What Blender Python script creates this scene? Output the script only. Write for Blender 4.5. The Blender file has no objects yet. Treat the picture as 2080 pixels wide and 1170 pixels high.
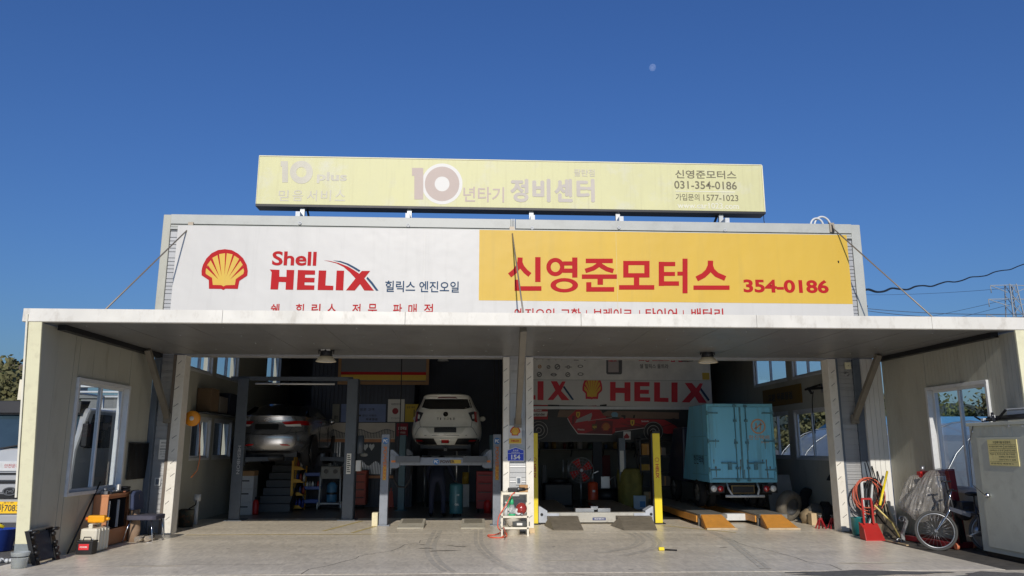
import bpy, bmesh, math, random
from mathutils import Vector, Matrix
random.seed(7)
sc = bpy.context.scene
COL = sc.collection

# ------------------------------------------------------------------ camera
FPX, PIT, YAW, ROL, EYE = 1552.8, 0.204865, 0.047918, 0.000898, 1.6
PCX, PCY = 1040.0, 585.0
FW = Vector((math.sin(YAW)*math.cos(PIT), math.cos(YAW)*math.cos(PIT), math.sin(PIT)))
_r0 = Vector((math.cos(YAW), -math.sin(YAW), 0)); _u0 = _r0.cross(FW)
RT = _r0*math.cos(ROL) + _u0*math.sin(ROL)
UP = -_r0*math.sin(ROL) + _u0*math.cos(ROL)
cam_d = bpy.data.cameras.new('camera'); cam = bpy.data.objects.new('camera', cam_d); COL.objects.link(cam)
cam_d.sensor_width = 36.0; cam_d.lens = FPX/2080*36; cam_d.clip_start = 0.1; cam_d.clip_end = 20000
cam.matrix_world = Matrix(((RT.x, UP.x, -FW.x, 0), (RT.y, UP.y, -FW.y, 0), (RT.z, UP.z, -FW.z, EYE), (0, 0, 0, 1)))
sc.camera = cam

# ------------------------------------------------------------------ world, sun, exposure
SUN_DX, SUN_DZ = 0.065, -0.504          # light travels along (dx, 1, dz)
w = bpy.data.worlds.new('World'); sc.world = w; w.use_nodes = True
nt = w.node_tree; nt.nodes.clear()
sky = nt.nodes.new('ShaderNodeTexSky'); sky.sky_type = 'NISHITA'; sky.sun_disc = False
sky.sun_elevation = math.atan2(0.504, math.hypot(1, .05)); sky.sun_rotation = math.pi + 0.065
sky.air_density = 1.6; sky.dust_density = 1.0; sky.ozone_density = 3.2; sky.altitude = 50
bgn = nt.nodes.new('ShaderNodeBackground'); bgn.inputs['Strength'].default_value = 0.1
wo = nt.nodes.new('ShaderNodeOutputWorld')
tint = nt.nodes.new('ShaderNodeMix'); tint.data_type = 'RGBA'; tint.blend_type = 'MULTIPLY'; tint.inputs[0].default_value = 1; tint.inputs[7].default_value = (.29, .48, .91, 1)
nt.links.new(sky.outputs[0], tint.inputs[6]); nt.links.new(tint.outputs[2], bgn.inputs[0]); nt.links.new(bgn.outputs[0], wo.inputs[0])
sun_d = bpy.data.lights.new('sun', 'SUN'); sun_d.energy = 3.4; sun_d.angle = math.radians(0.53); sun_d.color = (1.0, 0.93, 0.83)
sun = bpy.data.objects.new('sun', sun_d); COL.objects.link(sun)
sun.rotation_euler = Vector((SUN_DX, 1, SUN_DZ)).to_track_quat('-Z', 'Y').to_euler()
sun.location = (0, -20, 20)
sc.view_settings.view_transform = 'Standard'; sc.view_settings.look = 'None'
sc.view_settings.exposure = 0.0; sc.view_settings.gamma = 1.0; sc.view_settings.use_curve_mapping = False
sc.render.engine = 'CYCLES'
sc.cycles.use_denoising = True
sc.cycles.max_bounces = 8; sc.cycles.diffuse_bounces = 5; sc.cycles.transparent_max_bounces = 16

# ------------------------------------------------------------------ helpers
def ray(px, py):
    d = FW*FPX + RT*(px-PCX) - UP*(py-PCY)
    return d/d.y
def P(px, py, Y=None, X=None, Z=None):
    """the point of a photograph pixel on a known plane of the place"""
    d = ray(px, py)
    if Y is not None: t = Y
    elif X is not None: t = X/d.x
    else: t = (Z-EYE)/d.z
    return Vector((d.x*t, t, EYE+d.z*t))
def lin(c):
    return tuple(((v/255)/12.92 if v/255 <= .04045 else (((v/255)+.055)/1.055)**2.4) for v in c)

MATS = {}
def mat(name, c, rough=.55, metal=0., var=.12, scale=3., bump=0., grime=0., grime_c=(.05, .045, .04), streak=False, spec=.5, coat=0., emit=0., alpha=1., stretch=None, gscale=None, wavy=0.):
    """Principled with two scales of noise in its colour, roughness and relief. c is linear."""
    if name in MATS: return MATS[name]
    m = bpy.data.materials.new(name); m.use_nodes = True; n = m.node_tree; n.nodes.clear(); L = n.links.new
    out = n.nodes.new('ShaderNodeOutputMaterial'); b = n.nodes.new('ShaderNodeBsdfPrincipled'); L(b.outputs[0], out.inputs[0])
    tc = n.nodes.new('ShaderNodeTexCoord'); mp = n.nodes.new('ShaderNodeMapping'); L(tc.outputs['Object'], mp.inputs[0])
    if streak: mp.inputs['Scale'].default_value = (1, 1, .08)
    if stretch: mp.inputs['Scale'].default_value = stretch
    nz = n.nodes.new('ShaderNodeTexNoise'); nz.inputs['Scale'].default_value = scale; nz.inputs['Detail'].default_value = 6; nz.inputs['Roughness'].default_value = .62
    L(mp.outputs[0], nz.inputs['Vector'])
    rp = n.nodes.new('ShaderNodeMapRange'); rp.inputs[1].default_value = .3; rp.inputs[2].default_value = .7
    L(nz.outputs['Fac'], rp.inputs[0])
    mx = n.nodes.new('ShaderNodeMix'); mx.data_type = 'RGBA'
    mx.inputs[6].default_value = (*[max(0, v*(1-var)) for v in c], 1); mx.inputs[7].default_value = (*[min(1, v*(1+var)) for v in c], 1)
    L(rp.outputs[0], mx.inputs[0]); col = mx.outputs[2]
    if grime > 0:
        n2 = n.nodes.new('ShaderNodeTexNoise'); n2.inputs['Scale'].default_value = gscale or scale*2.3; n2.inputs['Detail'].default_value = 8; n2.inputs['Roughness'].default_value = .7
        L(mp.outputs[0], n2.inputs['Vector'])
        r2 = n.nodes.new('ShaderNodeMapRange'); r2.inputs[1].default_value = .52; r2.inputs[2].default_value = .74; r2.inputs[4].default_value = grime
        L(n2.outputs['Fac'], r2.inputs[0])
        m2 = n.nodes.new('ShaderNodeMix'); m2.data_type = 'RGBA'; L(r2.outputs[0], m2.inputs[0]); L(col, m2.inputs[6]); m2.inputs[7].default_value = (*grime_c, 1)
        col = m2.outputs[2]
    L(col, b.inputs['Base Color'])
    rr = n.nodes.new('ShaderNodeMapRange'); rr.inputs[3].default_value = max(.03, rough-.07); rr.inputs[4].default_value = min(1, rough+.1)
    L(nz.outputs['Fac'], rr.inputs[0]); L(rr.outputs[0], b.inputs['Roughness'])
    b.inputs['Metallic'].default_value = metal; b.inputs['Specular IOR Level'].default_value = spec
    b.inputs['Coat Weight'].default_value = coat; b.inputs['Coat Roughness'].default_value = .06
    if wavy > 0:
        wn = n.nodes.new('ShaderNodeTexNoise'); wn.inputs['Scale'].default_value = 1.7; wn.inputs['Detail'].default_value = 2; L(tc.outputs['Object'], wn.inputs[0])
        wb = n.nodes.new('ShaderNodeBump'); wb.inputs['Strength'].default_value = wavy; wb.inputs['Distance'].default_value = .05; L(wn.outputs['Fac'], wb.inputs['Height']); L(wb.outputs[0], b.inputs['Normal'])
    if bump > 0:
        bp = n.nodes.new('ShaderNodeBump'); bp.inputs['Strength'].default_value = bump; bp.inputs['Distance'].default_value = .02
        L(nz.outputs['Fac'], bp.inputs['Height']); L(bp.outputs[0], b.inputs['Normal'])
    if emit: b.inputs['Emission Color'].default_value = (*c, 1); b.inputs['Emission Strength'].default_value = emit
    if alpha < 1: b.inputs['Alpha'].default_value = alpha
    MATS[name] = m; return m
def glass(name, tint=(.85, .9, .92), base=.04, rough=.01):
    if name in MATS: return MATS[name]
    m = bpy.data.materials.new(name); m.use_nodes = True; n = m.node_tree; n.nodes.clear(); L = n.links.new
    out = n.nodes.new('ShaderNodeOutputMaterial'); ms = n.nodes.new('ShaderNodeMixShader'); L(ms.outputs[0], out.inputs[0])
    t = n.nodes.new('ShaderNodeBsdfTransparent'); t.inputs[0].default_value = (*tint, 1)
    g = n.nodes.new('ShaderNodeBsdfGlossy'); g.inputs['Roughness'].default_value = rough
    lw = n.nodes.new('ShaderNodeLayerWeight'); lw.inputs[0].default_value = .5
    fr = n.nodes.new('ShaderNodeMath'); fr.operation = 'POWER'; fr.inputs[1].default_value = 4; L(lw.outputs['Facing'], fr.inputs[0])
    ad = n.nodes.new('ShaderNodeMath'); ad.operation = 'ADD'; ad.inputs[1].default_value = base; L(fr.outputs[0], ad.inputs[0])
    L(ad.outputs[0], ms.inputs[0]); L(t.outputs[0], ms.inputs[1]); L(g.outputs[0], ms.inputs[2])
    MATS[name] = m; return m

class MB:
    """collects shapes (in world metres unless told otherwise) for ONE mesh"""
    def __init__(s): s.v = []; s.f = []; s.s = []
    def add(s, vs, fs, sm=False):
        o = len(s.v); s.v += [Vector(v) for v in vs]; s.f += [[i+o for i in f] for f in fs]; s.s += [sm]*len(fs); return s
    def box(s, x0, x1, y0, y1, z0, z1):
        return s.add([(x0, y0, z0), (x1, y0, z0), (x1, y1, z0), (x0, y1, z0), (x0, y0, z1), (x1, y0, z1), (x1, y1, z1), (x0, y1, z1)],
                     [(0, 3, 2, 1), (4, 5, 6, 7), (0, 1, 5, 4), (1, 2, 6, 5), (2, 3, 7, 6), (3, 0, 4, 7)])
    def hexa(s, b, t):
        return s.add(list(b)+list(t), [(0, 3, 2, 1), (4, 5, 6, 7), (0, 1, 5, 4), (1, 2, 6, 5), (2, 3, 7, 6), (3, 0, 4, 7)])
    def bar(s, a, b, w, h=None, up=(0, 0, 1)):
        a = Vector(a); b = Vector(b); h = h or w; d = (b-a).normalized(); u = Vector(up)
        if abs(d.dot(u)) > .98: u = Vector((0, 1, 0))
        x = d.cross(u).normalized()*w/2; z = x.cross(d).normalized()*h/2
        return s.hexa([a-x-z, a+x-z, b+x-z, b-x-z], [a-x+z, a+x+z, b+x+z, b-x+z])
    def cyl(s, a, b, r, r2=None, n=14, cap=True, sm=True):
        a = Vector(a); b = Vector(b); r2 = r if r2 is None else r2; d = (b-a).normalized(); u = Vector((0, 0, 1)) if abs(d.z) < .95 else Vector((0, 1, 0))
        x = d.cross(u).normalized(); y = d.cross(x)
        vs = [a+(x*math.cos(2*math.pi*i/n)+y*math.sin(2*math.pi*i/n))*r for i in range(n)] + [b+(x*math.cos(2*math.pi*i/n)+y*math.sin(2*math.pi*i/n))*r2 for i in range(n)]
        s.add(vs, [(i, (i+1) % n, n+(i+1) % n, n+i) for i in range(n)], sm)
        if cap: s.add(vs, [tuple(range(n))[::-1], tuple(range(n, 2*n))])
        return s
    def tube(s, pts, r, n=6, closed=False):
        pts = [Vector(p) for p in pts]; m = len(pts); rings = []; px = None
        for i, p in enumerate(pts):
            a = pts[i-1] if (i > 0 or closed) else p; b = pts[(i+1) % m] if (i < m-1 or closed) else p
            d = (b-a).normalized()
            if px is None: px = d.cross(Vector((0, 0, 1)) if abs(d.z) < .9 else Vector((0, 1, 0)))
            px = px-d*px.dot(d)
            if px.length < 1e-5: px = d.cross(Vector((1, .3, .2)))
            px.normalize(); y = d.cross(px)
            rings.append([p+(px*math.cos(2*math.pi*k/n)+y*math.sin(2*math.pi*k/n))*r for k in range(n)])
        vs = [v for g in rings for v in g]; mm = m if closed else m-1
        s.add(vs, [(i*n+k, i*n+(k+1) % n, ((i+1) % m)*n+(k+1) % n, ((i+1) % m)*n+k) for i in range(mm) for k in range(n)], True)
        if not closed: s.add(vs, [tuple(range(n))[::-1], tuple(range((m-1)*n, m*n))])
        return s
    def lathe(s, c, prof, n=20, ax='Z'):
        c = Vector(c); vs = []
        for r, h in prof:
            for i in range(n):
                a = 2*math.pi*i/n; q = (r*math.cos(a), r*math.sin(a), h)
                vs.append(c+Vector(q if ax == 'Z' else ((q[2], q[0], q[1]) if ax == 'X' else (q[1], q[2], q[0]))))
        m = len(prof)
        s.add(vs, [(j*n+i, j*n+(i+1) % n, (j+1)*n+(i+1) % n, (j+1)*n+i) for j in range(m-1) for i in range(n)], True)
        if prof[0][0] <= .06: s.add(vs, [tuple(range(n))[::-1]])
        if prof[-1][0] <= .06: s.add(vs, [tuple(range((m-1)*n, m*n))])
        return s
    def prism(s, poly, fn, d):
        """polygon of 2D points mapped by fn to 3D, thickened along vector d"""
        a = [Vector(fn(*p)) for p in poly]; n = len(a); d = Vector(d); vs = a+[p+d for p in a]
        return s.add(vs, [tuple(range(n)), tuple(range(n, 2*n))[::-1]]+[(i, n+i, n+(i+1) % n, (i+1) % n) for i in range(n)])
    def face(s, pts): return s.add(pts, [tuple(range(len(pts)))])
    def ring(s, fn, cx, cy, rx, ry, ix, iy, n=36, a0=0, a1=2*math.pi):
        vs = []
        for i in range(n+1):
            a = a0+(a1-a0)*i/n
            vs += [fn(cx+rx*math.cos(a), cy+ry*math.sin(a)), fn(cx+ix*math.cos(a), cy+iy*math.sin(a))]
        return s.add(vs, [(2*i, 2*i+2, 2*i+3, 2*i+1) for i in range(n)])
    def stroke(s, fn, pts, wd):
        pts = [Vector((p[0], p[1])) for p in pts]; Lf = []; Rt = []
        for i, p in enumerate(pts):
            ds = []
            if i: ds.append((p-pts[i-1]).normalized())
            if i < len(pts)-1: ds.append((pts[i+1]-p).normalized())
            t = (ds[0]+ds[-1]).normalized(); nn = Vector((-t.y, t.x)); k = wd/2/max(.5, nn.dot(Vector((-ds[0].y, ds[0].x))))
            Lf.append(fn(*(p+nn*k))); Rt.append(fn(*(p-nn*k)))
        vs = Lf+Rt; m = len(pts)
        return s.add(vs, [(i, i+1, m+i+1, m+i) for i in range(m-1)])
    def loft(s, rings, cap=True, sm=True):
        n = len(rings[0]); vs = [v for g in rings for v in g]
        s.add(vs, [(j*n+i, j*n+(i+1) % n, (j+1)*n+(i+1) % n, (j+1)*n+i) for j in range(len(rings)-1) for i in range(n)], sm)
        if cap: s.add(vs, [tuple(range(n))[::-1], tuple(range((len(rings)-1)*n, len(rings)*n))], sm)
        return s
    def ball(s, c, rx, ry=None, rz=None, n=16, m=10):
        ry = ry or rx; rz = rz or rx; c = Vector(c)
        vs = [c+Vector((rx*math.sin(math.pi*j/m)*math.cos(2*math.pi*i/n), ry*math.sin(math.pi*j/m)*math.sin(2*math.pi*i/n), rz*math.cos(math.pi*j/m))) for j in range(m+1) for i in range(n)]
        return s.add(vs, [(j*n+i, (j+1)*n+i, (j+1)*n+(i+1) % n, j*n+(i+1) % n) for j in range(m) for i in range(n)], True)
    def torus(s, c, R, r, ax='Y', n=28, k=8):
        pts = []
        for i in range(n):
            a = 2*math.pi*i/n; q = (R*math.cos(a), R*math.sin(a))
            pts.append(Vector(c)+Vector((q[0], 0, q[1]) if ax == 'Y' else ((0, q[0], q[1]) if ax == 'X' else (q[0], q[1], 0))))
        return s.tube(pts, r, k, True)
    def xf(s, M, i0=0):
        for i in range(i0, len(s.v)): s.v[i] = M @ s.v[i]
        return s

def _root(o):
    while o.parent is not None: o = o.parent
    return o
def part(name, mb, m, parent=None, bevel=0., label=None, kind=None, local=False, fix=True, shade=None):
    """links the collected shapes as ONE mesh object; world coordinates unless local"""
    o = bpy.data.objects.new(name, None) if False else None
    off = Vector((0, 0, 0)) if (parent is None or local) else _root(parent).location
    me = bpy.data.meshes.new(name); me.from_pydata([tuple(v-off) for v in mb.v], [], mb.f)
    me.polygons.foreach_set('use_smooth', mb.s); me.materials.append(m)
    if fix:
        b = bmesh.new(); b.from_mesh(me); bmesh.ops.remove_doubles(b, verts=b.verts, dist=1e-5)
        bmesh.ops.recalc_face_normals(b, faces=b.faces); b.to_mesh(me); b.free()
    me.update()
    o = bpy.data.objects.new(name, me); COL.objects.link(o)
    if parent is not None: o.parent = parent
    if bevel:
        bv = o.modifiers.new('bevel', 'BEVEL'); bv.width = bevel; bv.segments = 2; bv.limit_method = 'ANGLE'; bv.angle_limit = .6
    if label: o['label'] = label
    if kind: o['kind'] = kind
    return o
def thing(name, label, cat, loc=(0, 0, 0), group=None):
    o = bpy.data.objects.new(name, None); COL.objects.link(o); o.location = loc; o.empty_display_size = .2
    o['label'] = label; o['category'] = cat
    if group: o['group'] = group
    return o
def tag(o, label, cat, group=None):
    o['label'] = label; o['category'] = cat
    if group: o['group'] = group
    return o
def kids(o): return [c for c in COL.objects if c.parent == o]
def copy_tree(o, parent=None):
    c = o.copy(); COL.objects.link(c)
    if parent is not None: c.parent = parent
    for k in kids(o): copy_tree(k, c)
    return c

def text_mb(body, fn, w, h, bold=0., keep=False, spacing=1.0):
    """flat lettering filled to a w x h box (or kept in proportion to its height); fn maps (x, y-up) to 3D"""
    cu = bpy.data.curves.new('lettering', 'FONT'); cu.body = body; cu.offset = bold; cu.space_character = spacing; cu.resolution_u = 4
    o = bpy.data.objects.new('lettering', cu); COL.objects.link(o)
    me = bpy.data.meshes.new_from_object(o.evaluated_get(bpy.context.evaluated_depsgraph_get()))
    xs = [v.co.x for v in me.vertices]; ys = [v.co.y for v in me.vertices]; mb = MB()
    x0, x1, y0, y1 = min(xs), max(xs), min(ys), max(ys)
    sx = w/(x1-x0); sy = h/(y1-y0)
    if keep: sx = sy
    mb.add([fn((v.co.x-x0)*sx, (v.co.y-y0)*sy) for v in me.vertices], [tuple(p.vertices) for p in me.polygons])
    bpy.data.objects.remove(o); bpy.data.curves.remove(cu); bpy.data.meshes.remove(me)
    return mb
def px_text(body, x0, y0, x1, y1, Y, bold=0., spacing=1.0):
    """lettering whose box covers the photo's pixels (x0,y0)-(x1,y1) on the plane Y"""
    a = P(x0, y1, Y=Y); b = P(x1, y0, Y=Y); c = P(x1, y1, Y=Y)
    sl = (c.z-a.z)/(c.x-a.x)*0
    return text_mb(body, lambda x, y: (a.x+x, Y, a.z+y+sl*x), c.x-a.x, b.z-c.z, bold, spacing=spacing)
SHELL_O = [(150,470),(160,420),(175,370),(230,270),(310,190),(410,140),(520,125),(630,140),(730,195),(810,270),(865,370),(883,470),(875,545),(750,628),(725,755),(530,752),(495,772),(462,755),(268,752),(265,615),(152,540)]
SHELL_I = [(216,500),(220,450),(235,410),(245,370),(295,305),(320,265),(400,222),(430,205),(525,190),(550,190),(645,208),(670,228),(748,280),(765,310),(805,375),(812,425),(825,470),(815,515),(695,600),(680,692),(535,697),(500,717),(465,695),(330,692),(318,580),(222,520)]
SHELL_L = [((228,425),(252,378),(420,605)),((297,302),(322,265),(438,570)),((404,222),(430,205),(472,555)),((525,190),(552,190),(515,535)),((645,208),(670,228),(545,560)),((748,280),(765,310),(585,565)),((803,375),(813,428),(605,605))]
def shell_logo(fn, dy, parent, red, yel, plain=False):
    """the scallop emblem; fn maps unit u,v (v down) and an offset towards the viewer to 3D"""
    f = lambda d: (lambda x, y: fn((x-150)/733, (y-125)/647, d))
    a = MB(); a.face([f(0)(*p) for p in SHELL_O]); part('emblem_outline', a, red, parent, fix=False)
    a = MB(); a.face([f(dy)(*p) for p in SHELL_I]); part('emblem_shell', a, yel, parent, fix=False)
    if not plain:
        a = MB()
        for t in SHELL_L: a.face([f(2*dy)(*p) for p in t])
        part('emblem_ribs', a, red, parent, fix=False)

# ------------------------------------------------------------------ materials
CREAM = mat('cream_darkened', lin((176, 175, 162)), .5, var=.07, scale=1.2, grime=.4, gscale=3.2, grime_c=(.22, .19, .14), stretch=(1, 1, .35), wavy=.15)  # wall cream darkened, so the wall's shade is partly in the colour
CREAM_E = mat('cream_bright', lin((222, 218, 184)), .5, var=.05, scale=2, grime=.35, gscale=7, grime_c=(.4, .35, .24))  # brighter copy of the wall cream, for the sunlit wall ends
GREYP = mat('grey_panel_paint', lin((176, 178, 172)), .42, var=.07, scale=2.5, grime=.25, gscale=3, grime_c=(.2, .19, .17))
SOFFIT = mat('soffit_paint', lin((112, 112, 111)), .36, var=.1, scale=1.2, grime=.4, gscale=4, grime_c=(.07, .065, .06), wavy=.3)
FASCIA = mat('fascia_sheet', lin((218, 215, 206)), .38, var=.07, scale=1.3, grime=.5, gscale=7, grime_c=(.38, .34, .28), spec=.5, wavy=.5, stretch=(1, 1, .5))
SIDING = mat('grey_siding', lin((168, 169, 170)), .4, metal=.25, var=.08, scale=3, grime=.35, streak=True, grime_c=(.14, .13, .12))
NAVY = mat('navy_sheet', lin((44, 52, 68)), .5, var=.15, scale=3, grime=.3)
NAVY2 = mat('dark_room_wall', lin((38, 43, 52)), .7, var=.15, scale=2)
BLUEG = mat('blue_grey_steel', lin((96, 106, 118)), .45, var=.1, grime=.25)
STEEL = mat('steel', lin((150, 152, 155)), .35, metal=.8, var=.1)
GALV = mat('galvanised_steel', lin((170, 172, 172)), .45, metal=.6, var=.12, scale=8, grime=.2)
DARKM = mat('dark_metal', lin((40, 41, 44)), .45, metal=.4, var=.15)
BLACK = mat('black_plastic', lin((24, 24, 26)), .45, var=.2, scale=6)
RUBBER = mat('tyre_rubber', lin((30, 30, 31)), .8, var=.25, scale=8, bump=.1)
WHITE = mat('white_paint', lin((226, 225, 220)), .42, var=.04, scale=2)
PLW = mat('white_frame', lin((206, 208, 208)), .35, var=.05, scale=4, grime=.2)
RED = mat('red_paint', lin((190, 32, 30)), .42, var=.1, grime=.15)
SIGNRED = mat('sign_red', lin((178, 30, 34)), .65, var=.04, scale=1.5, spec=.2)
SIGNYEL = mat('sign_yellow', lin((208, 171, 56)), .5, var=.06, scale=.8, grime=.3, gscale=5, streak=True, grime_c=(.46, .32, .06), wavy=.25)
SIGNNAVY = mat('sign_navy', lin((40, 70, 100)), .6, var=.05, spec=.2)
SIGNW = mat('sign_white', lin((200, 198, 193)), .42, var=.04, scale=.7, grime=.35, gscale=5, streak=True, grime_c=(.44, .43, .40), wavy=.25)
ORANGE = mat('orange_paint', lin((226, 128, 34)), .45, var=.1, grime=.15)
YELLOW = mat('yellow_paint', lin((238, 214, 42)), .4, var=.06, grime=.18, grime_c=(.3, .22, .05))
WOOD = mat('wood_laminate', lin((196, 134, 92)), .5, var=.12, scale=6, streak=True, grime=.15)
PLY = mat('plywood', lin((202, 178, 140)), .65, var=.12, scale=5, streak=True, grime=.2)
CARD = mat('cardboard', lin((176, 138, 96)), .8, var=.1)
BLUEP = mat('blue_plastic', lin((34, 64, 150)), .4, var=.1)
CLEARP = mat('clear_plastic', lin((214, 220, 220)), .2, var=.05, alpha=.35)
CABLE = mat('black_cable', lin((22, 22, 25)), .6)
WIRE = mat('wire_rope', lin((150, 140, 126)), .5, metal=.5)
GLASS = glass('window_glass')
GLASSD = glass('tinted_glass', (.10, .11, .12), .05)
LAMPG = mat('lamp_glass', lin((225, 225, 220)), .12, spec=.8, var=.03)
TAILR = mat('tail_lamp_red', lin((170, 14, 18)), .12, spec=.8, var=.1, coat=.6)
INKD = mat('dark_ink', lin((58, 58, 58)), .6, var=.05)
INKF = mat('faded_ink', lin((190, 180, 172)), .6, var=.06)
PAPER = mat('paper', lin((226, 224, 216)), .7, var=.04)
CHROME = mat('chrome', lin((205, 206, 208)), .12, metal=1., var=.05)
OCHRE = mat('ochre_steel', lin((206, 142, 58)), .5, var=.12, scale=5, grime=.3, streak=False, grime_c=(.16, .10, .05))

# concrete: big clouds, brushed streaks across, scuffs and tyre marks
def concrete(name, c, dark=.5):
    m = mat(name, c, .32, var=.12, scale=.55, bump=.0, grime=.28, gscale=1.5, grime_c=tuple(v*.6 for v in c), stretch=(.45, 1.6, 1))
    n = m.node_tree; L = n.links.new; b = [x for x in n.nodes if x.type == 'BSDF_PRINCIPLED'][0]
    src = b.inputs['Base Color'].links[0].from_socket
    tc = [x for x in n.nodes if x.type == 'TEX_COORD'][0]
    mp = n.nodes.new('ShaderNodeMapping'); mp.inputs['Scale'].default_value = (1.4, .5, 1); mp.inputs['Rotation'].default_value = (0, 0, .5); L(tc.outputs['Object'], mp.inputs[0])
    nz = n.nodes.new('ShaderNodeTexNoise'); nz.inputs['Scale'].default_value = 9; nz.inputs['Detail'].default_value = 10; nz.inputs['Distortion'].default_value = 1.2; L(mp.outputs[0], nz.inputs[0])
    r = n.nodes.new('ShaderNodeMapRange'); r.inputs[1].default_value = .35; r.inputs[2].default_value = .7; r.inputs[3].default_value = .86; r.inputs[4].default_value = 1.16; L(nz.outputs['Fac'], r.inputs[0])
    mm = n.nodes.new('ShaderNodeMix'); mm.data_type = 'RGBA'; mm.blend_type = 'MULTIPLY'; mm.inputs[0].default_value = 1
    L(src, mm.inputs[6]); L(r.outputs[0], mm.inputs[7])
    # worn pale patches
    n3 = n.nodes.new('ShaderNodeTexNoise'); n3.inputs['Scale'].default_value = 1.1; n3.inputs['Detail'].default_value = 9; n3.inputs['Roughness'].default_value = .68; n3.inputs['Distortion'].default_value = .6; L(tc.outputs['Object'], n3.inputs[0])
    r3 = n.nodes.new('ShaderNodeMapRange'); r3.inputs[1].default_value = .58; r3.inputs[2].default_value = .72; r3.inputs[4].default_value = .5; L(n3.outputs['Fac'], r3.inputs[0])
    m3 = n.nodes.new('ShaderNodeMix'); m3.data_type = 'RGBA'; L(r3.outputs[0], m3.inputs[0]); L(mm.outputs[2], m3.inputs[6]); m3.inputs[7].default_value = (.62, .54, .40, 1)
    # spots of oil
    n4 = n.nodes.new('ShaderNodeTexNoise'); n4.inputs['Scale'].default_value = 5; n4.inputs['Detail'].default_value = 4; L(tc.outputs['Object'], n4.inputs[0])
    r4 = n.nodes.new('ShaderNodeMapRange'); r4.inputs[1].default_value = .70; r4.inputs[2].default_value = .76; r4.inputs[4].default_value = .75; L(n4.outputs['Fac'], r4.inputs[0])
    m4 = n.nodes.new('ShaderNodeMix'); m4.data_type = 'RGBA'; L(r4.outputs[0], m4.inputs[0]); L(m3.outputs[2], m4.inputs[6]); m4.inputs[7].default_value = (.05, .045, .04, 1)
    L(m4.outputs[2], b.inputs['Base Color'])
    bp = n.nodes.new('ShaderNodeBump'); bp.inputs['Strength'].default_value = .12; bp.inputs['Distance'].default_value = .01; L(nz.outputs['Fac'], bp.inputs['Height']); L(bp.outputs[0], b.inputs['Normal'])
    return m
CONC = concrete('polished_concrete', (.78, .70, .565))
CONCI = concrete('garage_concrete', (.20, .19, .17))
FORE = concrete('forecourt_concrete', (.74, .655, .51))
PATCH = mat('asphalt_patch', (.13, .125, .115), .85, var=.25, scale=14, bump=.3)
ASPH = mat('asphalt', (.14, .13, .115), .85, var=.4, scale=30, bump=.4, grime=.6, gscale=2, grime_c=(.24, .22, .19))
GUTT = mat('dark_gutter', (.075, .068, .058), .8, var=.5, scale=6, bump=.3, grime=.5, gscale=3, grime_c=(.02, .02, .02))  # very dark gutter floor colour with darker blotches
LINEP = mat('worn_yellow_line', lin((206, 186, 120)), .6, var=.2, scale=9, grime=.75, gscale=7, grime_c=(.40, .37, .31))

# ------------------------------------------------------------------ ground
g = MB(); g.face([(-900, -300, -.012), (900, -300, -.012), (900, 2500, -.012), (-900, 2500, -.012)])
part('ground', g, ASPH, kind='structure')
YJ = 15.15                                  # slab joint under the facade
g = MB(); g.box(-6.45, 7.1, 10.43, YJ-.006, -.09, 0); part('concrete_floor', g, CONC, kind='structure')
random.seed(3); g = MB(); lf = [(-6.3+random.uniform(-.12, .12), -6+k*.55) for k in range(30)]
g.prism(lf[::-1]+[(9.5, -6), (9.5, 10.4), (7.1, 10.422), (-6.3, 10.422)], lambda x, y: (x, y, -.002), (0, 0, -.09)); part('forecourt', g, FORE, kind='structure')
def blot(name, cx, cy, rx, ry, mt, z, seed, n=26, kind='structure'):
    random.seed(seed); ph = [random.uniform(0, 6.3) for _ in range(4)]
    pts = [(cx+rx*math.cos(a)*(1+.22*math.sin(3*a+ph[0])+.15*math.sin(7*a+ph[1])), cy+ry*math.sin(a)*(1+.2*math.sin(4*a+ph[2])+.14*math.sin(9*a+ph[3])), z) for a in [2*math.pi*i/n for i in range(n)]]
    return part(name, MB().face(pts), mt, kind=kind)
TYRE = mat('tyre_mark', (.63, .575, .475), .35, var=.3, scale=10)
for k, (pts, wd) in enumerate((([(3.0, 15.1), (2.95, 14.0), (2.6, 13.0), (1.9, 12.2)], .13), ([(3.25, 15.1), (3.2, 13.9), (2.9, 12.8), (2.2, 11.9)], .12), ([(-.7, 15.7), (-.7, 13.2), (-.55, 11.6), (-.3, 10.5)], .14), ([(.1, 15.7), (.1, 13.4), (.3, 11.7), (.6, 10.5)], .12), ([(4.6, 15.4), (4.5, 14.0), (4.2, 12.2), (3.9, 10.5)], .11))):
    fine = []
    for i in range(len(pts)-1):
        p0, p1, p2, p3 = [Vector(pts[min(len(pts)-1, max(0, i+d))]) for d in (-1, 0, 1, 2)]
        for j in range(8): t = j/8; fine.append(.5*((2*p1)+(-p0+p2)*t+(2*p0-5*p1+4*p2-p3)*t*t+(-p0+3*p1-3*p2+p3)*t**3))
    m = MB()
    for r_ in range(2): m.stroke(lambda x, y: (x, y, .0032), [p+Vector(((r_-.5)*wd*.8, 0)) for p in fine], wd*.55)
    part('tyre_mark', m, TYRE, kind='structure', fix=False)
CRK = mat('floor_crack', (.10, .09, .075), .8)
for seed, (x, y), (dx, dy), n_ in ((1, (-2.2, 10.45), (.12, .33), 13), (2, (4.9, 10.5), (-.08, .36), 12), (5, (-5.9, 11.0), (.35, .02), 9), (7, (1.2, 10.4), (.3, -.12), 8)):
    random.seed(seed); pts = [Vector((x, y))]
    for k in range(n_): pts.append(pts[-1]+Vector((dx+random.uniform(-.14, .14), dy+random.uniform(-.1, .1))))
    part('floor_crack', MB().stroke(lambda a_, b_: (a_, b_, .0036), pts, .009), CRK, kind='structure', fix=False)
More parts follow.
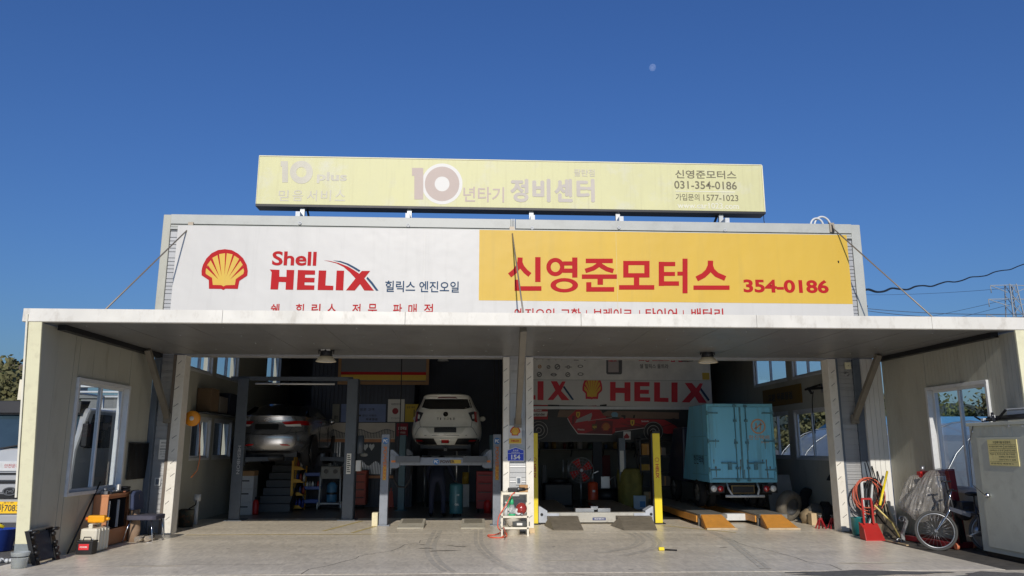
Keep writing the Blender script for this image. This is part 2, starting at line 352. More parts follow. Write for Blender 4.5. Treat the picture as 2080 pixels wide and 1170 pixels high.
q = P(1740, 1163, Z=0); blot('asphalt_patch', q.x, q.y-.05, 1.0, .2, PATCH, .003, 4)
q = P(2035, 1168, Z=0); blot('gravel_patch', q.x, q.y, .55, .22, ASPH, .0035, 9)
q = P(1815, 1143, Z=0); blot('plaster_stain', q.x-.3, q.y, .45, .07, mat('pale_stain', (.74, .66, .5), .7, var=.2, scale=12), .004, 12)
for k, (px, py, rx, ry) in enumerate(((866, 1114, .11, .03), (880, 1120, .07, .02), (905, 1119, .20, .025), (934, 1110, .12, .02), (858, 1107, .05, .02), (915, 1108, .06, .018), (1160, 1139, .5, .03), (1470, 1112, .06, .02), (300, 1150, .5, .03))):
    q = P(px, py, Z=0); blot('oil_stain' if k not in (6, 8) else 'pale_stain', q.x, q.y, rx, ry, mat('oil_stain', (.07, .06, .05), .5) if k not in (6, 8) else MATS['pale_stain'], .004, 30+k)
g = MB(); g.box(-6.1, 7.95, YJ+.006, 18.3, -.09, 0); part('concrete_floor', g, CONC, kind='structure')
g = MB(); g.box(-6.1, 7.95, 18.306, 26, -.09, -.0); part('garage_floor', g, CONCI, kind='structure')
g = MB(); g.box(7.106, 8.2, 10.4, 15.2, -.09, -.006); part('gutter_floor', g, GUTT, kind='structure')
for pts in (((-5.3, 15.02), (-1.9, 15.02)), ((-2.9, 15.6), (-2.45, 17.6)), ((-2.3, 15.25), (-1.98, 16.6)), ((5.0, 15.0), (3.9, 16.4))):
    a, b = Vector((*pts[0], .004)), Vector((*pts[1], .004)); d = (b-a).normalized(); n = Vector((-d.y, d.x, 0))*.035
    part('floor_line', MB().face([a-n, a+n, b+n, b-n]), LINEP, kind='structure')

# ------------------------------------------------------------------ the garage building
BY = 15.2          # facade plane
bld = thing('garage_building', 'wide flat-roofed repair garage with two open bays and grey ribbed siding', 'garage', (1, BY, 0))
XL, XR, XLi, XRi, YB, ZT = -6.33, 8.08, -6.1, 7.95, 26.0, 6.2
def ribs_h(mb, x0, x1, z0, z1, y, pitch=.075, d=.018):
    """horizontal ribbed sheet facing -Y"""
    z = z0; k = 0
    while z < z1-.01:
        h = min(pitch*(1 if k % 5 else 1.7), z1-z)
        mb.hexa([(x0, y, z), (x1, y, z), (x1, y+.05, z), (x0, y+.05, z)], [(x0, y, z+h-.014), (x1, y, z+h-.014), (x1, y+.05, z+h-.014), (x0, y+.05, z+h-.014)])
        mb.box(x0, x1, y+d, y+.05, z+h-.014, z+h); z += h; k += 1
# upper facade: ribbed sheets at the ends, plain behind the sign
m = MB(); ribs_h(m, XL+.16, -5.6, 3.6, ZT-.3, BY); ribs_h(m, 7.3, XR-.2, 3.6, ZT-.3, BY); m.box(-5.6, 7.3, BY+.02, BY+.08, 3.4, ZT-.3); part('ribbed_siding', m, SIDING, bld)
for x0, x1 in ((XL, XL+.155), (XR-.195, XR)):
    part('corner_trim', MB().box(x0, x1, BY-.03, BY+.25, 3.35, ZT), CREAM if x0 < 0 else GREYP, bld, .01)
for x0, x1 in ((XL+.16, .70), (.80, XR-.2)):
    m = MB(); m.box(x0, x1, BY-.06, BY+.1, ZT-.2, ZT+.0); m.box(x0, x1, BY-.03, BY+.1, ZT-.255, ZT-.206); m.box(x0, x1, BY-.045, BY+.1, ZT-.31, ZT-.262)
    part('parapet_cap', m, GREYP, bld, .006)
m = MB()
for dx in (.705, .735, .765): m.box(dx, dx+.022, BY-.07, BY+.1, ZT-.31, ZT+.002)
part('cap_joint', m, GREYP, bld)
part('header', MB().box(XL+.16, XR-.2, BY-.02, BY+.3, 3.34, 3.62), SIDING, bld)
part('roof', MB().box(XL, XR, BY+.26, YB, ZT-.35, ZT-.1), GREYP, bld)
# side walls with window holes
def wall_x(x0, x1, y0, y1, z0, z1, holes):
    """wall slab across X with rectangular holes (ya,yb,za,zb)"""
    m = MB(); ys = sorted({y0, y1, *[h[0] for h in holes], *[h[1] for h in holes]}); zs = sorted({z0, z1, *[h[2] for h in holes], *[h[3] for h in holes]})
    for i in range(len(ys)-1):
        z = None
        for j in range(len(zs)-1):
            yc, zc = (ys[i]+ys[i+1])/2, (zs[j]+zs[j+1])/2
            if any(h[0] < yc < h[1] and h[2] < zc < h[3] for h in holes):
                if z is not None: m.box(x0, x1, ys[i], ys[i+1], z, zs[j]); z = None
            elif z is None: z = zs[j]
        if z is not None: m.box(x0, x1, ys[i], ys[i+1], z, z1)
    return m
def window_x(par, x, y0, y1, z0, z1, side, mt=PLW, dep=.12, glassm=None, name='window'):
    """sliding window in a wall across X; side=+1 when the room is towards +X"""
    t = .055; a, b = (x-dep*.5, x+dep*.5)
    m = MB(); m.box(a, b, y0, y1, z0, z0+t); m.box(a, b, y0, y1, z1-t, z1); m.box(a, b, y0, y0+t, z0+t, z1-t); m.box(a, b, y1-t, y1, z0+t, z1-t)
    w_ = part(name, m, mt, par, .005)
    ym = (y0+y1)/2; s = .045
    for k, (ya, yb, xo) in enumerate(((y0+t, ym+s/2, .016*side), (ym-s/2, y1-t, -.016*side))):
        m = MB(); q = (x+xo-.014, x+xo+.014)
        m.box(*q, ya, yb, z0+t, z0+t+s); m.box(*q, ya, yb, z1-t-s, z1-t); m.box(*q, ya, ya+s, z0+t+s, z1-t-s); m.box(*q, yb-s, yb, z0+t+s, z1-t-s)
        part('sash', m, mt, w_, .003)
        part('pane', MB().face([(x+xo, ya+s, z0+t+s), (x+xo, yb-s, z0+t+s), (x+xo, yb-s, z1-t-s), (x+xo, ya+s, z1-t-s)]), glassm or GLASS, w_, fix=False)
    return w_
HL = [(17.05, 18.35, 1.3, 2.25), (18.5, 19.9, 1.3, 2.25), (16.6, 18.15, 3.2, 4.3), (18.35, 20.1, 3.2, 4.3), (22.7, 24.4, 3.4, 4.6)]
HR = [(17.05, 19.0, 1.3, 2.5), (19.3, 21.0, 1.3, 2.5), (17.2, 18.9, 3.25, 4.3), (19.2, 21.6, 3.25, 4.3)]
part('side_wall', wall_x(XL, XLi, BY+.3, YB, 0, ZT-.35, HL), CREAM, bld)
part('side_wall', wall_x(XRi, XR, BY+.3, YB, 0, ZT-.35, HR), CREAM, bld)
for h in HL: window_x(bld, XLi-.06, *h, 1)
for h in HR: window_x(bld, XRi+.06, *h, -1)
# back wall and inner partitions
m = wall_x(0, 1, -6.1, 7.95, 0, ZT-.35, [(5.55, 6.75, 3.0, 3.9)])
m.xf(Matrix(((0, 1, 0, 0), (-.2, 0, 0, YB-.3), (0, 0, 1, 0), (0, 0, 0, 1))))
part('back_wall', m, NAVY2, bld)
m = MB(); t = .06
for a in ((5.55, 6.75, 3.0, 3.06), (5.55, 6.75, 3.84, 3.9), (5.55, 5.61, 3.06, 3.84), (6.69, 6.75, 3.06, 3.84), (6.12, 6.18, 3.06, 3.84)): m.box(a[0], a[1], YB-.52, YB-.4, a[2], a[3])
wb = part('window', m, PLW, bld, .005)
part('pane', MB().face([(5.6, YB-.45, 3.05), (6.7, YB-.45, 3.05), (6.7, YB-.45, 3.85), (5.6, YB-.45, 3.85)]), GLASS, wb, fix=False)
def ribs_v(mb, x0, x1, y, z0, z1, pitch=.11, d=.025):
    x = x0
    while x < x1-.005:
        w2 = min(pitch, x1-x); mb.box(x, x+w2*.7, y-d, y+.03, z0, z1); mb.box(x+w2*.7, x+w2, y, y+.03, z0, z1); x += w2
m = MB(); ribs_v(m, -4.55, -1.75, 21.7, 0, 5.6); part('partition', m, NAVY, bld, label='dark blue ribbed partition behind the tool boards')
m = MB(); m.box(-1.78, -1.7, 21.74, 23.6, 0, 5.6); part('partition', m, NAVY, bld)
m = MB(); ribs_v(m, -1.7, 1.1, 23.6, 0, 5.6); part('partition', m, NAVY, bld)
m = MB(); m.box(1.12, 1.24, 21.6, YB-.5, 0, 5.6); part('partition', m, NAVY2, bld)
m = MB(); m.box(1.24, 6.4, 21.62, 21.74, 1.98, 5.6); m.box(1.24, 1.75, 21.62, 21.74, 0, 1.98); m.box(3.3, 3.55, 21.62, 21.74, 0, 1.98); part('partition', m, NAVY2, bld, label='dark partition with a wide low opening into the store room')
part('store_wall', MB().box(1.75, 7.9, 24.3, 24.4, 0, 2.6), mat('store_wall_paint', lin((120, 118, 108)), .7), bld)

# pillars: ribbed strips between film-wrapped steel jambs
FILM = mat('film_wrapped_jamb', lin((226, 222, 212)), .45, var=.06, scale=6, grime=.3, gscale=9, grime_c=(.4, .34, .22))
def jamb(x0, x1, top=3.35, dx=0):
    y0 = BY-.07
    m = MB().box(x0, x1, y0, y0+.3, 0, top); j = part('jamb', m, FILM, bld, .008)
    m = MB(); z = .25; k = 0
    while z < top-.1:
        xc = x0+(x1-x0)*random.uniform(.3, .7); l = random.uniform(.05, .1); 
        for q in range(4):
            f = q/4
            m.hexa([(xc-l/2+f*l, y0-.002, z+f*.06), (xc-l/2+f*l+l*.16, y0-.002, z+f*.06+.012), (xc-l/2+f*l+l*.16, y0-.001, z+f*.06+.012), (xc-l/2+f*l, y0-.001, z+f*.06)],
                   [(xc-l/2+f*l, y0-.002, z+f*.06+.016), (xc-l/2+f*l+l*.16, y0-.002, z+f*.06+.03), (xc-l/2+f*l+l*.16, y0-.001, z+f*.06+.03), (xc-l/2+f*l, y0-.001, z+f*.06+.016)])
        z += random.uniform(.2, .34); k += 1
    part('film_print', m, INKD, j, fix=False)
    return j
jamb(-5.80, -5.63); jamb(.555, .68); jamb(1.0, 1.15); jamb(7.12, 7.285)
def siding_strip(x0, x1):
    m = MB(); z = .02; random.seed(int(x0*100)); y = BY-.02
    while z < 3.34:
        h = random.choice((.095, .095, .03, .03, .03, .06)) if z < 1.6 else random.choice((.03, .095, .14))
        h = min(h, 3.34-z)
        m.hexa([(x0, y, z), (x1, y, z), (x1, y+.06, z), (x0, y+.06, z)], [(x0, y+.004, z+h*.8), (x1, y+.004, z+h*.8), (x1, y+.06, z+h*.8), (x0, y+.06, z+h*.8)])
        m.box(x0, x1, y+.016, y+.06, z+h*.8, z+h); z += h
    return part('siding_strip', m, SIDING, bld)
siding_strip(-6.09, -5.865); siding_strip(.685, .995); siding_strip(7.335, 7.64)
part('column', MB().box(-6.21, -6.095, BY-.1, BY+.3, 0, 3.35), BLUEG, bld, .006); part('column', MB().box(-5.86, -5.805, BY-.06, BY+.2, 0, 3.35), mat('brown_flashing', lin((112, 102, 92)), .5), bld)
part('column', MB().box(7.645, 7.79, BY-.06, BY+.3, 0, 3.35), BLUEG, bld, .006); part('column', MB().box(7.29, 7.33, BY-.06, BY+.2, 0, 3.35), BLUEG, bld)
m = MB()
for i in range(4): m.box(7.795+i*.1, 7.795+i*.1+.094, BY-.12, BY+.3, 0, 3.35)
part('white_infill', m, WHITE, bld)
part('column_core', MB().box(.69, .99, BY+.05, BY+.28, 0, 3.35), DARKM, bld)
for x0, x1 in ((XL+.02, -6.0), (7.4, XR-.02), (-6.1, -5.75), (.69, .99)): pass
# outlet plates on two pillars
for x, z in ((-5.96, .95), (.86, .96)):
    m = MB(); m.box(x-.055, x+.055, BY-.05, BY-.025, z-.075, z+.075); o = part('socket_box', m, PLW, bld, .006)
    part('socket_face', MB().box(x-.03, x+.03, BY-.056, BY-.051, z-.05, z+.05), BLUEG, o)

# wing walls under the canopy
YF = 11.12
wl = thing('wing_wall', 'cream panel wing wall on the left with a sliding window, a truck parked behind it', 'wall', (-6.3, YF, 0), 'wing walls carrying the canopy')
LWIN = (12.27, 14.1, .85, 2.66)
def grooved(mb, xs, y0, y1, z0, z1, side, pitch=.1):
    """vertical shallow grooves on the room face of a panel"""
    xo, xi = xs; y = y0; n = max(1, round((y1-y0)/pitch)); p = (y1-y0)/n
    for i in range(n):
        ya = y0+i*p; mb.box(min(xo, xi), max(xo, xi), ya, ya+p-.006, z0, z1)
    d = .004*side
    mb.box(min(xo, xi-d), max(xo, xi-d), y0+.0005, y1-.0005, z0+.0005, z1-.0005)
def wing(par, xo, xi, side, win, pitch, mt):
    segs = [YF+.02, YF+1.0, win[0], win[1], BY-.12] if win[0]-YF > 1.1 else [YF+.02, win[0], win[1], BY-.12]
    for a, b in zip(segs[:-1], segs[1:]):
        rows = ((0.0, win[2]), (win[3], 3.33)) if a == win[0] else ((0, 3.33),)
        for z0, z1 in rows:
            m = MB(); grooved(m, (xo, xi), a+.004, b-.004, z0+.002, z1-.002, side, pitch); part('wall_panel', m, mt, par)
wing(wl, -6.36, -6.2, 1, LWIN, .5, CREAM)
window_x(wl, -6.26, *LWIN, 1, dep=.2)
m = MB(); m.box(-6.375, -6.19, YF-.02, YF+.017, .27, 3.34); part('end_trim', m, CREAM_E, wl, .006)
m = MB(); m.box(-6.38, -6.185, YF-.022, YF+.02, 0, .27); part('end_trim', m, mat('grey_base_trim', lin((128, 136, 138)), .5, grime=.3), wl, .006, label='grey bottom piece of the wall end')
m = MB(); m.box(-6.41, -6.385, YF-.03, YF+.3, .9, 3.45); part('outer_flashing', m, mat('pale_flashing', lin((226, 222, 205)), .5), wl)
def lean_wall(o):
    for c in o.children:
        for v in c.data.vertices:
            d = 3.35-v.co.z; v.co.x += .004*d
            if v.co.y < .35: v.co.y += .11*d
        lean_wall(c)
lean_wall(wl)
wr = thing('wing_wall', 'cream grooved wing wall on the right with a sliding window above the bicycle', 'wall', (8.3, YF, 0), 'wing walls carrying the canopy')
RWIN = (11.9, 13.6, .85, 2.66)
wing(wr, 8.4, 8.2, -1, RWIN, .1, CREAM)
window_x(wr, 8.26, *RWIN, -1, dep=.2)
m = MB(); m.box(8.175, 8.425, YF-.02, YF+.017, 0, 3.34); part('end_trim', m, CREAM_E, wr, .006)

# canopy
can = thing('canopy', 'long flat canopy with pale metal fascia projecting over both bays', 'canopy', (1, 13, 3.35))
CZ0, CZ1 = 3.35, 3.525
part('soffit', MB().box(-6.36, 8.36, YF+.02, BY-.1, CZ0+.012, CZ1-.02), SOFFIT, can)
for k in range(14):
    x = -5.3+k*1.0; m = MB(); m.box(x-.02, x+.02, YF+.08, BY-.12, CZ0+.008, CZ0+.0125); j_ = part('soffit_joint', m, SOFFIT, can)
m = MB(); random.seed(8)
for k in range(15):
    for y in (11.6, 12.5, 13.4, 14.3, 14.95): x = -5.8+k+random.uniform(-.03, .03); m.cyl((x, y, CZ0+.004), (x, y, CZ0+.013), .016, n=6)
part('soffit_screws', m, GALV, can, kind='stuff')
cuts = [-6.47]+[P(x, 650, Y=YF).x for x in (452, 823, 1180, 1536, 1891)]+[8.42]
for a, b in zip(cuts[:-1], cuts[1:]):
    m = MB(); m.box(a+.002, b-.002, YF-.02, YF+.012, CZ0, CZ1); m.box(a+.002, b-.002, YF-.02, YF+.06, CZ1, CZ1+.012); m.box(a+.002, b-.002, YF-.012, YF+.05, CZ0-.006, CZ0+.0)
    part('fascia_panel', m, FASCIA, can, .004)
part('roof_sheet', MB().box(-6.4, 8.4, YF+.07, BY-.1, CZ1-.018, CZ1+.01), GALV, can)
for x in (-6.1, 8.1): part('edge_beam', MB().box(x-.06, x+.06, YF+.35, BY-.15, CZ0-.07, CZ0+.01), DARKM, can)
for a, b in ((P(300, 710, Z=3.34), P(340, 848, Y=BY-.1)), (P(1785, 720, Z=3.34), P(1737, 850, Y=BY-.1)), (P(1063, 668, Z=3.34), P(1052, 858, Y=BY-.1))):
    m = MB(); m.bar(a, b, .1, .1, up=(0, 1, 0)); m.box(b.x-.07, b.x+.07, BY-.13, BY-.06, b.z-.1, b.z+.08); part('brace', m, mat('brace_steel', lin((120, 114, 102)), .5, grime=.3), can, .006)
for a, b, ax in (((387, 461), (215, 628), 0), ((1040, 470), (1063, 637), 0), ((1690, 462), (1893, 643), 0)):
    A = P(*a, Y=BY-.08); B = P(*b, Y=13.3 if abs(A.x) > 3 else 12.3); B = A+(B-A)*((A.z-CZ1-.01)/(A.z-B.z))
    m = MB(); m.cyl(A, B, .014, n=8); m.box(A.x-.05, A.x+.05, BY-.09, BY-.05, A.z-.1, A.z+.1); m.box(B.x-.05, B.x+.05, B.y-.06, B.y+.06, B.z, B.z+.02)
    part('tie_rod', m, WIRE, can)

# ------------------------------------------------------------------ main sign
SY = 15.02
ms = thing('shop_sign', 'long white and yellow shop sign with red lettering above the canopy', 'sign', (.87, SY, 4.1))
SX0, SX1, SZ0, SZ1 = -5.97, 7.7, 3.9, 5.93
m = MB(); m.box(SX0, SX1, SY, SY+.13, SZ0, SZ1); part('sign_box', m, SIGNW, ms, .004)
part('sign_edge', MB().box(SX0-.012, SX1+.012, SY+.01, SY+.12, SZ1, SZ1+.014), GREYP, ms)
part('yellow_panel', MB().box(.055, SX1-.003, SY-.003, SY+.001, 4.465, SZ1-.004), SIGNYEL, ms)
for x in (-1.05, 2.85): part('sheet_joint', MB().box(x, x+.006, SY-.0045, SY-.0031, SZ0, SZ1-.01), mat('joint_line', lin((205, 190, 140)), .6) if x > 0 else mat('joint_line_white', lin((214, 212, 206)), .6), ms)
PS = SY-.007
def z7(ox, oy, s, y=PS):
    return lambda x, yy: P(ox+x/s, oy+yy/s, Y=y)
f = z7(390, 490, 7.8)
def sh(u, v, d):
    q = f(150+u*733, 125+v*647); q.y -= d; return q
shell_logo(sh, .002, ms, SIGNRED, SIGNYEL)
f2 = z7(540, 490, 7.8)
for pl in ([(62,447),(215,453),(212,562),(325,564),(328,453),(450,456),(432,768),(312,766),(318,648),(205,643),(192,764),(72,762),(92,490)],
           [(508,455),(780,462),(778,530),(622,530),(620,577),(773,580),(768,652),(613,650),(612,695),(770,700),(765,770),(490,770)],
           [(838,462),(957,464),(942,700),(1070,706),(1066,775),(820,772)], [(1122,464),(1240,466),(1225,778),(1106,776)],
           [(915,303),(1000,310),(1150,343),(1300,400),(1400,460),(1480,515),(1520,470),(1652,470),(1560,588),(1712,782),(1560,780),(1492,678),(1408,780),(1270,778),(1420,590),(1330,490),(1230,405),(1120,350),(1000,318)]):
    part('letter', MB().face([f2(*p) for p in pl]), SIGNRED, ms, fix=False)
for pl in ([(1060,303),(1180,312),(1310,355),(1420,415),(1497,462),(1475,485),(1380,425),(1270,365),(1170,330)], [(1610,562),(1690,650),(1785,782),(1745,782),(1670,680),(1592,590)]):
    part('swoosh', MB().face([f2(*p) for p in pl]), SIGNNAVY, ms, fix=False)
part('lettering', px_text('Shell', 552, 510, 642, 539, PS, .026), SIGNRED, ms, fix=False)
part('lettering', px_text('힐릭스 엔진오일', 782, 570, 932, 593, PS, .012), SIGNNAVY, ms, fix=False)
for t, x0, x1 in (('쉘', 549, 567), ('힐', 600, 617), ('릭', 632, 650), ('스', 664, 682), ('전', 715, 732), ('문', 747, 765), ('판', 798, 816), ('매', 829, 846), ('점', 861, 879)):
    part('letter', px_text(t, x0, 617, x1, 641, PS, .012), SIGNRED, ms, fix=False)
f3 = z7(950, 430, 3.925)
def syl(*parts_):
    m = MB()
    for k_, p in enumerate(parts_):
        f3 = z7(950, 430, 3.925, PS-.0007*k_)
        if p[0] == 'r': x0, y0, x1, y1 = p[1:]; m.face([f3(x0, y0), f3(x1, y0), f3(x1, y1), f3(x0, y1)])
        elif p[0] == 's': m.stroke(f3, p[2], p[1])
        else: m.ring(f3, *p[1:])
    part('letter', m, SIGNRED, ms, fix=False)
syl(('s', 41, [(418,365),(416,405),(400,443),(372,478),(334,508)]), ('s', 38, [(416,400),(432,440),(462,476),(496,504)]), ('r', 538,362,581,560), ('r', 374,542,413,594), ('r', 374,594,588,630))
syl(('o', 699,441,72,73,37,40), ('r', 833,365,875,525), ('r', 760,396,833,429), ('r', 758,453,833,487), ('o', 770,586,110,57,66,30))
syl(('r', 941,374,1157,410), ('s', 36, [(1052,408),(1034,430),(1000,452),(938,472)]), ('s', 36, [(1046,415),(1070,435),(1110,458),(1162,473)]), ('r', 910,500,1190,535), ('r', 1035,535,1079,582), ('r', 945,562,986,601), ('r', 945,601,1168,637))
syl(('r', 1240,392,1450,426), ('r', 1240,490,1450,525), ('r', 1240,426,1282,490), ('r', 1408,426,1450,490), ('r', 1325,525,1368,585), ('r', 1207,585,1488,621))
syl(('r', 1523,399,1566,592), ('r', 1566,400,1655,434), ('r', 1566,480,1653,512), ('r', 1566,555,1685,590), ('r', 1672,478,1713,509), ('r', 1713,374,1753,650))
syl(('s', 43, [(1936,390),(1935,430),(1915,475),(1880,508),(1826,536)]), ('s', 40, [(1934,425),(1950,468),(1985,502),(2054,532)]), ('r', 1800,588,2088,623))
part('lettering', px_text('354-0186', 1511, 567, 1684, 594, PS, .034), SIGNRED, ms, fix=False)
m = MB()
for t, x0, x1 in (('엔진오일', 1045, 1127), ('교환', 1139, 1180), ('브레이크', 1205, 1285), ('타이어', 1312, 1376), ('배터리', 1405, 1470)):
    part('lettering', px_text(t, x0, 626, x1, 649, PS, .012), SIGNRED, ms, fix=False)
for x in (1191, 1299, 1388): a = P(x, 650, Y=PS); part('divider', MB().face([a, a+Vector((.016, 0, 0)), a+Vector((.016, 0, .2)), a+Vector((0, 0, .2))]), SIGNRED, ms, fix=False)

# ------------------------------------------------------------------ faded roof sign
RYB = 15.5
FADED = mat('faded_yellow_sheet', lin((207, 204, 154)), .5, var=.06, scale=1.1, grime=.75, gscale=1.4, grime_c=lin((206, 205, 188)))
bb = thing('roof_sign', 'faded pale yellow sign box on short legs above the roof edge', 'sign', (.8, RYB, ZT))
a, b = P(525, 317, Y=RYB), P(1550, 434, Y=RYB)
a = Vector((-4.6, RYB, 7.61)); b = Vector((6.18, RYB, 6.56))
n_ = FADED.node_tree; L_ = n_.links.new; bs = [x for x in n_.nodes if x.type == 'BSDF_PRINCIPLED'][0]
src = bs.inputs['Base Color'].links[0].from_socket; tc_ = [x for x in n_.nodes if x.type == 'TEX_COORD'][0]
mp_ = n_.nodes.new('ShaderNodeMapping'); mp_.inputs['Scale'].default_value = (9, 1, .5); L_(tc_.outputs['Object'], mp_.inputs[0])
nz_ = n_.nodes.new('ShaderNodeTexNoise'); nz_.inputs['Scale'].default_value = 1.6; nz_.inputs['Detail'].default_value = 6; L_(mp_.outputs[0], nz_.inputs[0])
r_ = n_.nodes.new('ShaderNodeMapRange'); r_.inputs[1].default_value = .52; r_.inputs[2].default_value = .75; r_.inputs[4].default_value = .35; L_(nz_.outputs['Fac'], r_.inputs[0])
mx_ = n_.nodes.new('ShaderNodeMix'); mx_.data_type = 'RGBA'; L_(r_.outputs[0], mx_.inputs[0]); L_(src, mx_.inputs[6]); mx_.inputs[7].default_value = (.46, .43, .24, 1); L_(mx_.outputs[2], bs.inputs['Base Color'])
m = MB(); m.box(a.x, b.x, RYB, RYB+.3, b.z, a.z); part('sign_box', m, FADED, bb, .006)
m = MB(); m.box(a.x-.01, b.x+.01, RYB-.01, RYB+.31, a.z, a.z+.02); m.box(b.x, b.x+.025, RYB-.01, RYB+.31, b.z-.02, a.z+.0); m.box(a.x-.012, a.x, RYB-.01, RYB+.31, b.z, a.z); part('sign_edge', m, CREAM_E, bb)
m = MB(); m.box(a.x-.012, b.x+.025, RYB-.012, RYB+.31, b.z-.05, b.z-.002); part('bottom_rail', m, DARKM, bb)
for px in (615, 832, 1079, 1254, 1463):
    x = P(px, 430, Y=RYB+.1).x
    g_ = MB().box(x-.045, x+.045, RYB+.06, RYB+.14, b.z-.25, b.z-.05); lg = part('leg', g_, GALV, bb)
    g_ = MB().box(x-.045, x+.045, BY-.02, RYB+.14, ZT+.003, b.z-.25); part('leg_foot', g_, PLW, lg)
for px, dx in ((624, .05), (1456, -.1)):
    x = P(px, 425, Y=RYB+.2).x; part('strut', MB().bar((x, RYB+.22, b.z-.05), (x+dx, RYB+.5, ZT-.05), .035), DARKM, bb)
part('hanging_wire', MB().tube([(b.x-.02, RYB, b.z-.05), (b.x-.03, RYB-.02, 6.35), (b.x-.02, RYB-.05, 6.2)], .008, 5), CABLE, bb)
RP = RYB-.004
GHOST = mat('ghost_lettering', lin((192, 184, 174)), .6, var=.08, scale=2)
GHOST2 = mat('ghost_lettering_warm', lin((192, 176, 166)), .6, var=.06, scale=2)
PALEW = mat('pale_halo', lin((216, 214, 208)), .5, var=.03)
FINT = mat('print_paint', lin((112, 106, 84)), .6, var=.06)
def ten(fn, x0, x1, y0, y1, cx, cy, ro, ri, mt, halo=None):
    wd = x1-x0
    if halo:
        part('halo', MB().ring(lambda x, y: fn(x, y)+Vector((0, .0015, 0)), cx, cy, halo, halo, .1, .1, 40), PALEW, bb, fix=False)
    m = MB(); m.face([fn(x0, y0), fn(x1, y0), fn(x1, y1), fn(x0+wd*.2, y1), fn(x0+wd*.2, y0+(y1-y0)*.25), fn(x0, y0+(y1-y0)*.25)]); part('letter', m, mt, bb, fix=False)
    part('letter', MB().ring(fn, cx, cy, ro, ro*1.0, ri, ri, 40), mt, bb, fix=False)
f4 = z7(500, 300, 3.852, RP)
GHOST0 = mat('ghost_lettering_palest', lin((202, 197, 180)), .6, var=.1, scale=2)
ten(f4, 270, 327, 105, 272, 432, 192, 90, 40, GHOST0)
ten(f4, 1298, 1386, 158, 404, 1533, 283, 135, 58, GHOST2, 160)
part('lettering', px_text('plus', 643, 349, 704, 372, RP, .03), GHOST0, bb, fix=False)
for i, t in enumerate('믿음서비스'): part('letter', px_text(t, 565+i*28.7, 386, 586+i*28.7, 408, RP, .008), GHOST0, bb, fix=False)
part('lettering', px_text('년타기', 941, 379, 1024, 410, RP, .012), GHOST2, bb, fix=False)
for i, t in enumerate('정비센터'):
    m = MB()
    for k in range(5):
        dx, dy = ((0, 0), (-1.6, 0), (1.6, 0), (0, -1.2), (0, 1.2))[k]; q = px_text(t, 1038+i*45+dx, 364+dy, 1072+i*45+dx, 409+dy, RP-.0006*k, .008); m.add(q.v, q.f)
    part('letter', m, GHOST, bb, fix=False)
part('lettering', px_text('팔탄점', 1166, 343, 1208, 358, RP, .012), mat('ghost_pale', lin((194, 188, 172)), .6), bb, fix=False)
part('lettering', px_text('신영준모터스', 1372, 345, 1496, 362, RP, .014), FINT, bb, fix=False)
part('lettering', px_text('031-354-0186', 1370, 367, 1497, 383, RP, .012), FINT, bb, fix=False)
part('lettering', px_text('가입문의', 1373, 393, 1421, 407, RP, .008), FINT, bb, fix=False); part('lettering', px_text('1577-1023', 1429, 395, 1500, 407.5, RP, .008), FINT, bb, fix=False)
part('lettering', px_text('www.car1023.com', 1376, 411, 1501, 423, RP, .02), mat('ghost_white', lin((220, 218, 196)), .6), bb, fix=False)
a2 = P(1372, 389, Y=RP); part('rule', MB().box(a2.x, a2.x+1.3, RP, RP+.002, a2.z, a2.z+.02), mat('ghost_white', (.8, .8, .6)), bb)
# bolts under the legs are small eye bolts on the cap
for px, py in ((609, 453), (829, 458), (1081, 463), (1257, 462), (1473, 467)):
    q = P(px, py, Y=BY-.075); m = MB(); m.torus(q, .028, .011, n=14, k=5); m.cyl((q.x, BY-.08, q.z), (q.x, BY-.05, q.z), .012, n=8); part('eye_bolt', m, PLW, bld)

# ------------------------------------------------------------------ small signs on the centre pillar and notices
CY = BY-.075
sg = thing('pillar_sign', 'small white and yellow emblem sign with scallop shell on the centre pillar', 'sign', (.84, CY, 1.9))
a, b = P(1033, 902, Y=CY), P(1060, 864, Y=CY); m = MB(); m.box(a.x, b.x, CY, CY+.03, a.z, b.z); part('plate', m, SIGNW, sg, .004)
h = (b.z-a.z); m = MB(); m.box(a.x+.01, b.x-.01, CY-.003, CY, a.z+.01, a.z+h*.3); part('yellow_band', m, SIGNYEL, sg)
part('lettering', text_mb('HELIX', lambda x, y: (a.x+.05+x, CY-.005, a.z+h*.12+y), (b.x-a.x)-.1, h*.1, .03), SIGNRED, sg, fix=False)
ex, ez, es = a.x+.03, b.z-.02, (b.x-a.x)-.06
shell_logo(lambda u, v, d: Vector((ex+u*es, CY-.003-d, ez-v*es*.9)), .0015, sg, SIGNRED, SIGNYEL)
hn = thing('house_number_plate', 'blue house-shaped number plate reading 154 on the centre pillar', 'number plate', (.84, CY, 1.5))
a, b = P(1030, 937, Y=CY), P(1065, 908, Y=CY); wd, h = b.x-a.x, b.z-a.z
out = [(0, 0), (1, 0), (1, .78), (.5, 1), (0, .78)]
m = MB(); m.prism(out, lambda u, v: (a.x+u*wd, CY, a.z+v*h), (0, .02, 0)); part('plate', m, WHITE, hn)
m = MB(); m.face([(a.x+(.5+(u-.5)*.93)*wd, CY-.002, a.z+(.48+(v-.48)*.92)*h) for u, v in out]); part('blue_face', m, mat('plate_blue', lin((28, 62, 190)), .4, var=.04), hn, fix=False)
part('rule', MB().box(a.x+.02, b.x-.02, CY-.0045, CY-.003, a.z+h*.53, a.z+h*.55), WHITE, hn)
part('lettering', text_mb('154', lambda x, y: (a.x+wd*.24+x, CY-.004, a.z+h*.13+y), wd*.52, h*.33, .03), WHITE, hn, fix=False)
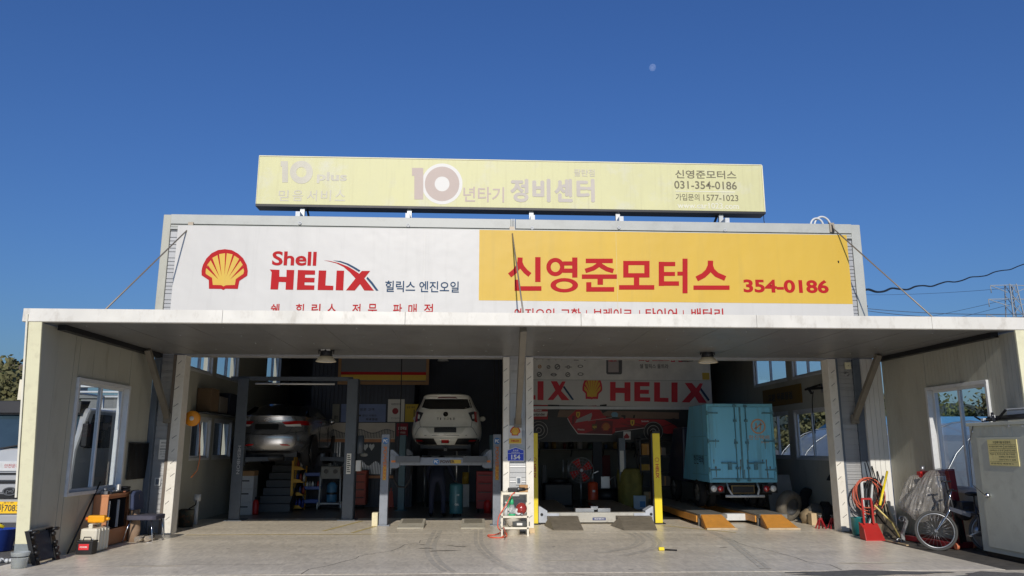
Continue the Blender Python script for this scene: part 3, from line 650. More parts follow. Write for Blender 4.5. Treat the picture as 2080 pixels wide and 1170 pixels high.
part('lettering', text_mb('온천로', lambda x, y: (a.x+wd*.34+x, CY-.004, a.z+h*.69+y), wd*.32, h*.13, .01), WHITE, hn, fix=False)
part('lettering', text_mb('Oncheon-ro', lambda x, y: (a.x+wd*.26+x, CY-.004, a.z+h*.59+y), wd*.48, h*.07, .01), WHITE, hn, fix=False)
def notice(name, label, cat, x0, y0, x1, y1, Y, mt, lines, ink=INKD, border=None):
    a, b = P(x0, y1, Y=Y), P(x1, y0, Y=Y); wd, h = b.x-a.x, b.z-a.z
    t = thing(name, label, cat, ((a.x+b.x)/2, Y, a.z)); part('sheet', MB().box(a.x, b.x, Y, Y+.012, a.z, b.z), mt, t)
    for s, u, v, uw, vh, bo in lines:
        if s == '-': part('rule', MB().box(a.x+u*wd, a.x+(u+uw)*wd, Y-.003, Y-.001, a.z+v*h, a.z+(v+vh)*h), ink, t)
        else: part('lettering', text_mb(s, lambda x, y: (a.x+u*wd+x, Y-.003, a.z+v*h+y), uw*wd, vh*h, bo), ink, t, fix=False)
    return t
notice('notice', 'white printed notice taped high on the ribbed strip of the left pillar', 'notice', 321, 893, 348, 933, BY-.055, PAPER,
       [('정비요금안내', .15, .80, .7, .08, .02), ('표준정비시간 공임', .12, .64, .76, .06, .01), ('-', .08, .50, .84, .04, 0), ('공임 시간당 비용', .12, .36, .7, .06, 0), ('점검 보증 안내', .12, .24, .7, .06, 0), ('문의 사항', .3, .1, .4, .06, 0)])

# ------------------------------------------------------------------ vehicles
def sl_ring(w_, yr, yf, p, z, n=56):
    pts = []; ym, hy = (yr+yf)/2, (yf-yr)/2
    for i in range(n):
        a = 2*math.pi*i/n-math.pi/2; c, s = math.cos(a), math.sin(a)
        pts.append(Vector((w_*math.copysign(abs(c)**(2/p), c), ym+hy*math.copysign(abs(s)**(2/p), s), z)))
    return pts
def dense(sl, k=4):
    """smooth the list of horizontal slices (Catmull-Rom)"""
    out = []
    for i in range(len(sl)-1):
        p0, p1, p2, p3 = sl[max(0, i-1)], sl[i], sl[i+1], sl[min(len(sl)-1, i+2)]
        for j in range(k):
            t = j/k; out.append(tuple(.5*((2*b)+(-a+c)*t+(2*a-5*b+4*c-d)*t*t+(-a+3*b-3*c+d)*t**3) for a, b, c, d in zip(p0, p1, p2, p3)))
    out.append(sl[-1]); return out
class Shell:
    def __init__(s, sl, o): s.sl = dense(sl); s.o = Vector(o)
    def mesh(s):
        m = MB(); m.loft([[v+s.o for v in sl_ring(w_, a, b, p, z)] for z, w_, a, b, p in s.sl]); return m
    def rear(s, x, z, off=.006):
        q = s.sl
        z = min(max(z, q[0][0]), q[-1][0])
        for a, b in zip(q[:-1], q[1:]):
            if a[0] <= z <= b[0]+1e-9:
                t = (z-a[0])/max(1e-6, b[0]-a[0]); _, w_, yr, yf, p = [u+(v-u)*t for u, v in zip(a, b)]; break
        k = max(0., 1-(min(abs(x), w_*.999)/w_)**p)**(1/p); ym = (yr+yf)/2
        return Vector((x, ym-(ym-yr)*k-off, z))+s.o
    def px(s, px, py, Y):
        q = P(px, py, Y=Y)-s.o; return q.x, q.z
    def quad(s, c, off=.006, nx=10, ny=5):
        """patch over four (x,z) corners, laid on the rear of the shell: bl, br, tr, tl"""
        m = MB(); vs = []
        for j in range(ny+1):
            for i in range(nx+1):
                u, v = i/nx, j/ny
                x = (c[0][0]*(1-u)+c[1][0]*u)*(1-v)+(c[3][0]*(1-u)+c[2][0]*u)*v; z = (c[0][1]*(1-u)+c[1][1]*u)*(1-v)+(c[3][1]*(1-u)+c[2][1]*u)*v
                vs.append(s.rear(x, z, off))
        m.add(vs, [(j*(nx+1)+i, j*(nx+1)+i+1, (j+1)*(nx+1)+i+1, (j+1)*(nx+1)+i) for j in range(ny) for i in range(nx)], True); return m
    def line(s, pts, wd=.008, off=.004):
        fine = []
        for a, b in zip(pts[:-1], pts[1:]):
            for i in range(6): fine.append((a[0]+(b[0]-a[0])*i/6, a[1]+(b[1]-a[1])*i/6))
        fine.append(pts[-1]); return MB().stroke(lambda x, z: s.rear(x, z, off), fine, wd)
def wheel(par, c, r, wd, rim=None, name='wheel', inner=.62):
    """wheel with its axle along X; tyre with a rim as its child"""
    m = MB(); h = wd/2
    m.lathe(c, [(r*inner, -h*.8), (r*.93, -h), (r, -h*.7), (r, h*.7), (r*.93, h), (r*inner, h*.8)], 28, 'X'); t = part(name, m, RUBBER, par)
    m = MB(); m.lathe(c, [(.03, -h*.55), (r*.2, -h*.6), (r*inner*.9, -h*.3), (r*inner, -h*.78), (r*inner, h*.78), (r*inner*.9, h*.3), (r*.2, h*.6), (.03, h*.55)], 20, 'X')
    for k in range(5):
        a = 2*math.pi*k/5+.3
        for sx in (-1, 1): m.bar((c[0]+sx*h*.5, c[1]+.05*math.cos(a), c[2]+.05*math.sin(a)), (c[0]+sx*h*.62, c[1]+r*inner*math.cos(a), c[2]+r*inner*math.sin(a)), .05, .03)
    part('rim', m, rim or STEEL, t); return t

PAINTW = mat('white_car_paint', lin((226, 223, 212)), .25, var=.03, coat=.5)
PAINTS = mat('silver_car_paint', lin((158, 159, 162)), .22, metal=.8, var=.04, coat=.4)
GLOSSB = mat('black_glass', (.008, .009, .011), .06, var=.05, spec=.7)
PLATEK = mat('dark_plate', (.006, .006, .006), .5)
SEAM = mat('panel_gap', (.02, .02, .02), .7)

# white hatchback on the four-post lift
cY, cX = 18.45, P(905, 880, Y=18.45).x; cZ = 1.34
suv = thing('hatchback_car', 'white hatchback car with red tail lamps raised on the grey four-post lift', 'car', (cX, cY, cZ))
O = (cX, cY, cZ)
S = Shell([(.30, .74, .16, 4.0, 4.5), (.40, .82, .06, 4.1, 5), (.55, .865, .0, 4.15, 5), (.70, .868, .01, 4.15, 5), (.82, .85, .06, 4.15, 5), (.96, .82, .10, 4.1, 5), (1.10, .79, .14, 4.0, 5), (1.21, .72, .20, 3.3, 5), (1.32, .66, .27, 2.9, 5), (1.42, .61, .30, 2.6, 5), (1.47, .585, .20, 2.5, 5), (1.51, .53, .24, 2.3, 4.5), (1.535, .42, .5, 2.0, 4)], O)
part('body', S.mesh(), PAINTW, suv)
zq = lambda x, y: S.px(830+x/7.8, 790+y/7.8, cY)
def qz(sh_, fz, pts, off=.006, nx=10, ny=5): return sh_.quad([fz(*p) for p in pts], off, nx, ny)
gl = part('rear_window', qz(S, zq, [(195, 285), (1005, 285), (965, 148), (240, 148)], .008, 16), GLOSSB, suv)
part('rear_window', qz(S, zq, [(330, 315), (870, 315), (1000, 284), (200, 284)], .008, 16, 2), GLOSSB, suv)
part('brake_light', qz(S, zq, [(445, 140), (775, 140), (745, 118), (465, 118)], .01), mat('dark_red_lens', lin((96, 16, 20)), .15), suv)
for sg_ in (0, 1):
    X_ = (lambda p: p) if sg_ == 0 else (lambda p: (1172-p[0], p[1]))
    o_ = lambda pts: [X_(p) for p in (pts if sg_ == 0 else [pts[1], pts[0], pts[3], pts[2]])]
    tl = part('tail_lamp', qz(S, zq, o_([(80, 528), (128, 512), (132, 345), (88, 350)]), .012), TAILR, suv)
    part('lamp_surround', qz(S, zq, o_([(125, 508), (168, 505), (228, 372), (132, 345)]), .01), mat('smoked_lens', lin((70, 70, 72)), .12), tl)
    part('reversing_lens', qz(S, zq, o_([(130, 462), (160, 470), (172, 405), (136, 392)]), .014, 3, 3), LAMPG, tl)
    part('bumper_side', qz(S, zq, o_([(62, 885), (448, 885), (395, 785), (78, 778)]), .010), BLACK, suv)
    part('reflector', qz(S, zq, o_([(108, 832), (232, 830), (200, 812), (100, 806)]), .016, 6, 2), TAILR, suv)
    part('gap', S.line([zq(*X_(p)) for p in ((180, 600), (172, 548), (168, 510))], .009), SEAM, suv)
    part('gap', S.line([zq(*X_(p)) for p in ((180, 603), (150, 625), (85, 735))], .009), SEAM, suv)
part('gap', S.line([zq(180, 601), (0, zq(0, 606)[1]), zq(992, 601)], .012), SEAM, suv)
part('gap', S.line([zq(85, 735), zq(1085, 735)], .010), SEAM, suv)
part('plate_recess', qz(S, zq, [(335, 710), (835, 710), (905, 612), (262, 612)], .007), mat('white_car_recess', lin((198, 196, 184)), .35, var=.03), suv)
part('number_plate', qz(S, zq, [(405, 690), (755, 690), (755, 612), (405, 612)], .022), PLATEK, suv)
fg = part('fog_lamp', qz(S, zq, [(520, 855), (632, 855), (645, 797), (508, 797)], .016, 4, 3), TAILR, suv)
part('lamp_rim', S.line([zq(508, 797), zq(520, 857), zq(632, 857), zq(645, 797), zq(508, 797)], .012, .018), CHROME, fg)
part('bumper_centre', qz(S, zq, [(448, 876), (705, 876), (770, 782), (395, 782)], .012), PAINTW, suv)
q = zq(583, 397); e = part('badge', MB().ring(lambda x, y: S.rear(x, y, .012), q[0], q[1], .058, .056, .0005, .0005, 20), GLOSSB, suv, fix=False)
part('badge_letter', text_mb('S', lambda x, y: S.rear(q[0]-.03+x, q[1]-.032+y, .015), .06, .064, .02), CHROME, e, fix=False)
m = MB()
for i, t in enumerate('TIVOLI'):
    a = zq(445+i*53, 487); k = text_mb(t, lambda x, y: S.rear(a[0]+x, a[1]+y, .009), .018 if t == 'I' else .05, .05, .005); m.add(k.v, k.f)
part('lettering', m, CHROME, suv, fix=False)
m = MB(); m.box(cX-.6, cX+.6, cY+.25, cY+3.8, cZ+.22, cZ+.32); m.cyl((cX-.45, cY+.35, cZ+.26), (cX+.5, cY+.35, cZ+.26), .1, n=14); m.cyl((cX-.65, cY+.78, cZ+.28), (cX+.65, cY+.78, cZ+.28), .06); m.bar((cX, cY+.1, cZ+.2), (cX, cY+.6, cZ+.25), .08); part('underbody', m, DARKM, suv)
for sx in (-1, 1):
    for yy in (.78, 3.3): wheel(suv, (cX+sx*.70, cY+yy, cZ+.325), .325, .2)
m = MB()
for sx in (-1, 1): m.ball((cX+sx*.89, cY+2.55, cZ+1.0), .09, .06, .07, 10, 6)
part('mirror', m, PAINTW, suv)
m = MB()
for sx in (-1, 1):
    m.face([(cX+sx*.805, cY+.9, cZ+1.08), (cX+sx*.80, cY+2.6, cZ+1.08), (cX+sx*.70, cY+2.3, cZ+1.36), (cX+sx*.70, cY+1.0, cZ+1.36)])
part('side_window', m, GLOSSB, suv, fix=False)

# silver saloon on the two-post lift
sY = 18.1; sX = P(541, 880, Y=sY).x; sZ = 1.15; O2 = (sX, sY, sZ)
sed = thing('saloon_car', 'silver grey saloon car raised high on the two-post lift in the left bay', 'car', O2)
S2 = Shell([(.30, .80, .20, 4.2, 4), (.36, .87, .10, 4.3, 4), (.50, .925, .02, 4.35, 4), (.66, .93, .0, 4.4, 4), (.78, .925, .03, 4.4, 4), (.90, .915, .09, 4.4, 4), (1.02, .89, .12, 4.3, 4), (1.12, .84, .11, 4.2, 4), (1.165, .76, .12, 4.0, 4), (1.175, .6, .4, 3.6, 4)], O2)
part('body', S2.mesh(), PAINTS, sed)
G2 = Shell([(1.16, .80, .42, 3.5, 4), (1.28, .73, .85, 3.1, 4), (1.42, .63, 1.3, 2.7, 4), (1.49, .5, 1.55, 2.4, 3.5)], O2)
part('glasshouse', G2.mesh(), GLOSSB, sed)
z2 = lambda x, y: S2.px(470+x/6.883, 780+y/6.883, sY)
m1 = qz(S2, z2, [(730, 588), (985, 590), (1062, 512), (690, 535)], .01, 14); 
for k in (0, 1):
    fx = (lambda p: p) if k == 0 else (lambda p: (978-p[0], p[1]))
    oo = lambda pts: [fx(p) for p in (pts if k == 0 else [pts[1], pts[0], pts[3], pts[2]])]
    t = part('tail_lamp', qz(S2, z2, oo([(745, 572), (1010, 568), (1072, 500), (684, 524)]), .01, 14), TAILR, sed)
    part('clear_lens', qz(S2, z2, oo([(752, 590), (938, 590), (925, 555), (718, 566)]), .012, 8, 3), LAMPG, t)
    part('reflector', qz(S2, z2, oo([(695, 862), (812, 866), (772, 842), (668, 840)]), .01, 6, 2), TAILR, sed)
    part('gap', S2.line([z2(*fx(p)) for p in ((690, 535), (840, 575), (800, 660), (740, 690))], .008), SEAM, sed)
part('gap', S2.line([z2(200, 690), z2(340, 704), z2(489, 706), z2(640, 704), z2(760, 690), z2(985, 655)], .016), SEAM, sed)
part('chrome_strip', S2.line([z2(285, 520), z2(489, 515), z2(690, 520)], .008, .012), CHROME, sed)
part('number_plate', qz(S2, z2, [(320, 628), (645, 628), (645, 556), (320, 556)], .02), PLATEK, sed)
a = z2(488, 502); m = MB(); m.ring(lambda x, y: S2.rear(x, y, .014), a[0], a[1], .07, .045, .055, .033, 24); m.stroke(lambda x, y: S2.rear(x, y, .014), [(a[0]-.035, a[1]-.03), (a[0]-.015, a[1]), (a[0]+.015, a[1]), (a[0]+.035, a[1]+.03)], .014); part('badge', m, CHROME, sed, fix=False)
part('lower_valance', qz(S2, z2, [(110, 965), (870, 965), (960, 935), (60, 935)], .006, 14, 3), BLACK, sed)
m = MB(); m.box(sX-.65, sX+.65, sY+.3, sY+3.9, sZ+.22, sZ+.34); m.cyl((sX-.3, sY+.35, sZ+.2), (sX+.35, sY+.35, sZ+.2), .09); m.cyl((sX-.7, sY+.85, sZ+.25), (sX+.7, sY+.85, sZ+.25), .05)
for i in range(4): m.torus((sX-.42, sY+.6, sZ+.12+i*.05), .06, .015, 'Z', 14, 5)
part('underbody', m, DARKM, sed)
for sx in (-1, 1):
    for yy in (.88, 3.4): wheel(sed, (sX+sx*.77, sY+yy, sZ+.32), .32, .2, CHROME)
for sx in (-1, 1):
    xs_ = sX+sx*.935
    for yy in (.88, 3.4): part('wheel_arch', MB().cyl((xs_-.02*sx, sY+yy, sZ+.36), (xs_+.006*sx, sY+yy, sZ+.36), .385, n=24), BLACK, sed)
    part('side_window', MB().face([(sX+sx*.79, sY+.75, sZ+1.17), (sX+sx*.79, sY+3.1, sZ+1.17), (sX+sx*.66, sY+2.6, sZ+1.42), (sX+sx*.66, sY+1.3, sZ+1.42)]), GLOSSB, sed, fix=False)
    part('sill', MB().box(min(xs_-.03, xs_+.004), max(xs_-.03, xs_+.004), sY+1.3, sY+3.0, sZ+.3, sZ+.40), BLACK, sed)
    for yd in (1.45, 2.55): part('door_gap', MB().box(min(xs_-.01, xs_+.003), max(xs_-.01, xs_+.003), sY+yd, sY+yd+.012, sZ+.42, sZ+.95), SEAM, sed)
m = MB()
for sx in (-1, 1): m.ball((sX+sx*.98, sY+2.7, sZ+1.1), .1, .07, .08, 10, 6)
part('mirror', m, PAINTS, sed)

# pale blue box truck
TB = mat('faded_blue_box', lin((120, 200, 234)), .45, var=.06, scale=1.5, grime=.55, gscale=4, grime_c=lin((92, 120, 120)), streak=True)
TBF = mat('faded_blue_frame', lin((110, 182, 208)), .5, var=.08, grime=.5, gscale=6, grime_c=lin((80, 78, 66)))
RUST = mat('rusty_fitting', lin((84, 132, 148)), .6, var=.3, scale=14, grime=.6, grime_c=lin((70, 52, 40)))
tY = 17.3
tl_, br_ = P(1433, 820, Y=tY), P(1578, 980, Y=tY); tx0, tx1, tz0, tz1 = tl_.x, br_.x, br_.z, tl_.z
trk = thing('box_truck', 'pale blue box truck seen from behind with double doors and dual rear wheels', 'truck', ((tx0+tx1)/2, tY, .24))
m = MB(); m.hexa([(tx0, tY+.02, tz0), (tx1, tY+.02, tz0), (tx1, tY+2.2, tz0), (tx0, tY+2.2, tz0)], [(tx0, tY+.02, tz1), (tx1, tY+.02, tz1), (tx1, tY+1.4, tz1), (tx0, tY+1.4, tz1)]); bx = part('cargo_box', m, TB, trk, .02)
m = MB(); t = .05
m.box(tx0, tx1, tY-.03, tY+.03, tz1-.07, tz1); m.box(tx0, tx1, tY-.03, tY+.03, tz0, tz0+.07); m.box(tx0, tx0+t, tY-.03, tY+.03, tz0+.07, tz1-.07); m.box(tx1-t, tx1, tY-.03, tY+.03, tz0+.07, tz1-.07); part('rear_frame', m, TBF, trk, .006)
xm = (tx0+tx1)/2
for x0, x1 in ((tx0+t+.005, xm-.006), (xm+.006, tx1-t-.005)):
    d = part('door', MB().box(x0, x1, tY-.022, tY+.01, tz0+.075, tz1-.075), TB, trk, .006)
    left = x0 < xm-.1
    xr = x1-.12 if left else x0+.12
    m = MB(); m.cyl((xr, tY-.045, tz0+.02), (xr, tY-.045, tz1-.02), .010, n=8)
    for fz in (.03, .18, .5, .78, .97): z = tz0+(tz1-tz0)*fz; m.box(xr-.035, xr+.035, tY-.07, tY-.024, z-.025, z+.025)
    part('lock_rod', m, RUST, d)
    z = tz0+(tz1-tz0)*.24; sgn = -1 if left else 1
    m = MB(); m.bar((xr, tY-.06, z), (xr+sgn*.36, tY-.06, z+.01), .03); m.box(xr+sgn*.17-.04, xr+sgn*.17+.04, tY-.07, tY-.025, z-.14, z+.03); part('handle', m, RUST, d)
    for fz in (.16, .52, .88):
        z = tz0+(tz1-tz0)*fz; xa = x0-.045 if left else x1+.045; xb = xa-sgn*.23
        m = MB(); m.bar((xa, tY-.036, z), (xb, tY-.032, z), .014, .03); m.box(xa-.014, xa+.014, tY-.05, tY-.03, z-.05, z+.05); m.cyl((xb, tY-.04, z), (xb, tY-.02, z), .02, n=8); part('hinge', m, RUST, d)
    m = MB(); m.box(x0+.02, x1-.02, tY-.026, tY-.0225, tz0+.08, tz0+.10); part('rust_line', m, RUST, d)
RSTN = mat('rust_run', lin((104, 104, 92)), .8, var=.3, scale=14)
random.seed(21)
for k in range(26):
    x = random.choice((tx0+.14, tx0+.2, xm-.14, xm+.13, tx1-.12, tx1-.22, xm-.03, xm+.04, tx1-.3))+random.uniform(-.03, .03); z = random.choice((tz0+.5, tz0+.35, tz0+.28, tz0+.95, tz0+.2)); l = random.uniform(.06, .3); w2 = random.uniform(.004, .014)
    part('rust_run', MB().face([(x-w2, tY-.0226-.0002*k, z), (x+w2, tY-.0226-.0002*k, z), (x+w2*.3, tY-.0226-.0002*k, z-l), (x-w2*.4, tY-.0226-.0002*k, z-l)]), RSTN, trk, fix=False)
part('centre_seal', MB().box(xm-.02, xm+.02, tY-.034, tY-.023, tz0+.08, tz1-.08), RUST, trk)
EMB = mat('faded_orange_print', lin((196, 158, 128)), .6, var=.1, scale=20)
q = P(1540, 866, Y=tY-.027); m = MB(); fE = lambda x, y: Vector((x, tY-.027, y)); m.ring(fE, q.x, q.z, .17, .17, .135, .135, 32)
m.stroke(fE, [(q.x-.055, q.z-.09), (q.x-.045, q.z+.08)], .03); m.stroke(fE, [(q.x+.05, q.z-.08), (q.x+.06, q.z+.09)], .03); m.stroke(fE, [(q.x-.1, q.z-.05), (q.x-.03, q.z-.03), (q.x+.03, q.z+.03), (q.x+.1, q.z+.05)], .028); part('emblem', m, EMB, trk, fix=False)
part('lettering', px_text('한진택배', 1521, 884, 1563, 893, tY-.027, .01), EMB, trk, fix=False)
part('lettering', px_text('물류운송', 1546, 896, 1562, 900, tY-.027, .01), EMB, trk, fix=False)
sf = lambda x, y: Vector((tx0-.003, tY+1.15-x, tz0+.38+y))
part('lettering', text_mb('한진택배', sf, .8, .22, .015), mat('dark_blue_print', lin((34, 58, 84)), .6), trk, fix=False)
m = MB()
for z in (.1, .35, .6): m.box(tx0-.012, tx0-.002, tY+.05, tY+1.3, tz0+z*1.7-.015, tz0+z*1.7+.0)
part('side_rail', m, TBF, trk)
# chassis, lamps, bumper
m = MB(); m.box(tx0+.25, tx0+.4, tY+.1, tY+4.0, .72, .86); m.box(tx1-.4, tx1-.25, tY+.1, tY+4.0, .72, .86); m.box(tx0+.15, tx1-.15, tY+.15, tY+.25, .74, .85); m.cyl((tx0+.2, tY+1.0, .58), (tx1-.2, tY+1.0, .58), .07); m.ball((xm+.05, tY+1.0, .58), .2, .16, .16); m.cyl((tx0+.5, tY+.5, .66), (tx1-.55, tY+.45, .66), .09); part('chassis', m, DARKM, trk)
for x0, x1, rf in ((P(1441, 995, Y=tY).x, P(1471, 995, Y=tY).x, 1), (P(1548, 995, Y=tY).x, P(1578, 995, Y=tY).x, 0)):
    z0, z1 = P(1500, 1001, Y=tY).z, P(1500, 984, Y=tY).z
    l = part('tail_lamp', MB().box(x0, x1, tY-.04, tY+.04, z0, z1), BLACK, trk, .008, label=None)
    for k, xx in enumerate((.27, .72)):
        xc = x0+(x1-x0)*xx; m = MB(); m.lathe((xc, tY-.042, (z0+z1)/2), [(.002, -.03), (.04, -.025), (.068, -.008), (.07, .01)], 18, 'Y'); part('round_lens', m, (TAILR if (k == 1) == bool(rf) else LAMPG), l)
    part('bracket', MB().box(x0+.02, x0+.07, tY-.01, tY+.05, z1, z1+.28) if rf else MB().box(x1-.05, x1, tY-.01, tY+.05, z1, z1+.28), BLACK, trk)
    part('mud_flap', MB().box(x0+.03, x1-.02, tY+.25, tY+.27, .55, z0+.05), RUBBER, trk)
a, b = P(1489, 1001, Y=tY), P(1531, 988, Y=tY); part('number_plate', MB().box(a.x, b.x, tY+.0, tY+.02, a.z, b.z), PLATEK, trk); part('plate_rim', MB().box(a.x-.02, b.x+.02, tY+.021, tY+.03, a.z-.015, b.z+.02), mat('brass_rim', lin((150, 122, 70)), .5), trk)
zb = P(1500, 1008, Y=tY-.1).z
m = MB(); m.cyl((P(1474, 1008, Y=tY-.1).x, tY-.1, zb), (P(1553, 1008, Y=tY-.1).x, tY-.1, zb), .028); xa, xb2 = tx0+.42, tx1-.42
m.tube([(xa, tY+.1, .82), (xa, tY-.02, zb+.14), (xa+.06, tY-.09, zb+.02)], .022); m.tube([(xb2, tY+.1, .82), (xb2, tY-.02, zb+.14), (xb2-.06, tY-.09, zb+.02)], .022); part('rear_bar', m, PLW, trk)
for sx in (0, 1):
    for dx in (.12, .34):
        x = tx0+dx-.05 if sx == 0 else tx1-dx+.05
        wheel(trk, (x, tY+1.0, .243+.31), .31, .17, mat('dull_rim', lin((120, 116, 108)), .6, grime=.4))
CABB = mat('dark_blue_cab', lin((40, 48, 72)), .35)
m = MB(); m.hexa([(tx0+.02, tY+2.25, .75), (tx1-.02, tY+2.25, .75), (tx1-.02, tY+3.9, .75), (tx0+.02, tY+3.9, .75)], [(tx0+.05, tY+2.25, 2.1), (tx1-.05, tY+2.25, 2.1), (tx1-.08, tY+3.3, 2.1), (tx0+.08, tY+3.3, 2.1)]); part('cab', m, CABB, trk, .05)
for sx in (tx0+.1, tx1-.1): wheel(trk, (sx, tY+3.3, .243+.31), .31, .17)

# silver lorry parked outside the left wall
lY = 13.6; lX = P(17, 995, Y=lY).x; lor = thing('parked_lorry', 'silver cab-over lorry parked behind the left wing wall with yellow number plate', 'lorry', (lX, lY, 0))
SILV = mat('silver_lorry_paint', lin((186, 187, 188)), .3, metal=.3, var=.04, coat=.3)
zz = lambda y: P(17, y, Y=lY).z
hw = 1.0; z_b, z_w0, z_w1, z_t = zz(1062), zz(914), zz(840), zz(826)
prof = [(0, z_b), (0, zz(960)), (.03, z_w0), (.34, z_w1+.03), (.42, z_t), (1.6, z_t), (1.6, z_b)]
m = MB(); m.prism(prof, lambda y, z: (lX-hw, lY+y, z), (2*hw, 0, 0)); part('cab', m, SILV, lor, .05)
part('windscreen', MB().face([(lX-hw+.06, lY+.028, z_w0+.03), (lX+hw-.06, lY+.028, z_w0+.03), (lX+hw-.12, lY+.315, z_w1-.01), (lX-hw+.12, lY+.315, z_w1-.01)]), mat('blue_windscreen', (.035, .06, .08), .05, spec=.8), lor, fix=False)
for x_ in (-.25, .35): part('wiper', MB().bar((lX+x_, lY-.0, z_w0+.02), (lX+x_+.42, lY+.03, z_w0+.1), .02), BLACK, lor)
part('dashboard', MB().box(lX-hw+.15, lX+hw-.15, lY+.1, lY+.3, z_w0-.02, z_w0+.06), DARKM, lor)
for s_ in (-1, 1):
    x = lX+s_*(hw+.004); part('side_window', MB().face([(x, lY+.3, z_w0+.03), (x, lY+1.25, z_w0+.03), (x, lY+1.25, z_t-.1), (x, lY+.52, z_t-.1)]), GLOSSB, lor, fix=False)
    m = MB(); m.box(lX+s_*(hw+.02)-.02, lX+s_*(hw+.02)+.02, lY+.28, lY+.34, z_w0+.1, z_w0+.5); m.box(lX+s_*(hw+.06)-.05, lX+s_*(hw+.06)+.05, lY+.15, lY+.3, z_w0+.05, z_w0+.45); part('mirror', m, BLACK, lor, .02)
m = MB(); m.hexa([(lX-hw+.08, lY+.2, z_t-.1), (lX+hw-.08, lY+.2, z_t-.1), (lX+hw-.1, lY+.5, z_t-.02), (lX-hw+.1, lY+.5, z_t-.02)], [(lX-hw+.1, lY+.26, zz(812)), (lX+hw-.1, lY+.26, zz(812)), (lX+hw-.1, lY+.6, zz(810)), (lX-hw+.1, lY+.6, zz(810))]); part('sun_visor', m, BLACK, lor, .01)
m = MB(); m.box(lX-.8, lX+.8, lY-.03, lY+.02, zz(957), zz(937)); part('name_panel', m, PLW, lor, .01)
a = P(12, 950, Y=lY-.035); part('lettering', text_mb('안전운전', lambda x, y: (a.x-.03+x, lY-.034, a.z+y), .24, .06), SIGNRED, lor, fix=False)
for k, (ya, yb, mt) in enumerate(((964, 960, BLACK), (975, 966, SILV), (982, 977, BLACK), (1000, 984, SILV), (1013, 1003, BLACK))):
    part('grille_bar', MB().box(lX-.72, lX+.72, lY-.03-.01*(k % 2), lY+.02, zz(ya), zz(yb)), mt, lor, .006)
a = P(20, 998, Y=lY-.05); fB = lambda x, y: Vector((x, lY-.052, y)); m = MB(); m.ring(fB, a.x, a.z, .125, .07, .1, .052, 32); m.stroke(fB, [(a.x-.06, a.z-.045), (a.x-.035, a.z+.02)], .03); m.stroke(fB, [(a.x+.035, a.z-.02), (a.x+.06, a.z+.045)], .03); m.stroke(fB, [(a.x-.045, a.z-.01), (a.x+.045, a.z+.012)], .024); part('badge', m, CHROME, lor, fix=False)
part('badge_back', MB().ring(lambda x, y: Vector((x, lY-.048, y)), a.x, a.z, .12, .066, .001, .001, 32), DARKM, lor, fix=False)
a, b = P(-45, 1043, Y=lY-.05), P(42, 1019, Y=lY-.05); pl = part('number_plate', MB().box(a.x, b.x, lY-.05, lY-.03, a.z, b.z), mat('plate_yellow', lin((250, 200, 40)), .4, var=.03), lor)
part('lettering', px_text('마7083', -6, 1023, 37, 1040, lY-.053, .01), INKD, pl, fix=False)
a = P(7, 1022.3, Y=lY-.053); part('lettering', text_mb('경기 89', lambda x, y: (a.x+x, lY-.053, a.z-.005+y), .16, .03), INKD, pl, fix=False)
m = MB(); m.box(lX-hw, lX+hw, lY-.06, lY+.1, zz(1062), zz(1045)); part('bumper', m, SILV, lor, .02)
m = MB(); m.box(lX-.4, lX-.25, lY+.3, lY+5, .45, .6); m.box(lX+.25, lX+.4, lY+.3, lY+5, .45, .6); part('chassis', m, DARKM, lor)
m = MB(); m.box(lX-hw, lX+hw, lY+1.75, lY+5.2, .8, .9); m.box(lX-hw, lX-hw+.04, lY+1.75, lY+5.2, .9, 1.3); m.box(lX+hw-.04, lX+hw, lY+1.75, lY+5.2, .9, 1.3); part('load_bed', m, SILV, lor)
m = MB(); r_ = [(x, y) for x in (lX-hw+.05, lX+hw-.05) for y in (lY+1.8, lY+3.4, lY+5.0)]
for x, y in r_: m.cyl((x, y, 1.3), (x, y, 2.75), .025, n=8)
for z in (2.3, 2.75):
    for x in (lX-hw+.05, lX+hw-.05): m.cyl((x, lY+1.8, z), (x, lY+5.0, z), .025, n=8)
    for y in (lY+1.8, lY+3.4, lY+5): m.cyl((lX-hw+.05, y, z), (lX+hw-.05, y, z), .025, n=8)
part('ladder_rack', m, PLW, lor)
for s_ in (-1, 1):
    for yy in (.75, 3.9): wheel(lor, (lX+s_*.74, lY+yy, .36), .36, .2)

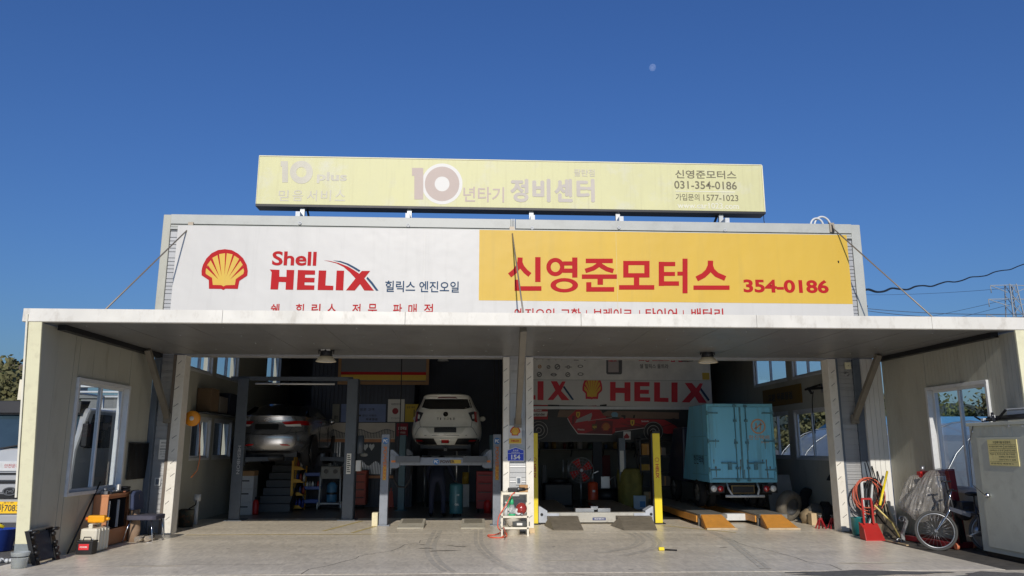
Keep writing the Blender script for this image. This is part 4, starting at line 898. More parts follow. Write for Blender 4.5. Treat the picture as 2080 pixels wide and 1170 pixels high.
# ------------------------------------------------------------------ lifts
LIFTG = mat('lift_grey_paint', lin((128, 134, 144)), .42, var=.08, scale=4, grime=.6, gscale=11, grime_c=(.06, .055, .05))
def vtext(body, x, ytop, zlen, ch, Y, mt, par, bold=.01):
    """lettering running down a post, turned a quarter clockwise"""
    a = text_mb(body, lambda u, v: Vector((x-ch/2+v, Y, ytop-u)), zlen, ch, bold); return part('lettering', a, mt, par, fix=False)
BLUED = mat('logo_blue', lin((36, 104, 168)), .4)
four = thing('four_post_lift', 'grey four-post car lift with white lettered cross beam carrying the white hatchback', 'car lift', (-.65, 16.6, 0))
PX = {'fl': -1.87, 'fr': .50}; ztop = 1.86
for x in (-1.87, .48):
    for y, h in ((16.6, ztop), (20.5, 1.9)):
        m = MB(); m.box(x-.085, x+.085, y-.08, y+.08, .02, h); m.box(x-.14, x+.14, y-.13, y+.13, 0, .02)
        p_ = part('post', m, LIFTG if y < 18 else mat('teal_lift_paint', lin((70, 104, 116)), .45, grime=.3), four, .008)
        if y < 18:
            c = Vector((x+.0, y-.083, 1.72)); part('emblem_disc', MB().ring(lambda a, b: Vector((a, y-.083, b)), c.x, c.z, .068, .068, .0005, .0005, 20), BLUED, p_, fix=False)
            part('emblem_letters', text_mb('PC', lambda a, b: Vector((c.x-.045+a, y-.085, c.z-.032+b)), .09, .064, .03), WHITE, p_, fix=False)
            part('label_strip', MB().box(x-.036, x+.036, y-.0825, y-.081, .92, 1.2), SIGNYEL, p_)
            vtext('POWERREX', x, 1.60, .68, .07, y-.085, mat('lift_lettering', lin((200, 110, 40)), .5), p_, .03)
bz0, bz1 = 1.22, 1.38
for y in (16.6, 20.5):
    b_ = part('cross_beam', MB().box(-1.74, .36, y-.09, y+.09, bz0, bz1), LIFTG, four, .008)
    if y < 18:
        q = P(886, 938, Y=y-.094); part('emblem_disc', MB().ring(lambda a, b: Vector((a, y-.093, b)), q.x, q.z, .062, .062, .0005, .0005, 20), BLUED, b_, fix=False)
        part('emblem_letters', text_mb('PC', lambda a, b: Vector((q.x-.04+a, y-.095, q.z-.03+b)), .08, .06, .03), WHITE, b_, fix=False)
        part('label_strip', MB().box(q.x+.30, q.x+.52, y-.0925, y-.091, q.z-.035, q.z+.04), SIGNYEL, b_)
        part('lettering', text_mb('POWER', lambda a, b: Vector((q.x+.085+a, y-.095, q.z-.028+b)), .30, .06, .035), mat('beam_lettering', lin((70, 46, 34)), .5), b_, fix=False)
    for x, s in ((-1.76, 1), (.37, -1)):
        m = MB(); m.prism([(0, bz0-.06), (0, bz1+.16), (.06*s, bz1+.16), (.2*s, bz1+.03), (.2*s, bz0-.03), (.14*s, bz0-.06)], lambda a, b: (x+a, y-.12, b), (0, .24, 0)); part('sleeve', m, LIFTG, four, .006)
        part('sleeve_label', MB().box(min(x+.03*s, x+.15*s), max(x+.03*s, x+.15*s), y-.124, y-.1205, bz0+.06, bz0+.1), ORANGE, four)
cXr = cX
for s in (-1, 1):
    x = cXr+s*.70; m = MB(); m.box(x-.25, x+.25, 16.4, 20.8, bz1-.1, bz1-.05); m.box(x-.25, x-.235, 16.4, 20.8, bz1-.05, bz1+.01); m.box(x+.235, x+.25, 16.4, 20.8, bz1-.05, bz1+.01); m.box(x-.25, x+.25, 16.36, 16.4, bz1-.1, bz1+.03); part('runway', m, mat('runway_steel', lin((92, 95, 98)), .5, grime=.4), four)
m = MB(); m.box(-1.87-.12, -1.87+.02, 16.35, 16.5, 0, .32); part('concrete_block', m, mat('pale_block', lin((214, 204, 168)), .8, grime=.3), four, .01) if False else None
tag(part('concrete_block', MB().box(-2.09, -1.97, 16.45, 16.65, .002, .27), mat('pale_block', lin((220, 210, 176)), .8, grime=.3), bevel=.01), 'pale upright block beside the foot of the front left grey lift post', 'block')
for px0, px1, wh in ((806, 860, 'left'), (936, 986, 'right')):
    a, b = P(px0, 1075, Z=0), P(px1, 1075, Z=0); m = MB(); m.hexa([(a.x, a.y, .004), (b.x, a.y, .004), (b.x, a.y+.8, .004), (a.x, a.y+.8, .004)], [(a.x, a.y, .03), (b.x, a.y, .03), (b.x-.01, a.y+.8, .13), (a.x+.01, a.y+.8, .13)])
    r = thing('ramp_plate', f'grey ramp plate on the floor before the four-post lift, nearer the {"pale block" if wh == "left" else "white shelf"}', 'ramp', ((a.x+b.x)/2, a.y, 0), 'ramp plates of the grey lift'); part('plate', m, mat('ramp_concrete_grey', lin((172, 166, 150)), .7, grime=.5), r, .006)
    m = MB(); m.box(a.x+.05, b.x-.05, a.y+.35, a.y+.7, .075, .08); m.xf(Matrix.Identity(4)); m = MB(); m.hexa([(a.x+.06, a.y+.38, .08), (b.x-.06, a.y+.38, .08), (b.x-.06, a.y+.74, .12), (a.x+.06, a.y+.74, .12)], [(a.x+.06, a.y+.38, .084), (b.x-.06, a.y+.38, .084), (b.x-.06, a.y+.74, .129), (a.x+.06, a.y+.74, .129)]); part('tread', m, mat('ramp_tread', lin((120, 114, 100)), .8), r)

two = thing('two_post_lift', 'tall slate grey two-post car lift holding the silver saloon', 'car lift', (-4.0, 17.9, 0))
LG2 = mat('slate_lift_paint', lin((80, 88, 98)), .45, var=.1, scale=4, grime=.5, gscale=9, grime_c=(.03, .03, .03))
zt = P(714, 770, Y=17.9).z
for x, s in ((P(477, 1057, Y=17.9).x, 1), (P(703, 1057, Y=17.9).x+.03, -1)):
    m = MB(); m.box(x-.12, x+.12, 17.8, 17.84, .02, zt); m.box(x-.13 if s > 0 else x+.09, x-.09 if s > 0 else x+.13, 17.84, 18.1, .02, zt); m.box(x-.2, x+.2, 17.7, 18.2, 0, .02); p_ = part('post', m, LG2, two, .006)
    m = MB(); m.box(x-.02, x+.06, 17.86, 18.0, .3, 2.9); part('cable_channel', m, BLACK, p_)
    m = MB(); zA = 1.32
    m.box(x-.09, x+.09, 17.86, 18.06, zA-.16, zA+.25); m.bar((x+s*.08, 17.98, zA), (x+s*.78, 18.75, zA), .12, .09); m.bar((x+s*.08, 18.02, zA-.02), (x+s*.7, 19.9, zA-.02), .12, .09)
    for q_ in ((x+s*.78, 18.75), (x+s*.7, 19.9)): m.cyl((*q_, zA-.05), (*q_, zA+.12), .06, n=10)
    part('carriage_arm', m, LG2, two, .005)
    if s > 0: vtext('HESHBON', x+.02, 1.62, .62, .07, 17.797, mat('pale_lettering', lin((170, 172, 176)), .5), p_, .01)
    else:
        part('warning_sticker', MB().box(x-.06, x+.04, 17.796, 17.799, 1.0, 1.45), PAPER, p_)
        m = MB(); 
        for k in range(9): m.box(x-.045, x+.03-(k % 3)*.012, 17.793, 17.7955, 1.04+k*.044, 1.06+k*.044)
        part('sticker_print', m, INKD, p_)
        part('switch_box', MB().box(x+.14, x+.26, 17.82, 17.98, 1.06, 1.3), PLW, p_, .01)
        part('motor', MB().cyl((x+.22, 17.92, 1.45), (x+.22, 17.92, 1.85), .08), LG2, p_)
m = MB(); xa, xb = P(488, 768, Y=17.9).x, P(708, 768, Y=17.9).x; m.box(xa-.2, xb+.1, 17.86, 17.98, zt-.045, zt+.045); part('top_bar', m, LG2, two, .005)
m = MB(); m.cyl((P(520, 777, Y=17.9).x, 17.85, zt-.12), (P(681, 777, Y=17.9).x, 17.85, zt-.12), .022, n=8); part('limit_bar', m, PLW, two)

yel = thing('yellow_post_lift', 'car lift with bright yellow posts and a low grey beam between ramps', 'car lift', (2.6, 16.8, 0))
zt = P(1335, 880, Y=16.7).z
PSTR = mat('red_brown_print', lin((190, 70, 40)), .5)
for px0, px1, s in ((1079, 1093, 1), (1331, 1346, -1)):
    a, b = P(px0, 1064, Y=16.75).x, P(px1, 1064, Y=16.75).x
    if s < 0: a += .0; b += .0
    m = MB(); m.box(a, b, 16.72, 16.9, .02, zt); p_ = part('post', m, YELLOW, yel, .006)
    part('post_cap', MB().box(a-.004, b+.004, 16.715, 16.905, zt, zt+.05), DARKM, p_); part('post_back', MB().box(a-.03 if s < 0 else b, a if s < 0 else b+.012, 16.74, 16.95, .02, zt), BLACK, p_)
    part('base_plate', MB().box(a-.05, b+.05, 16.66, 17.0, 0, .02), DARKM, p_)
    xc = (a+b)/2; part('emblem', MB().ring(lambda u, v: Vector((u, 16.7175, v)), xc, 1.33, .045, .045, .036, .036, 18), PSTR, p_, fix=False)
    vtext('HELIX', xc, 1.24, .3, .07, 16.717, PSTR, p_, .03)
    e = b if s > 0 else a
    m = MB(); m.prism([(0, .03), (0, .36), (.05*s, .36), (.2*s, .27), (.2*s, .22), (.45*s, .22), (.45*s, .05), (.2*s, .03)], lambda u, v: (e+u, 16.76, v), (0, .3, 0)); part('sleeve', m, mat('pale_lift_grey', lin((176, 182, 192)), .4, grime=.2), yel, .006)
    m = MB(); m.cyl((e+.08*s, 16.74, .2), (e+.08*s, 16.76, .2), .03, n=8); part('bolt', m, DARKM, yel)
bm = part('cross_beam', MB().box(P(1112, 1050, Y=16.8).x, P(1325, 1050, Y=16.8).x, 16.8, 17.0, .03, .23), mat('beam_grey', lin((176, 174, 166)), .5, grime=.45), yel, .008)
q = P(1217, 1054, Y=16.796); part('maker_plate', MB().box(q.x-.14, q.x+.14, 16.794, 16.799, q.z-.028, q.z+.028), mat('plate_navy', lin((40, 54, 110)), .4), bm); part('lettering', text_mb('HESHBON', lambda u, v: Vector((q.x-.11+u, 16.792, q.z-.012+v)), .22, .026, .02), WHITE, bm, fix=False)
m = MB(); m.box(P(1168, 1040, Y=17.1).x, P(1206, 1040, Y=17.1).x, 17.02, 17.3, .2, .3); m.box(P(1213, 1040, Y=17.1).x, P(1239, 1040, Y=17.1).x, 17.02, 17.3, .2, .3); m.box(P(1200, 1040, Y=17.1).x, P(1215, 1040, Y=17.1).x, 17.1, 17.25, .26, .34); part('jack_head', m, STEEL, yel, .006)
m = MB(); a = P(1255, 880, Y=21.0).x; b = P(1268, 880, Y=21).x; m.box(a, b, 20.9, 21.1, 0, P(1262, 890, Y=21).z); m.box(P(1082, 900, Y=21).x, P(1090, 900, Y=21).x, 20.9, 21.1, 0, 1.9); p_ = part('post', m, BLUEG, yel, .006); part('sticker', MB().box(a+.02, b-.05, 20.893, 20.898, .95, 1.5), PAPER, p_)
for px0, px1 in ((1125, 1186), (1268, 1336)):
    a, b = P(px0, 1078, Z=0), P(px1, 1078, Z=0); c, d = P(px0-10, 1050, Z=.17), P(px1-12, 1050, Z=.17)
    m = MB(); m.hexa([(a.x, a.y, .003), (b.x, a.y, .003), (b.x-.05, c.y, .003), (a.x-.1, c.y, .003)], [(a.x, a.y, .012), (b.x, a.y, .012), (d.x, c.y, .17), (c.x, c.y, .17)])
    part('ramp', m, mat('ramp_grey_brown', lin((128, 120, 106)), .65, var=.2, scale=5, grime=.6, gscale=9, grime_c=(.06, .05, .04)), yel, .004)
    m = MB(); m.box(c.x-.02, d.x+.02, c.y+.004, 16.79, .12, .17); m.box(c.x-.02, d.x+.02, 17.03, 21.3, .16, .2); part('runway', m, mat('runway_brown', lin((122, 112, 98)), .6, grime=.4), yel, .004)

ali = thing('drive_on_platform', 'low drive-on platform with two ochre ramps under the pale blue box truck', 'vehicle ramp', (5.7, 16.4, 0))
for k, (px0, px1, c0, c1) in enumerate((((1437, 1497, 1426, 1466)), (1562, 1625, 1547, 1588))):
    a, b = P(px0, 1076, Z=0), P(px1, 1076, Z=0); c, d = P(c0, 1045, Z=.24), P(c1, 1045, Z=.24)
    m = MB(); m.hexa([(a.x-.02, a.y, .003), (b.x, a.y, .003), (d.x, c.y, .003), (c.x-.02, c.y, .003)], [(a.x-.02, a.y, .02), (b.x, a.y, .02), (d.x, c.y, .24), (c.x-.02, c.y, .24)]); r_ = part('ramp', m, OCHRE, ali, .004)
    part('side_plate', MB().hexa([(a.x-.032, a.y+.05, .004), (a.x-.0215, a.y+.05, .004), (c.x-.0215, c.y, .004), (c.x-.032, c.y, .004)], [(a.x-.032, a.y+.05, .018), (a.x-.0215, a.y+.05, .018), (c.x-.0215, c.y, .225), (c.x-.032, c.y, .225)]), mat('ochre_dark', lin((150, 100, 46)), .6, grime=.3), r_)
    part('lip', MB().box(a.x-.02, b.x, a.y-.05, a.y-.002, .003, .035), mat('pale_lip', lin((190, 170, 140)), .7, grime=.4), r_)
    m = MB(); m.box(c.x-.04, d.x+.12, c.y+.004, 21.5, .16, .24); m.box(c.x-.05, d.x+.13, c.y+.1, c.y+.16, .0, .16); m.box(c.x-.05, d.x+.13, 20.5, 20.6, 0, .16); part('track', m, mat('track_grey', lin((120, 118, 112)), .5, grime=.4), ali)
    part('side_rail', MB().box(c.x-.07, c.x-.045, c.y+.2, 20.5, .07, .2), OCHRE, ali)
a, b = P(1476, 1044, Y=16.9), P(1545, 1044, Y=16.9); part('cross_beam', MB().box(a.x-.1, b.x+.08, 16.9, 17.1, .05, .19), PLW, ali, .006)

# ------------------------------------------------------------------ the mechanic
def person(name, label, J, E, R, loc, skin_test, mats, hair=None):
    me = bpy.data.meshes.new(name); me.from_pydata(J, E, []); o = bpy.data.objects.new(name, me); COL.objects.link(o)
    sk = o.modifiers.new('skin', 'SKIN')
    for i, r in enumerate(R): d = me.skin_vertices[0].data[i]; d.radius = r if isinstance(r, tuple) else (r, r); d.use_root = (i == 0)
    o.modifiers.new('sub', 'SUBSURF').levels = 2
    e = bpy.data.meshes.new_from_object(o.evaluated_get(bpy.context.evaluated_depsgraph_get())); bpy.data.objects.remove(o)
    e.materials.clear()
    for mm in mats: e.materials.append(mm)
    for p in e.polygons: p.material_index = skin_test(p.center); p.use_smooth = True
    o = bpy.data.objects.new(name, e); COL.objects.link(o); o.location = loc; return o
SKIN = mat('skin', lin((190, 142, 112)), .5, var=.06); OVER = mat('navy_overalls', lin((30, 36, 56)), .8, var=.2, bump=.2)
J = [(0, .05, .92), (0, .22, 1.08), (.02, .42, 1.2), (.03, .56, 1.25), (.05, .66, 1.27), (.06, .80, 1.27),          # pelvis spine neck head
     (-.10, .03, .88), (-.13, .05, .48), (-.13, -.04, .09), (-.14, .10, .05), (-.15, .2, .03),
     (.10, .03, .88), (.14, .12, .49), (.15, .02, .09), (.16, .16, .05), (.17, .26, .03),
     (-.19, .44, 1.18), (-.26, .52, .92), (-.20, .72, .76), (-.18, .80, .72),
     (.22, .44, 1.18), (.34, .42, .92), (.42, .46, .80), (.46, .48, .75)]
E_ = [(0, 1), (1, 2), (2, 3), (3, 4), (4, 5), (0, 6), (6, 7), (7, 8), (8, 9), (9, 10), (0, 11), (11, 12), (12, 13), (13, 14), (14, 15), (2, 16), (16, 17), (17, 18), (18, 19), (2, 20), (20, 21), (21, 22), (22, 23)]
R_ = [(.16, .12), (.16, .115), (.18, .12), (.07, .07), (.055, .06), (.095, .105), (.095, .1), (.065, .07), (.05, .055), (.05, .045), (.045, .03), (.095, .1), (.065, .07), (.05, .055), (.05, .045), (.045, .03), (.07, .07), (.052, .052), (.04, .04), (.045, .025), (.07, .07), (.052, .052), (.04, .04), (.045, .025)]
def skt(c):
    if c.y > .62 and c.z > 1.1: return 1
    if (c.z < .80 and c.x > .38) or (c.z < .78 and c.x < -.1 and c.y > .7): return 1
    if c.z < .085: return 2
    return 0
per = person('person', 'person in dark navy overalls bending under the raised white hatchback beside the green tank', J, E_, R_, (-.86, 18.55, 0), skt, [OVER, SKIN, BLACK])
tag(per, 'person in dark navy overalls bending under the raised white hatchback beside the green tank', 'person')
m = MB(); m.ball((.06, .80, 1.30), .102, .112, .09, 14, 8); hr = part('hair', m, BLACK, per, local=True)
m = MB()
for base, s in (((-.18, .81, .72), -1), ((.47, .49, .745), 1)):
    for k in range(4):
        p0 = Vector(base)+Vector(((k-1.5)*.018, 0, 0)); L = (.07, .08, .075, .06)[k]; m.tube([p0, p0+Vector((0, .02, -L*.5)), p0+Vector((0, .0, -L))], .009, 6)
    p0 = Vector(base)+Vector((-s*.035, .0, .02)); m.tube([p0, p0+Vector((-s*.025, .02, -.03)), p0+Vector((-s*.02, .035, -.055))], .010, 6)
part('fingers', m, SKIN, per, local=True)

# ------------------------------------------------------------------ along the left wing wall
LW = -6.19
def lwall(px, py, off=0): return P(px, py, X=LW+off)
# clear bucket at the corner
q = P(38, 1154, Z=0); bk = thing('clear_bucket', 'translucent plastic bucket with black band standing at the left wall corner', 'bucket', q)
m = MB(); m.lathe(q, [(.02, .002), (.088, .0), (.115, .2), (.119, .205), (.113, .21), (.086, .01), (.02, .008)], 24); part('shell', m, mat('frosted_plastic', lin((196, 202, 200)), .25, alpha=.55), bk)
m = MB(); m.torus(q+Vector((0, 0, .15)), .111, .006, 'Z', 24, 6); part('band', m, BLACK, bk)
# blue tub outside
q = P(-2, 1118, Z=0); t = thing('blue_tub', 'blue plastic tub with a yellow rim piece in front of the lorry', 'tub', q)
m = MB(); m.lathe(q, [(.03, .003), (.17, .0), (.21, .32), (.225, .325), (.205, .325), (.16, .02), (.03, .02)], 24); part('tub', m, BLUEP, t)
m = MB(); m.tube([q+Vector((-.1, -.15, .3)), q+Vector((.0, -.18, .42)), q+Vector((.1, -.12, .36))], .03, 8); part('rim_piece', m, YELLOW, t)
q = P(8, 1143, Z=0); m = MB()
for i in range(7): m.ball(q+Vector((random.uniform(-.1, .1), random.uniform(-.06, .1), .03)), random.uniform(.02, .05), random.uniform(.02, .05), .03, 8, 5)
tag(part('crumpled_cloth', m, PLW), 'crumpled white cloth on the ground left of the clear bucket', 'cloth')
# radiator
a, b = lwall(58, 1148, .07), lwall(118, 1135, .07); rd = thing('car_radiator', 'dark car radiator leaning against the left wing wall near its front end', 'radiator', (LW+.08, (a.y+b.y)/2, 0))
y0, y1 = 11.36, 11.88; lean = .15
def rp(y, z, t=0): return Vector((LW+.02+lean*(1-z/.55)+t, y, z*.8+.005))
m = MB(); m.hexa([rp(y0+.06, .05), rp(y1-.06, .05), rp(y1-.06, .05, .03), rp(y0+.06, .05, .03)], [rp(y0+.06, .52), rp(y1-.06, .52), rp(y1-.06, .52, .03), rp(y0+.06, .52, .03)]); part('core', m, mat('radiator_core', lin((70, 74, 84)), .5, metal=.3, var=.3, scale=40), rd)
for y in (y0, y1):
    m = MB(); m.hexa([rp(y-.05, .0, -.01), rp(y+.05, .0, -.01), rp(y+.05, .0, .05), rp(y-.05, .0, .05)], [rp(y-.05, .56, -.01), rp(y+.05, .56, -.01), rp(y+.05, .56, .05), rp(y-.05, .56, .05)])
    for z in (.1, .2, .3, .45): m.cyl(rp(y, z, .03), rp(y, z, .085), .03, n=8)
    m.tube([rp(y, .5, .04), rp(y, .54, .1), rp(y+.08, .53, .1)], .025, 6); part('side_tank', m, BLACK, rd)
m = MB(); m.box(LW+.03, LW+.08, y0, y1, .45, .465); part('top_bar', m, STEEL, rd)
# leaning pole
a, b = P(137, 1125, Z=.01), lwall(204, 979, .03); tag(part('leaning_pole', MB().cyl(a, b, .014, n=8), DARKM), 'thin dark pole leaning against the left wing wall under the window', 'pole')
# jerrycan, jug, battery
q = Vector((-5.93, 12.53, 0))
jc = thing('jerrycan', 'large white ribbed plastic jerrycan in front of the wooden cabinet', 'jerrycan', q)
m = MB(); m.box(q.x-.13, q.x+.13, q.y+.08, q.y+.52, .003, .36)
part('can', m, mat('milky_plastic', lin((216, 210, 192)), .35, var=.04), jc, .035)
m = MB()
for k in range(4): m.box(q.x-.142, q.x+.142, q.y+.13+k*.1, q.y+.165+k*.1, .03, .35)
part('ribs', m, MATS['milky_plastic'], jc, .012)
m = MB(); m.box(q.x-.03, q.x+.03, q.y+.12, q.y+.42, .4, .425); m.box(q.x-.03, q.x+.03, q.y+.12, q.y+.15, .355, .4); m.box(q.x-.03, q.x+.03, q.y+.39, q.y+.42, .355, .4); part('handle', m, MATS['milky_plastic'], jc, .008)
q2 = Vector((q.x-.01, q.y+.26, .428)); jg = thing('yellow_jug', 'amber yellow oil jug lying on top of the white jerrycan', 'jug', q2)
m = MB(); m.box(q2.x-.09, q2.x+.17, q2.y-.06, q2.y+.06, q2.z+.003, q2.z+.115); m.cyl((q2.x+.17, q2.y, q2.z+.06), (q2.x+.23, q2.y, q2.z+.06), .03, .025); part('bottle', m, mat('amber_plastic', lin((236, 164, 30)), .3), jg, .025)
part('cap', MB().cyl((q2.x-.13, q2.y, q2.z+.06), (q2.x-.09, q2.y, q2.z+.06), .03), mat('orange_cap', lin((220, 110, 30)), .4), jg)
q = P(169, 1127, Z=0); bt = thing('car_battery', 'black car battery with red label on the floor before the jerrycan', 'battery', q)
m = MB(); m.box(q.x-.12, q.x+.12, q.y, q.y+.17, .002, .19); m.box(q.x-.125, q.x+.125, q.y-.004, q.y+.174, .175, .2); part('case', m, BLACK, bt, .008)
part('label', MB().box(q.x-.08, q.x+.07, q.y-.004, q.y-.001, .07, .155), mat('red_label', lin((214, 52, 58)), .4), bt); part('lettering', text_mb('POWER', lambda u, v: Vector((q.x-.06+u, q.y-.006, .1+v)), .11, .022, .03), WHITE, bt, fix=False)
part('handle', MB().tube([(q.x-.06, q.y+.08, .2), (q.x-.05, q.y+.08, .245), (q.x+.05, q.y+.08, .245), (q.x+.06, q.y+.08, .2)], .008, 6), BLACK, bt)
m = MB()
for x in (-.09, .09): m.cyl((q.x+x, q.y+.05, .2), (q.x+x, q.y+.05, .225), .012, n=8)
part('terminal', m, STEEL, bt)
# wooden cabinet with wire racks
y0, y1 = 13.2, 14.15; x0, x1 = LW+.01, -5.95; zt = P(205, 1009, Y=y0).z
cb = thing('wooden_cabinet', 'orange brown wooden cabinet with dark spiral-bound racks in its open side', 'cabinet', ((x0+x1)/2, y0, 0))
m = MB(); m.box(x0, x1, y0, y0+.025, .02, zt); part('end_panel', m, WOOD, cb, .003)
m = MB(); m.box(x0, x1-.03, y1-.025, y1, .02, zt); m.box(x0, x1+.01, y0-.01, y1+.01, zt, zt+.03); m.box(x0, x0+.02, y0+.025, y1-.025, .02, zt); part('carcass', m, WOOD, cb)
m = MB(); m.box(x1-.02, x1, y0+.026, y1, .02, .27); m.box(x1-.02, x1, y1-.16, y1, .27, zt); m.box(x1-.02, x1, y0+.026, y1-.16, zt-.04, zt); part('front_frame', m, mat('wood_dark_face', lin((160, 104, 68)), .5, var=.12, scale=6, streak=True), cb, .003)
yy = y0+.06
for k in range(3): part('rack', MB().box(x1-.16, x1-.022, yy, yy+.008, .28, zt-.05), DARKM, cb); yy += (y1-y0-.25)/2.2
for yv in (y0+.07, y0+.07+(y1-y0)*.36):
    m = MB()
    for k in range(26): z = .29+k*(zt-.36)/26; m.box(x1-.03, x1+.006, yv-.006, yv+.006, z, z+.012)
    part('spiral_wire', m, PLW, cb, kind='stuff')
m = MB(); m.box(x0+.03, x1-.165, y0+.03, y1-.03, .28, zt-.05); part('dark_fabric', m, BLACK, cb)
# clutter on the cabinet: each piece its own
zc = zt+.033; random.seed(5); ym = (y0+y1)/2
def clut(name, label, cat, mb, mt, bev=0): return tag(part(name, mb, mt, bevel=bev), label, cat)
clut('metal_bracket', 'small grey bracket at the front end of the wooden cabinet top', 'bracket', MB().box(-6.12, -6.0, y0+.06, y0+.16, zc, zc+.05).cyl((-6.06, y0+.1, zc+.05), (-6.06, y0+.1, zc+.1), .03), STEEL)
clut('spark_plug_box', 'cream carton standing on the wooden cabinet among loose parts', 'carton', MB().box(-6.06, -6.0, ym-.02, ym+.06, zc, zc+.14), PAPER)
clut('hose_bundle', 'black hose bundle lying coiled on the wooden cabinet top', 'hose', MB().torus((-6.06, ym+.25, zc+.03), .11, .025, 'Z', 20, 6).torus((-6.05, ym+.28, zc+.075), .09, .022, 'Z', 20, 6), BLACK)
clut('copper_wire', 'loop of pinkish copper wire on the wooden cabinet top', 'wire', MB().torus((-6.02, ym+.12, zc+.015), .07, .012, 'Z', 18, 5), mat('copper_pink', lin((206, 140, 110)), .45))
clut('steel_rod', 'short dark steel rod lying along the cabinet top edge', 'rod', MB().cyl((-5.97, y0+.1, zc+.02), (-5.98, y1-.2, zc+.02), .018, n=8), DARKM)
m = MB()
for i in range(5): m.ball((-6.12+random.uniform(-.05, .1), y0+.3+i*.05, zc+.03), .035, .03, .03, 8, 5)
clut('metal_fittings', 'handful of grey metal fittings heaped on the cabinet top', 'fittings', m, GALV)
# worn paper bag with bottles
bx0 = P(275, 1098, Z=0); bg = thing('worn_sack', 'crumpled brown paper sack leaning between the cabinet and the chair', 'sack', (-5.84, 14.1, 0))
m = MB(); rg = []
for z, sx, sy, ox in ((0.003, .16, .14, 0), (.2, .17, .13, .01), (.45, .13, .12, -.02), (.7, .12, .09, -.05), (.78, .11, .05, -.06)):
    rg.append([Vector((-5.86+ox*.5+.55*sx*math.cos(a*math.pi/8)*(1+.12*math.sin(a*5+z*9)), 14.08+.7*sy*math.sin(a*math.pi/8)*(1+.1*math.cos(a*3+z*7)), z)) for a in range(16)])
m.loft(rg); part('sack', m, mat('brown_paper', lin((150, 126, 104)), .8, var=.15, bump=.5), bg)
for k, (dx, dy) in enumerate(((.14, -.17), (.28, -.1))):
    x, y = -5.88+dx, 14.1+dy; tag(part('foil_roll', MB().cyl((x, y, .05), (x+.03, y+.17, .05), .048, n=12), mat('foil', lin((200, 190, 176)), .25, metal=.6)), ['shiny foil roll lying against the foot of the paper sack', 'shiny foil roll lying under the navy chair front leg'][k], 'roll')
# chair
q = P(300, 1095, Z=0); ch = thing('office_chair', 'navy padded visitor chair with chrome legs beside the left pillar', 'chair', (q.x-.1, q.y+.1, 0))
sc_ = P(297, 1047, Z=.43); cx_, cy_ = sc_.x, sc_.y
NAVF = mat('navy_fabric', lin((52, 62, 90)), .8, var=.15, scale=20, bump=.15)
m = MB(); m.loft([[Vector((cx_+a*(.25+.0)*1, cy_+b*.24, z)) for a, b in ((-1, -.8), (-.8, -1), (.8, -1), (1, -.8), (1, .8), (.8, 1), (-.8, 1), (-1, .8))] for z in (.37, .39, .435, .445)]); part('seat', m, mat('grey_fabric', lin((70, 70, 84)), .8, var=.1, scale=20), ch, .015)
m = MB()
bk_ = [(-.2, .53), (-.22, .57), (-.2, .79), (-.12, .85), (.12, .85), (.2, .79), (.22, .57), (.2, .53)]
m.prism(bk_, lambda u, v: (cx_-.2+(v-.6)*-.1, cy_+u, v), (.06, 0, 0)); part('backrest', m, NAVF, ch, .02)
m = MB(); m.prism([(u*1.06, .69+(v-.69)*1.06) for u, v in bk_], lambda u, v: (cx_-.215+(v-.6)*-.1, cy_+u, v), (.02, 0, 0)); part('back_shell', m, BLACK, ch, .006)
for s in (-1, 1):
    m = MB(); m.tube([(cx_-.21, cy_+s*.12, .57), (cx_-.21, cy_+s*.16, .43), (cx_-.2, cy_+s*.2, .37)], .012, 6); part('back_support', m, BLACK, ch)
    m = MB(); m.tube([(cx_+.18, cy_+s*.21, .37), (cx_+.21, cy_+s*.23, .2), (cx_+.24, cy_+s*.24, .015), (cx_-.02, cy_+s*.24, .015)], .012, 6); part('leg', m, CHROME, ch)
    m = MB(); m.tube([(cx_-.16, cy_+s*.21, .37), (cx_-.22, cy_+s*.23, .2), (cx_-.26, cy_+s*.24, .015)], .012, 6); part('leg', m, CHROME, ch)
# black apron hanging on the wall
y0, y1 = lwall(261, 935, .03).y, lwall(303, 935, .03).y; z0, z1 = lwall(280, 973, .03).z, lwall(282, 901, .03).z
m = MB(); nn = 12; vs = []
for j in range(8):
    for i in range(nn+1): 
        u = i/nn; vs.append((LW+.012+.012*math.sin(u*19+j*.6)+.012, y0+(y1-y0)*u, z0+(z1-z0)*j/7))
m.add(vs, [(j*(nn+1)+i, j*(nn+1)+i+1, (j+1)*(nn+1)+i+1, (j+1)*(nn+1)+i) for j in range(7) for i in range(nn)], True)
ap = thing('black_curtain', 'small black sheet hanging from a rod on the left wing wall beside its window', 'sheet', (LW+.02, (y0+y1)/2, z0)); part('cloth', m, mat('black_vinyl', lin((14, 14, 16)), .6, spec=.2, var=.3, scale=12), ap, fix=False)
part('rod', MB().cyl((LW+.03, y0-.05, z1+.01), (LW+.03, y1+.05, z1+.01), .01, n=6), BLACK, ap)
# bottle by the left pillar foot
q = P(335, 1083, Z=0); tag(part('steel_bollard', MB().cyl((-5.93, 15.0, 0), (-5.93, 15.0, .12), .05).lathe((-5.93, 15.0, .12), [(.05, 0), (.04, .03), (.01, .04)], 14), BLUEG), 'short blue grey stub at the foot of the left ribbed strip', 'stub')

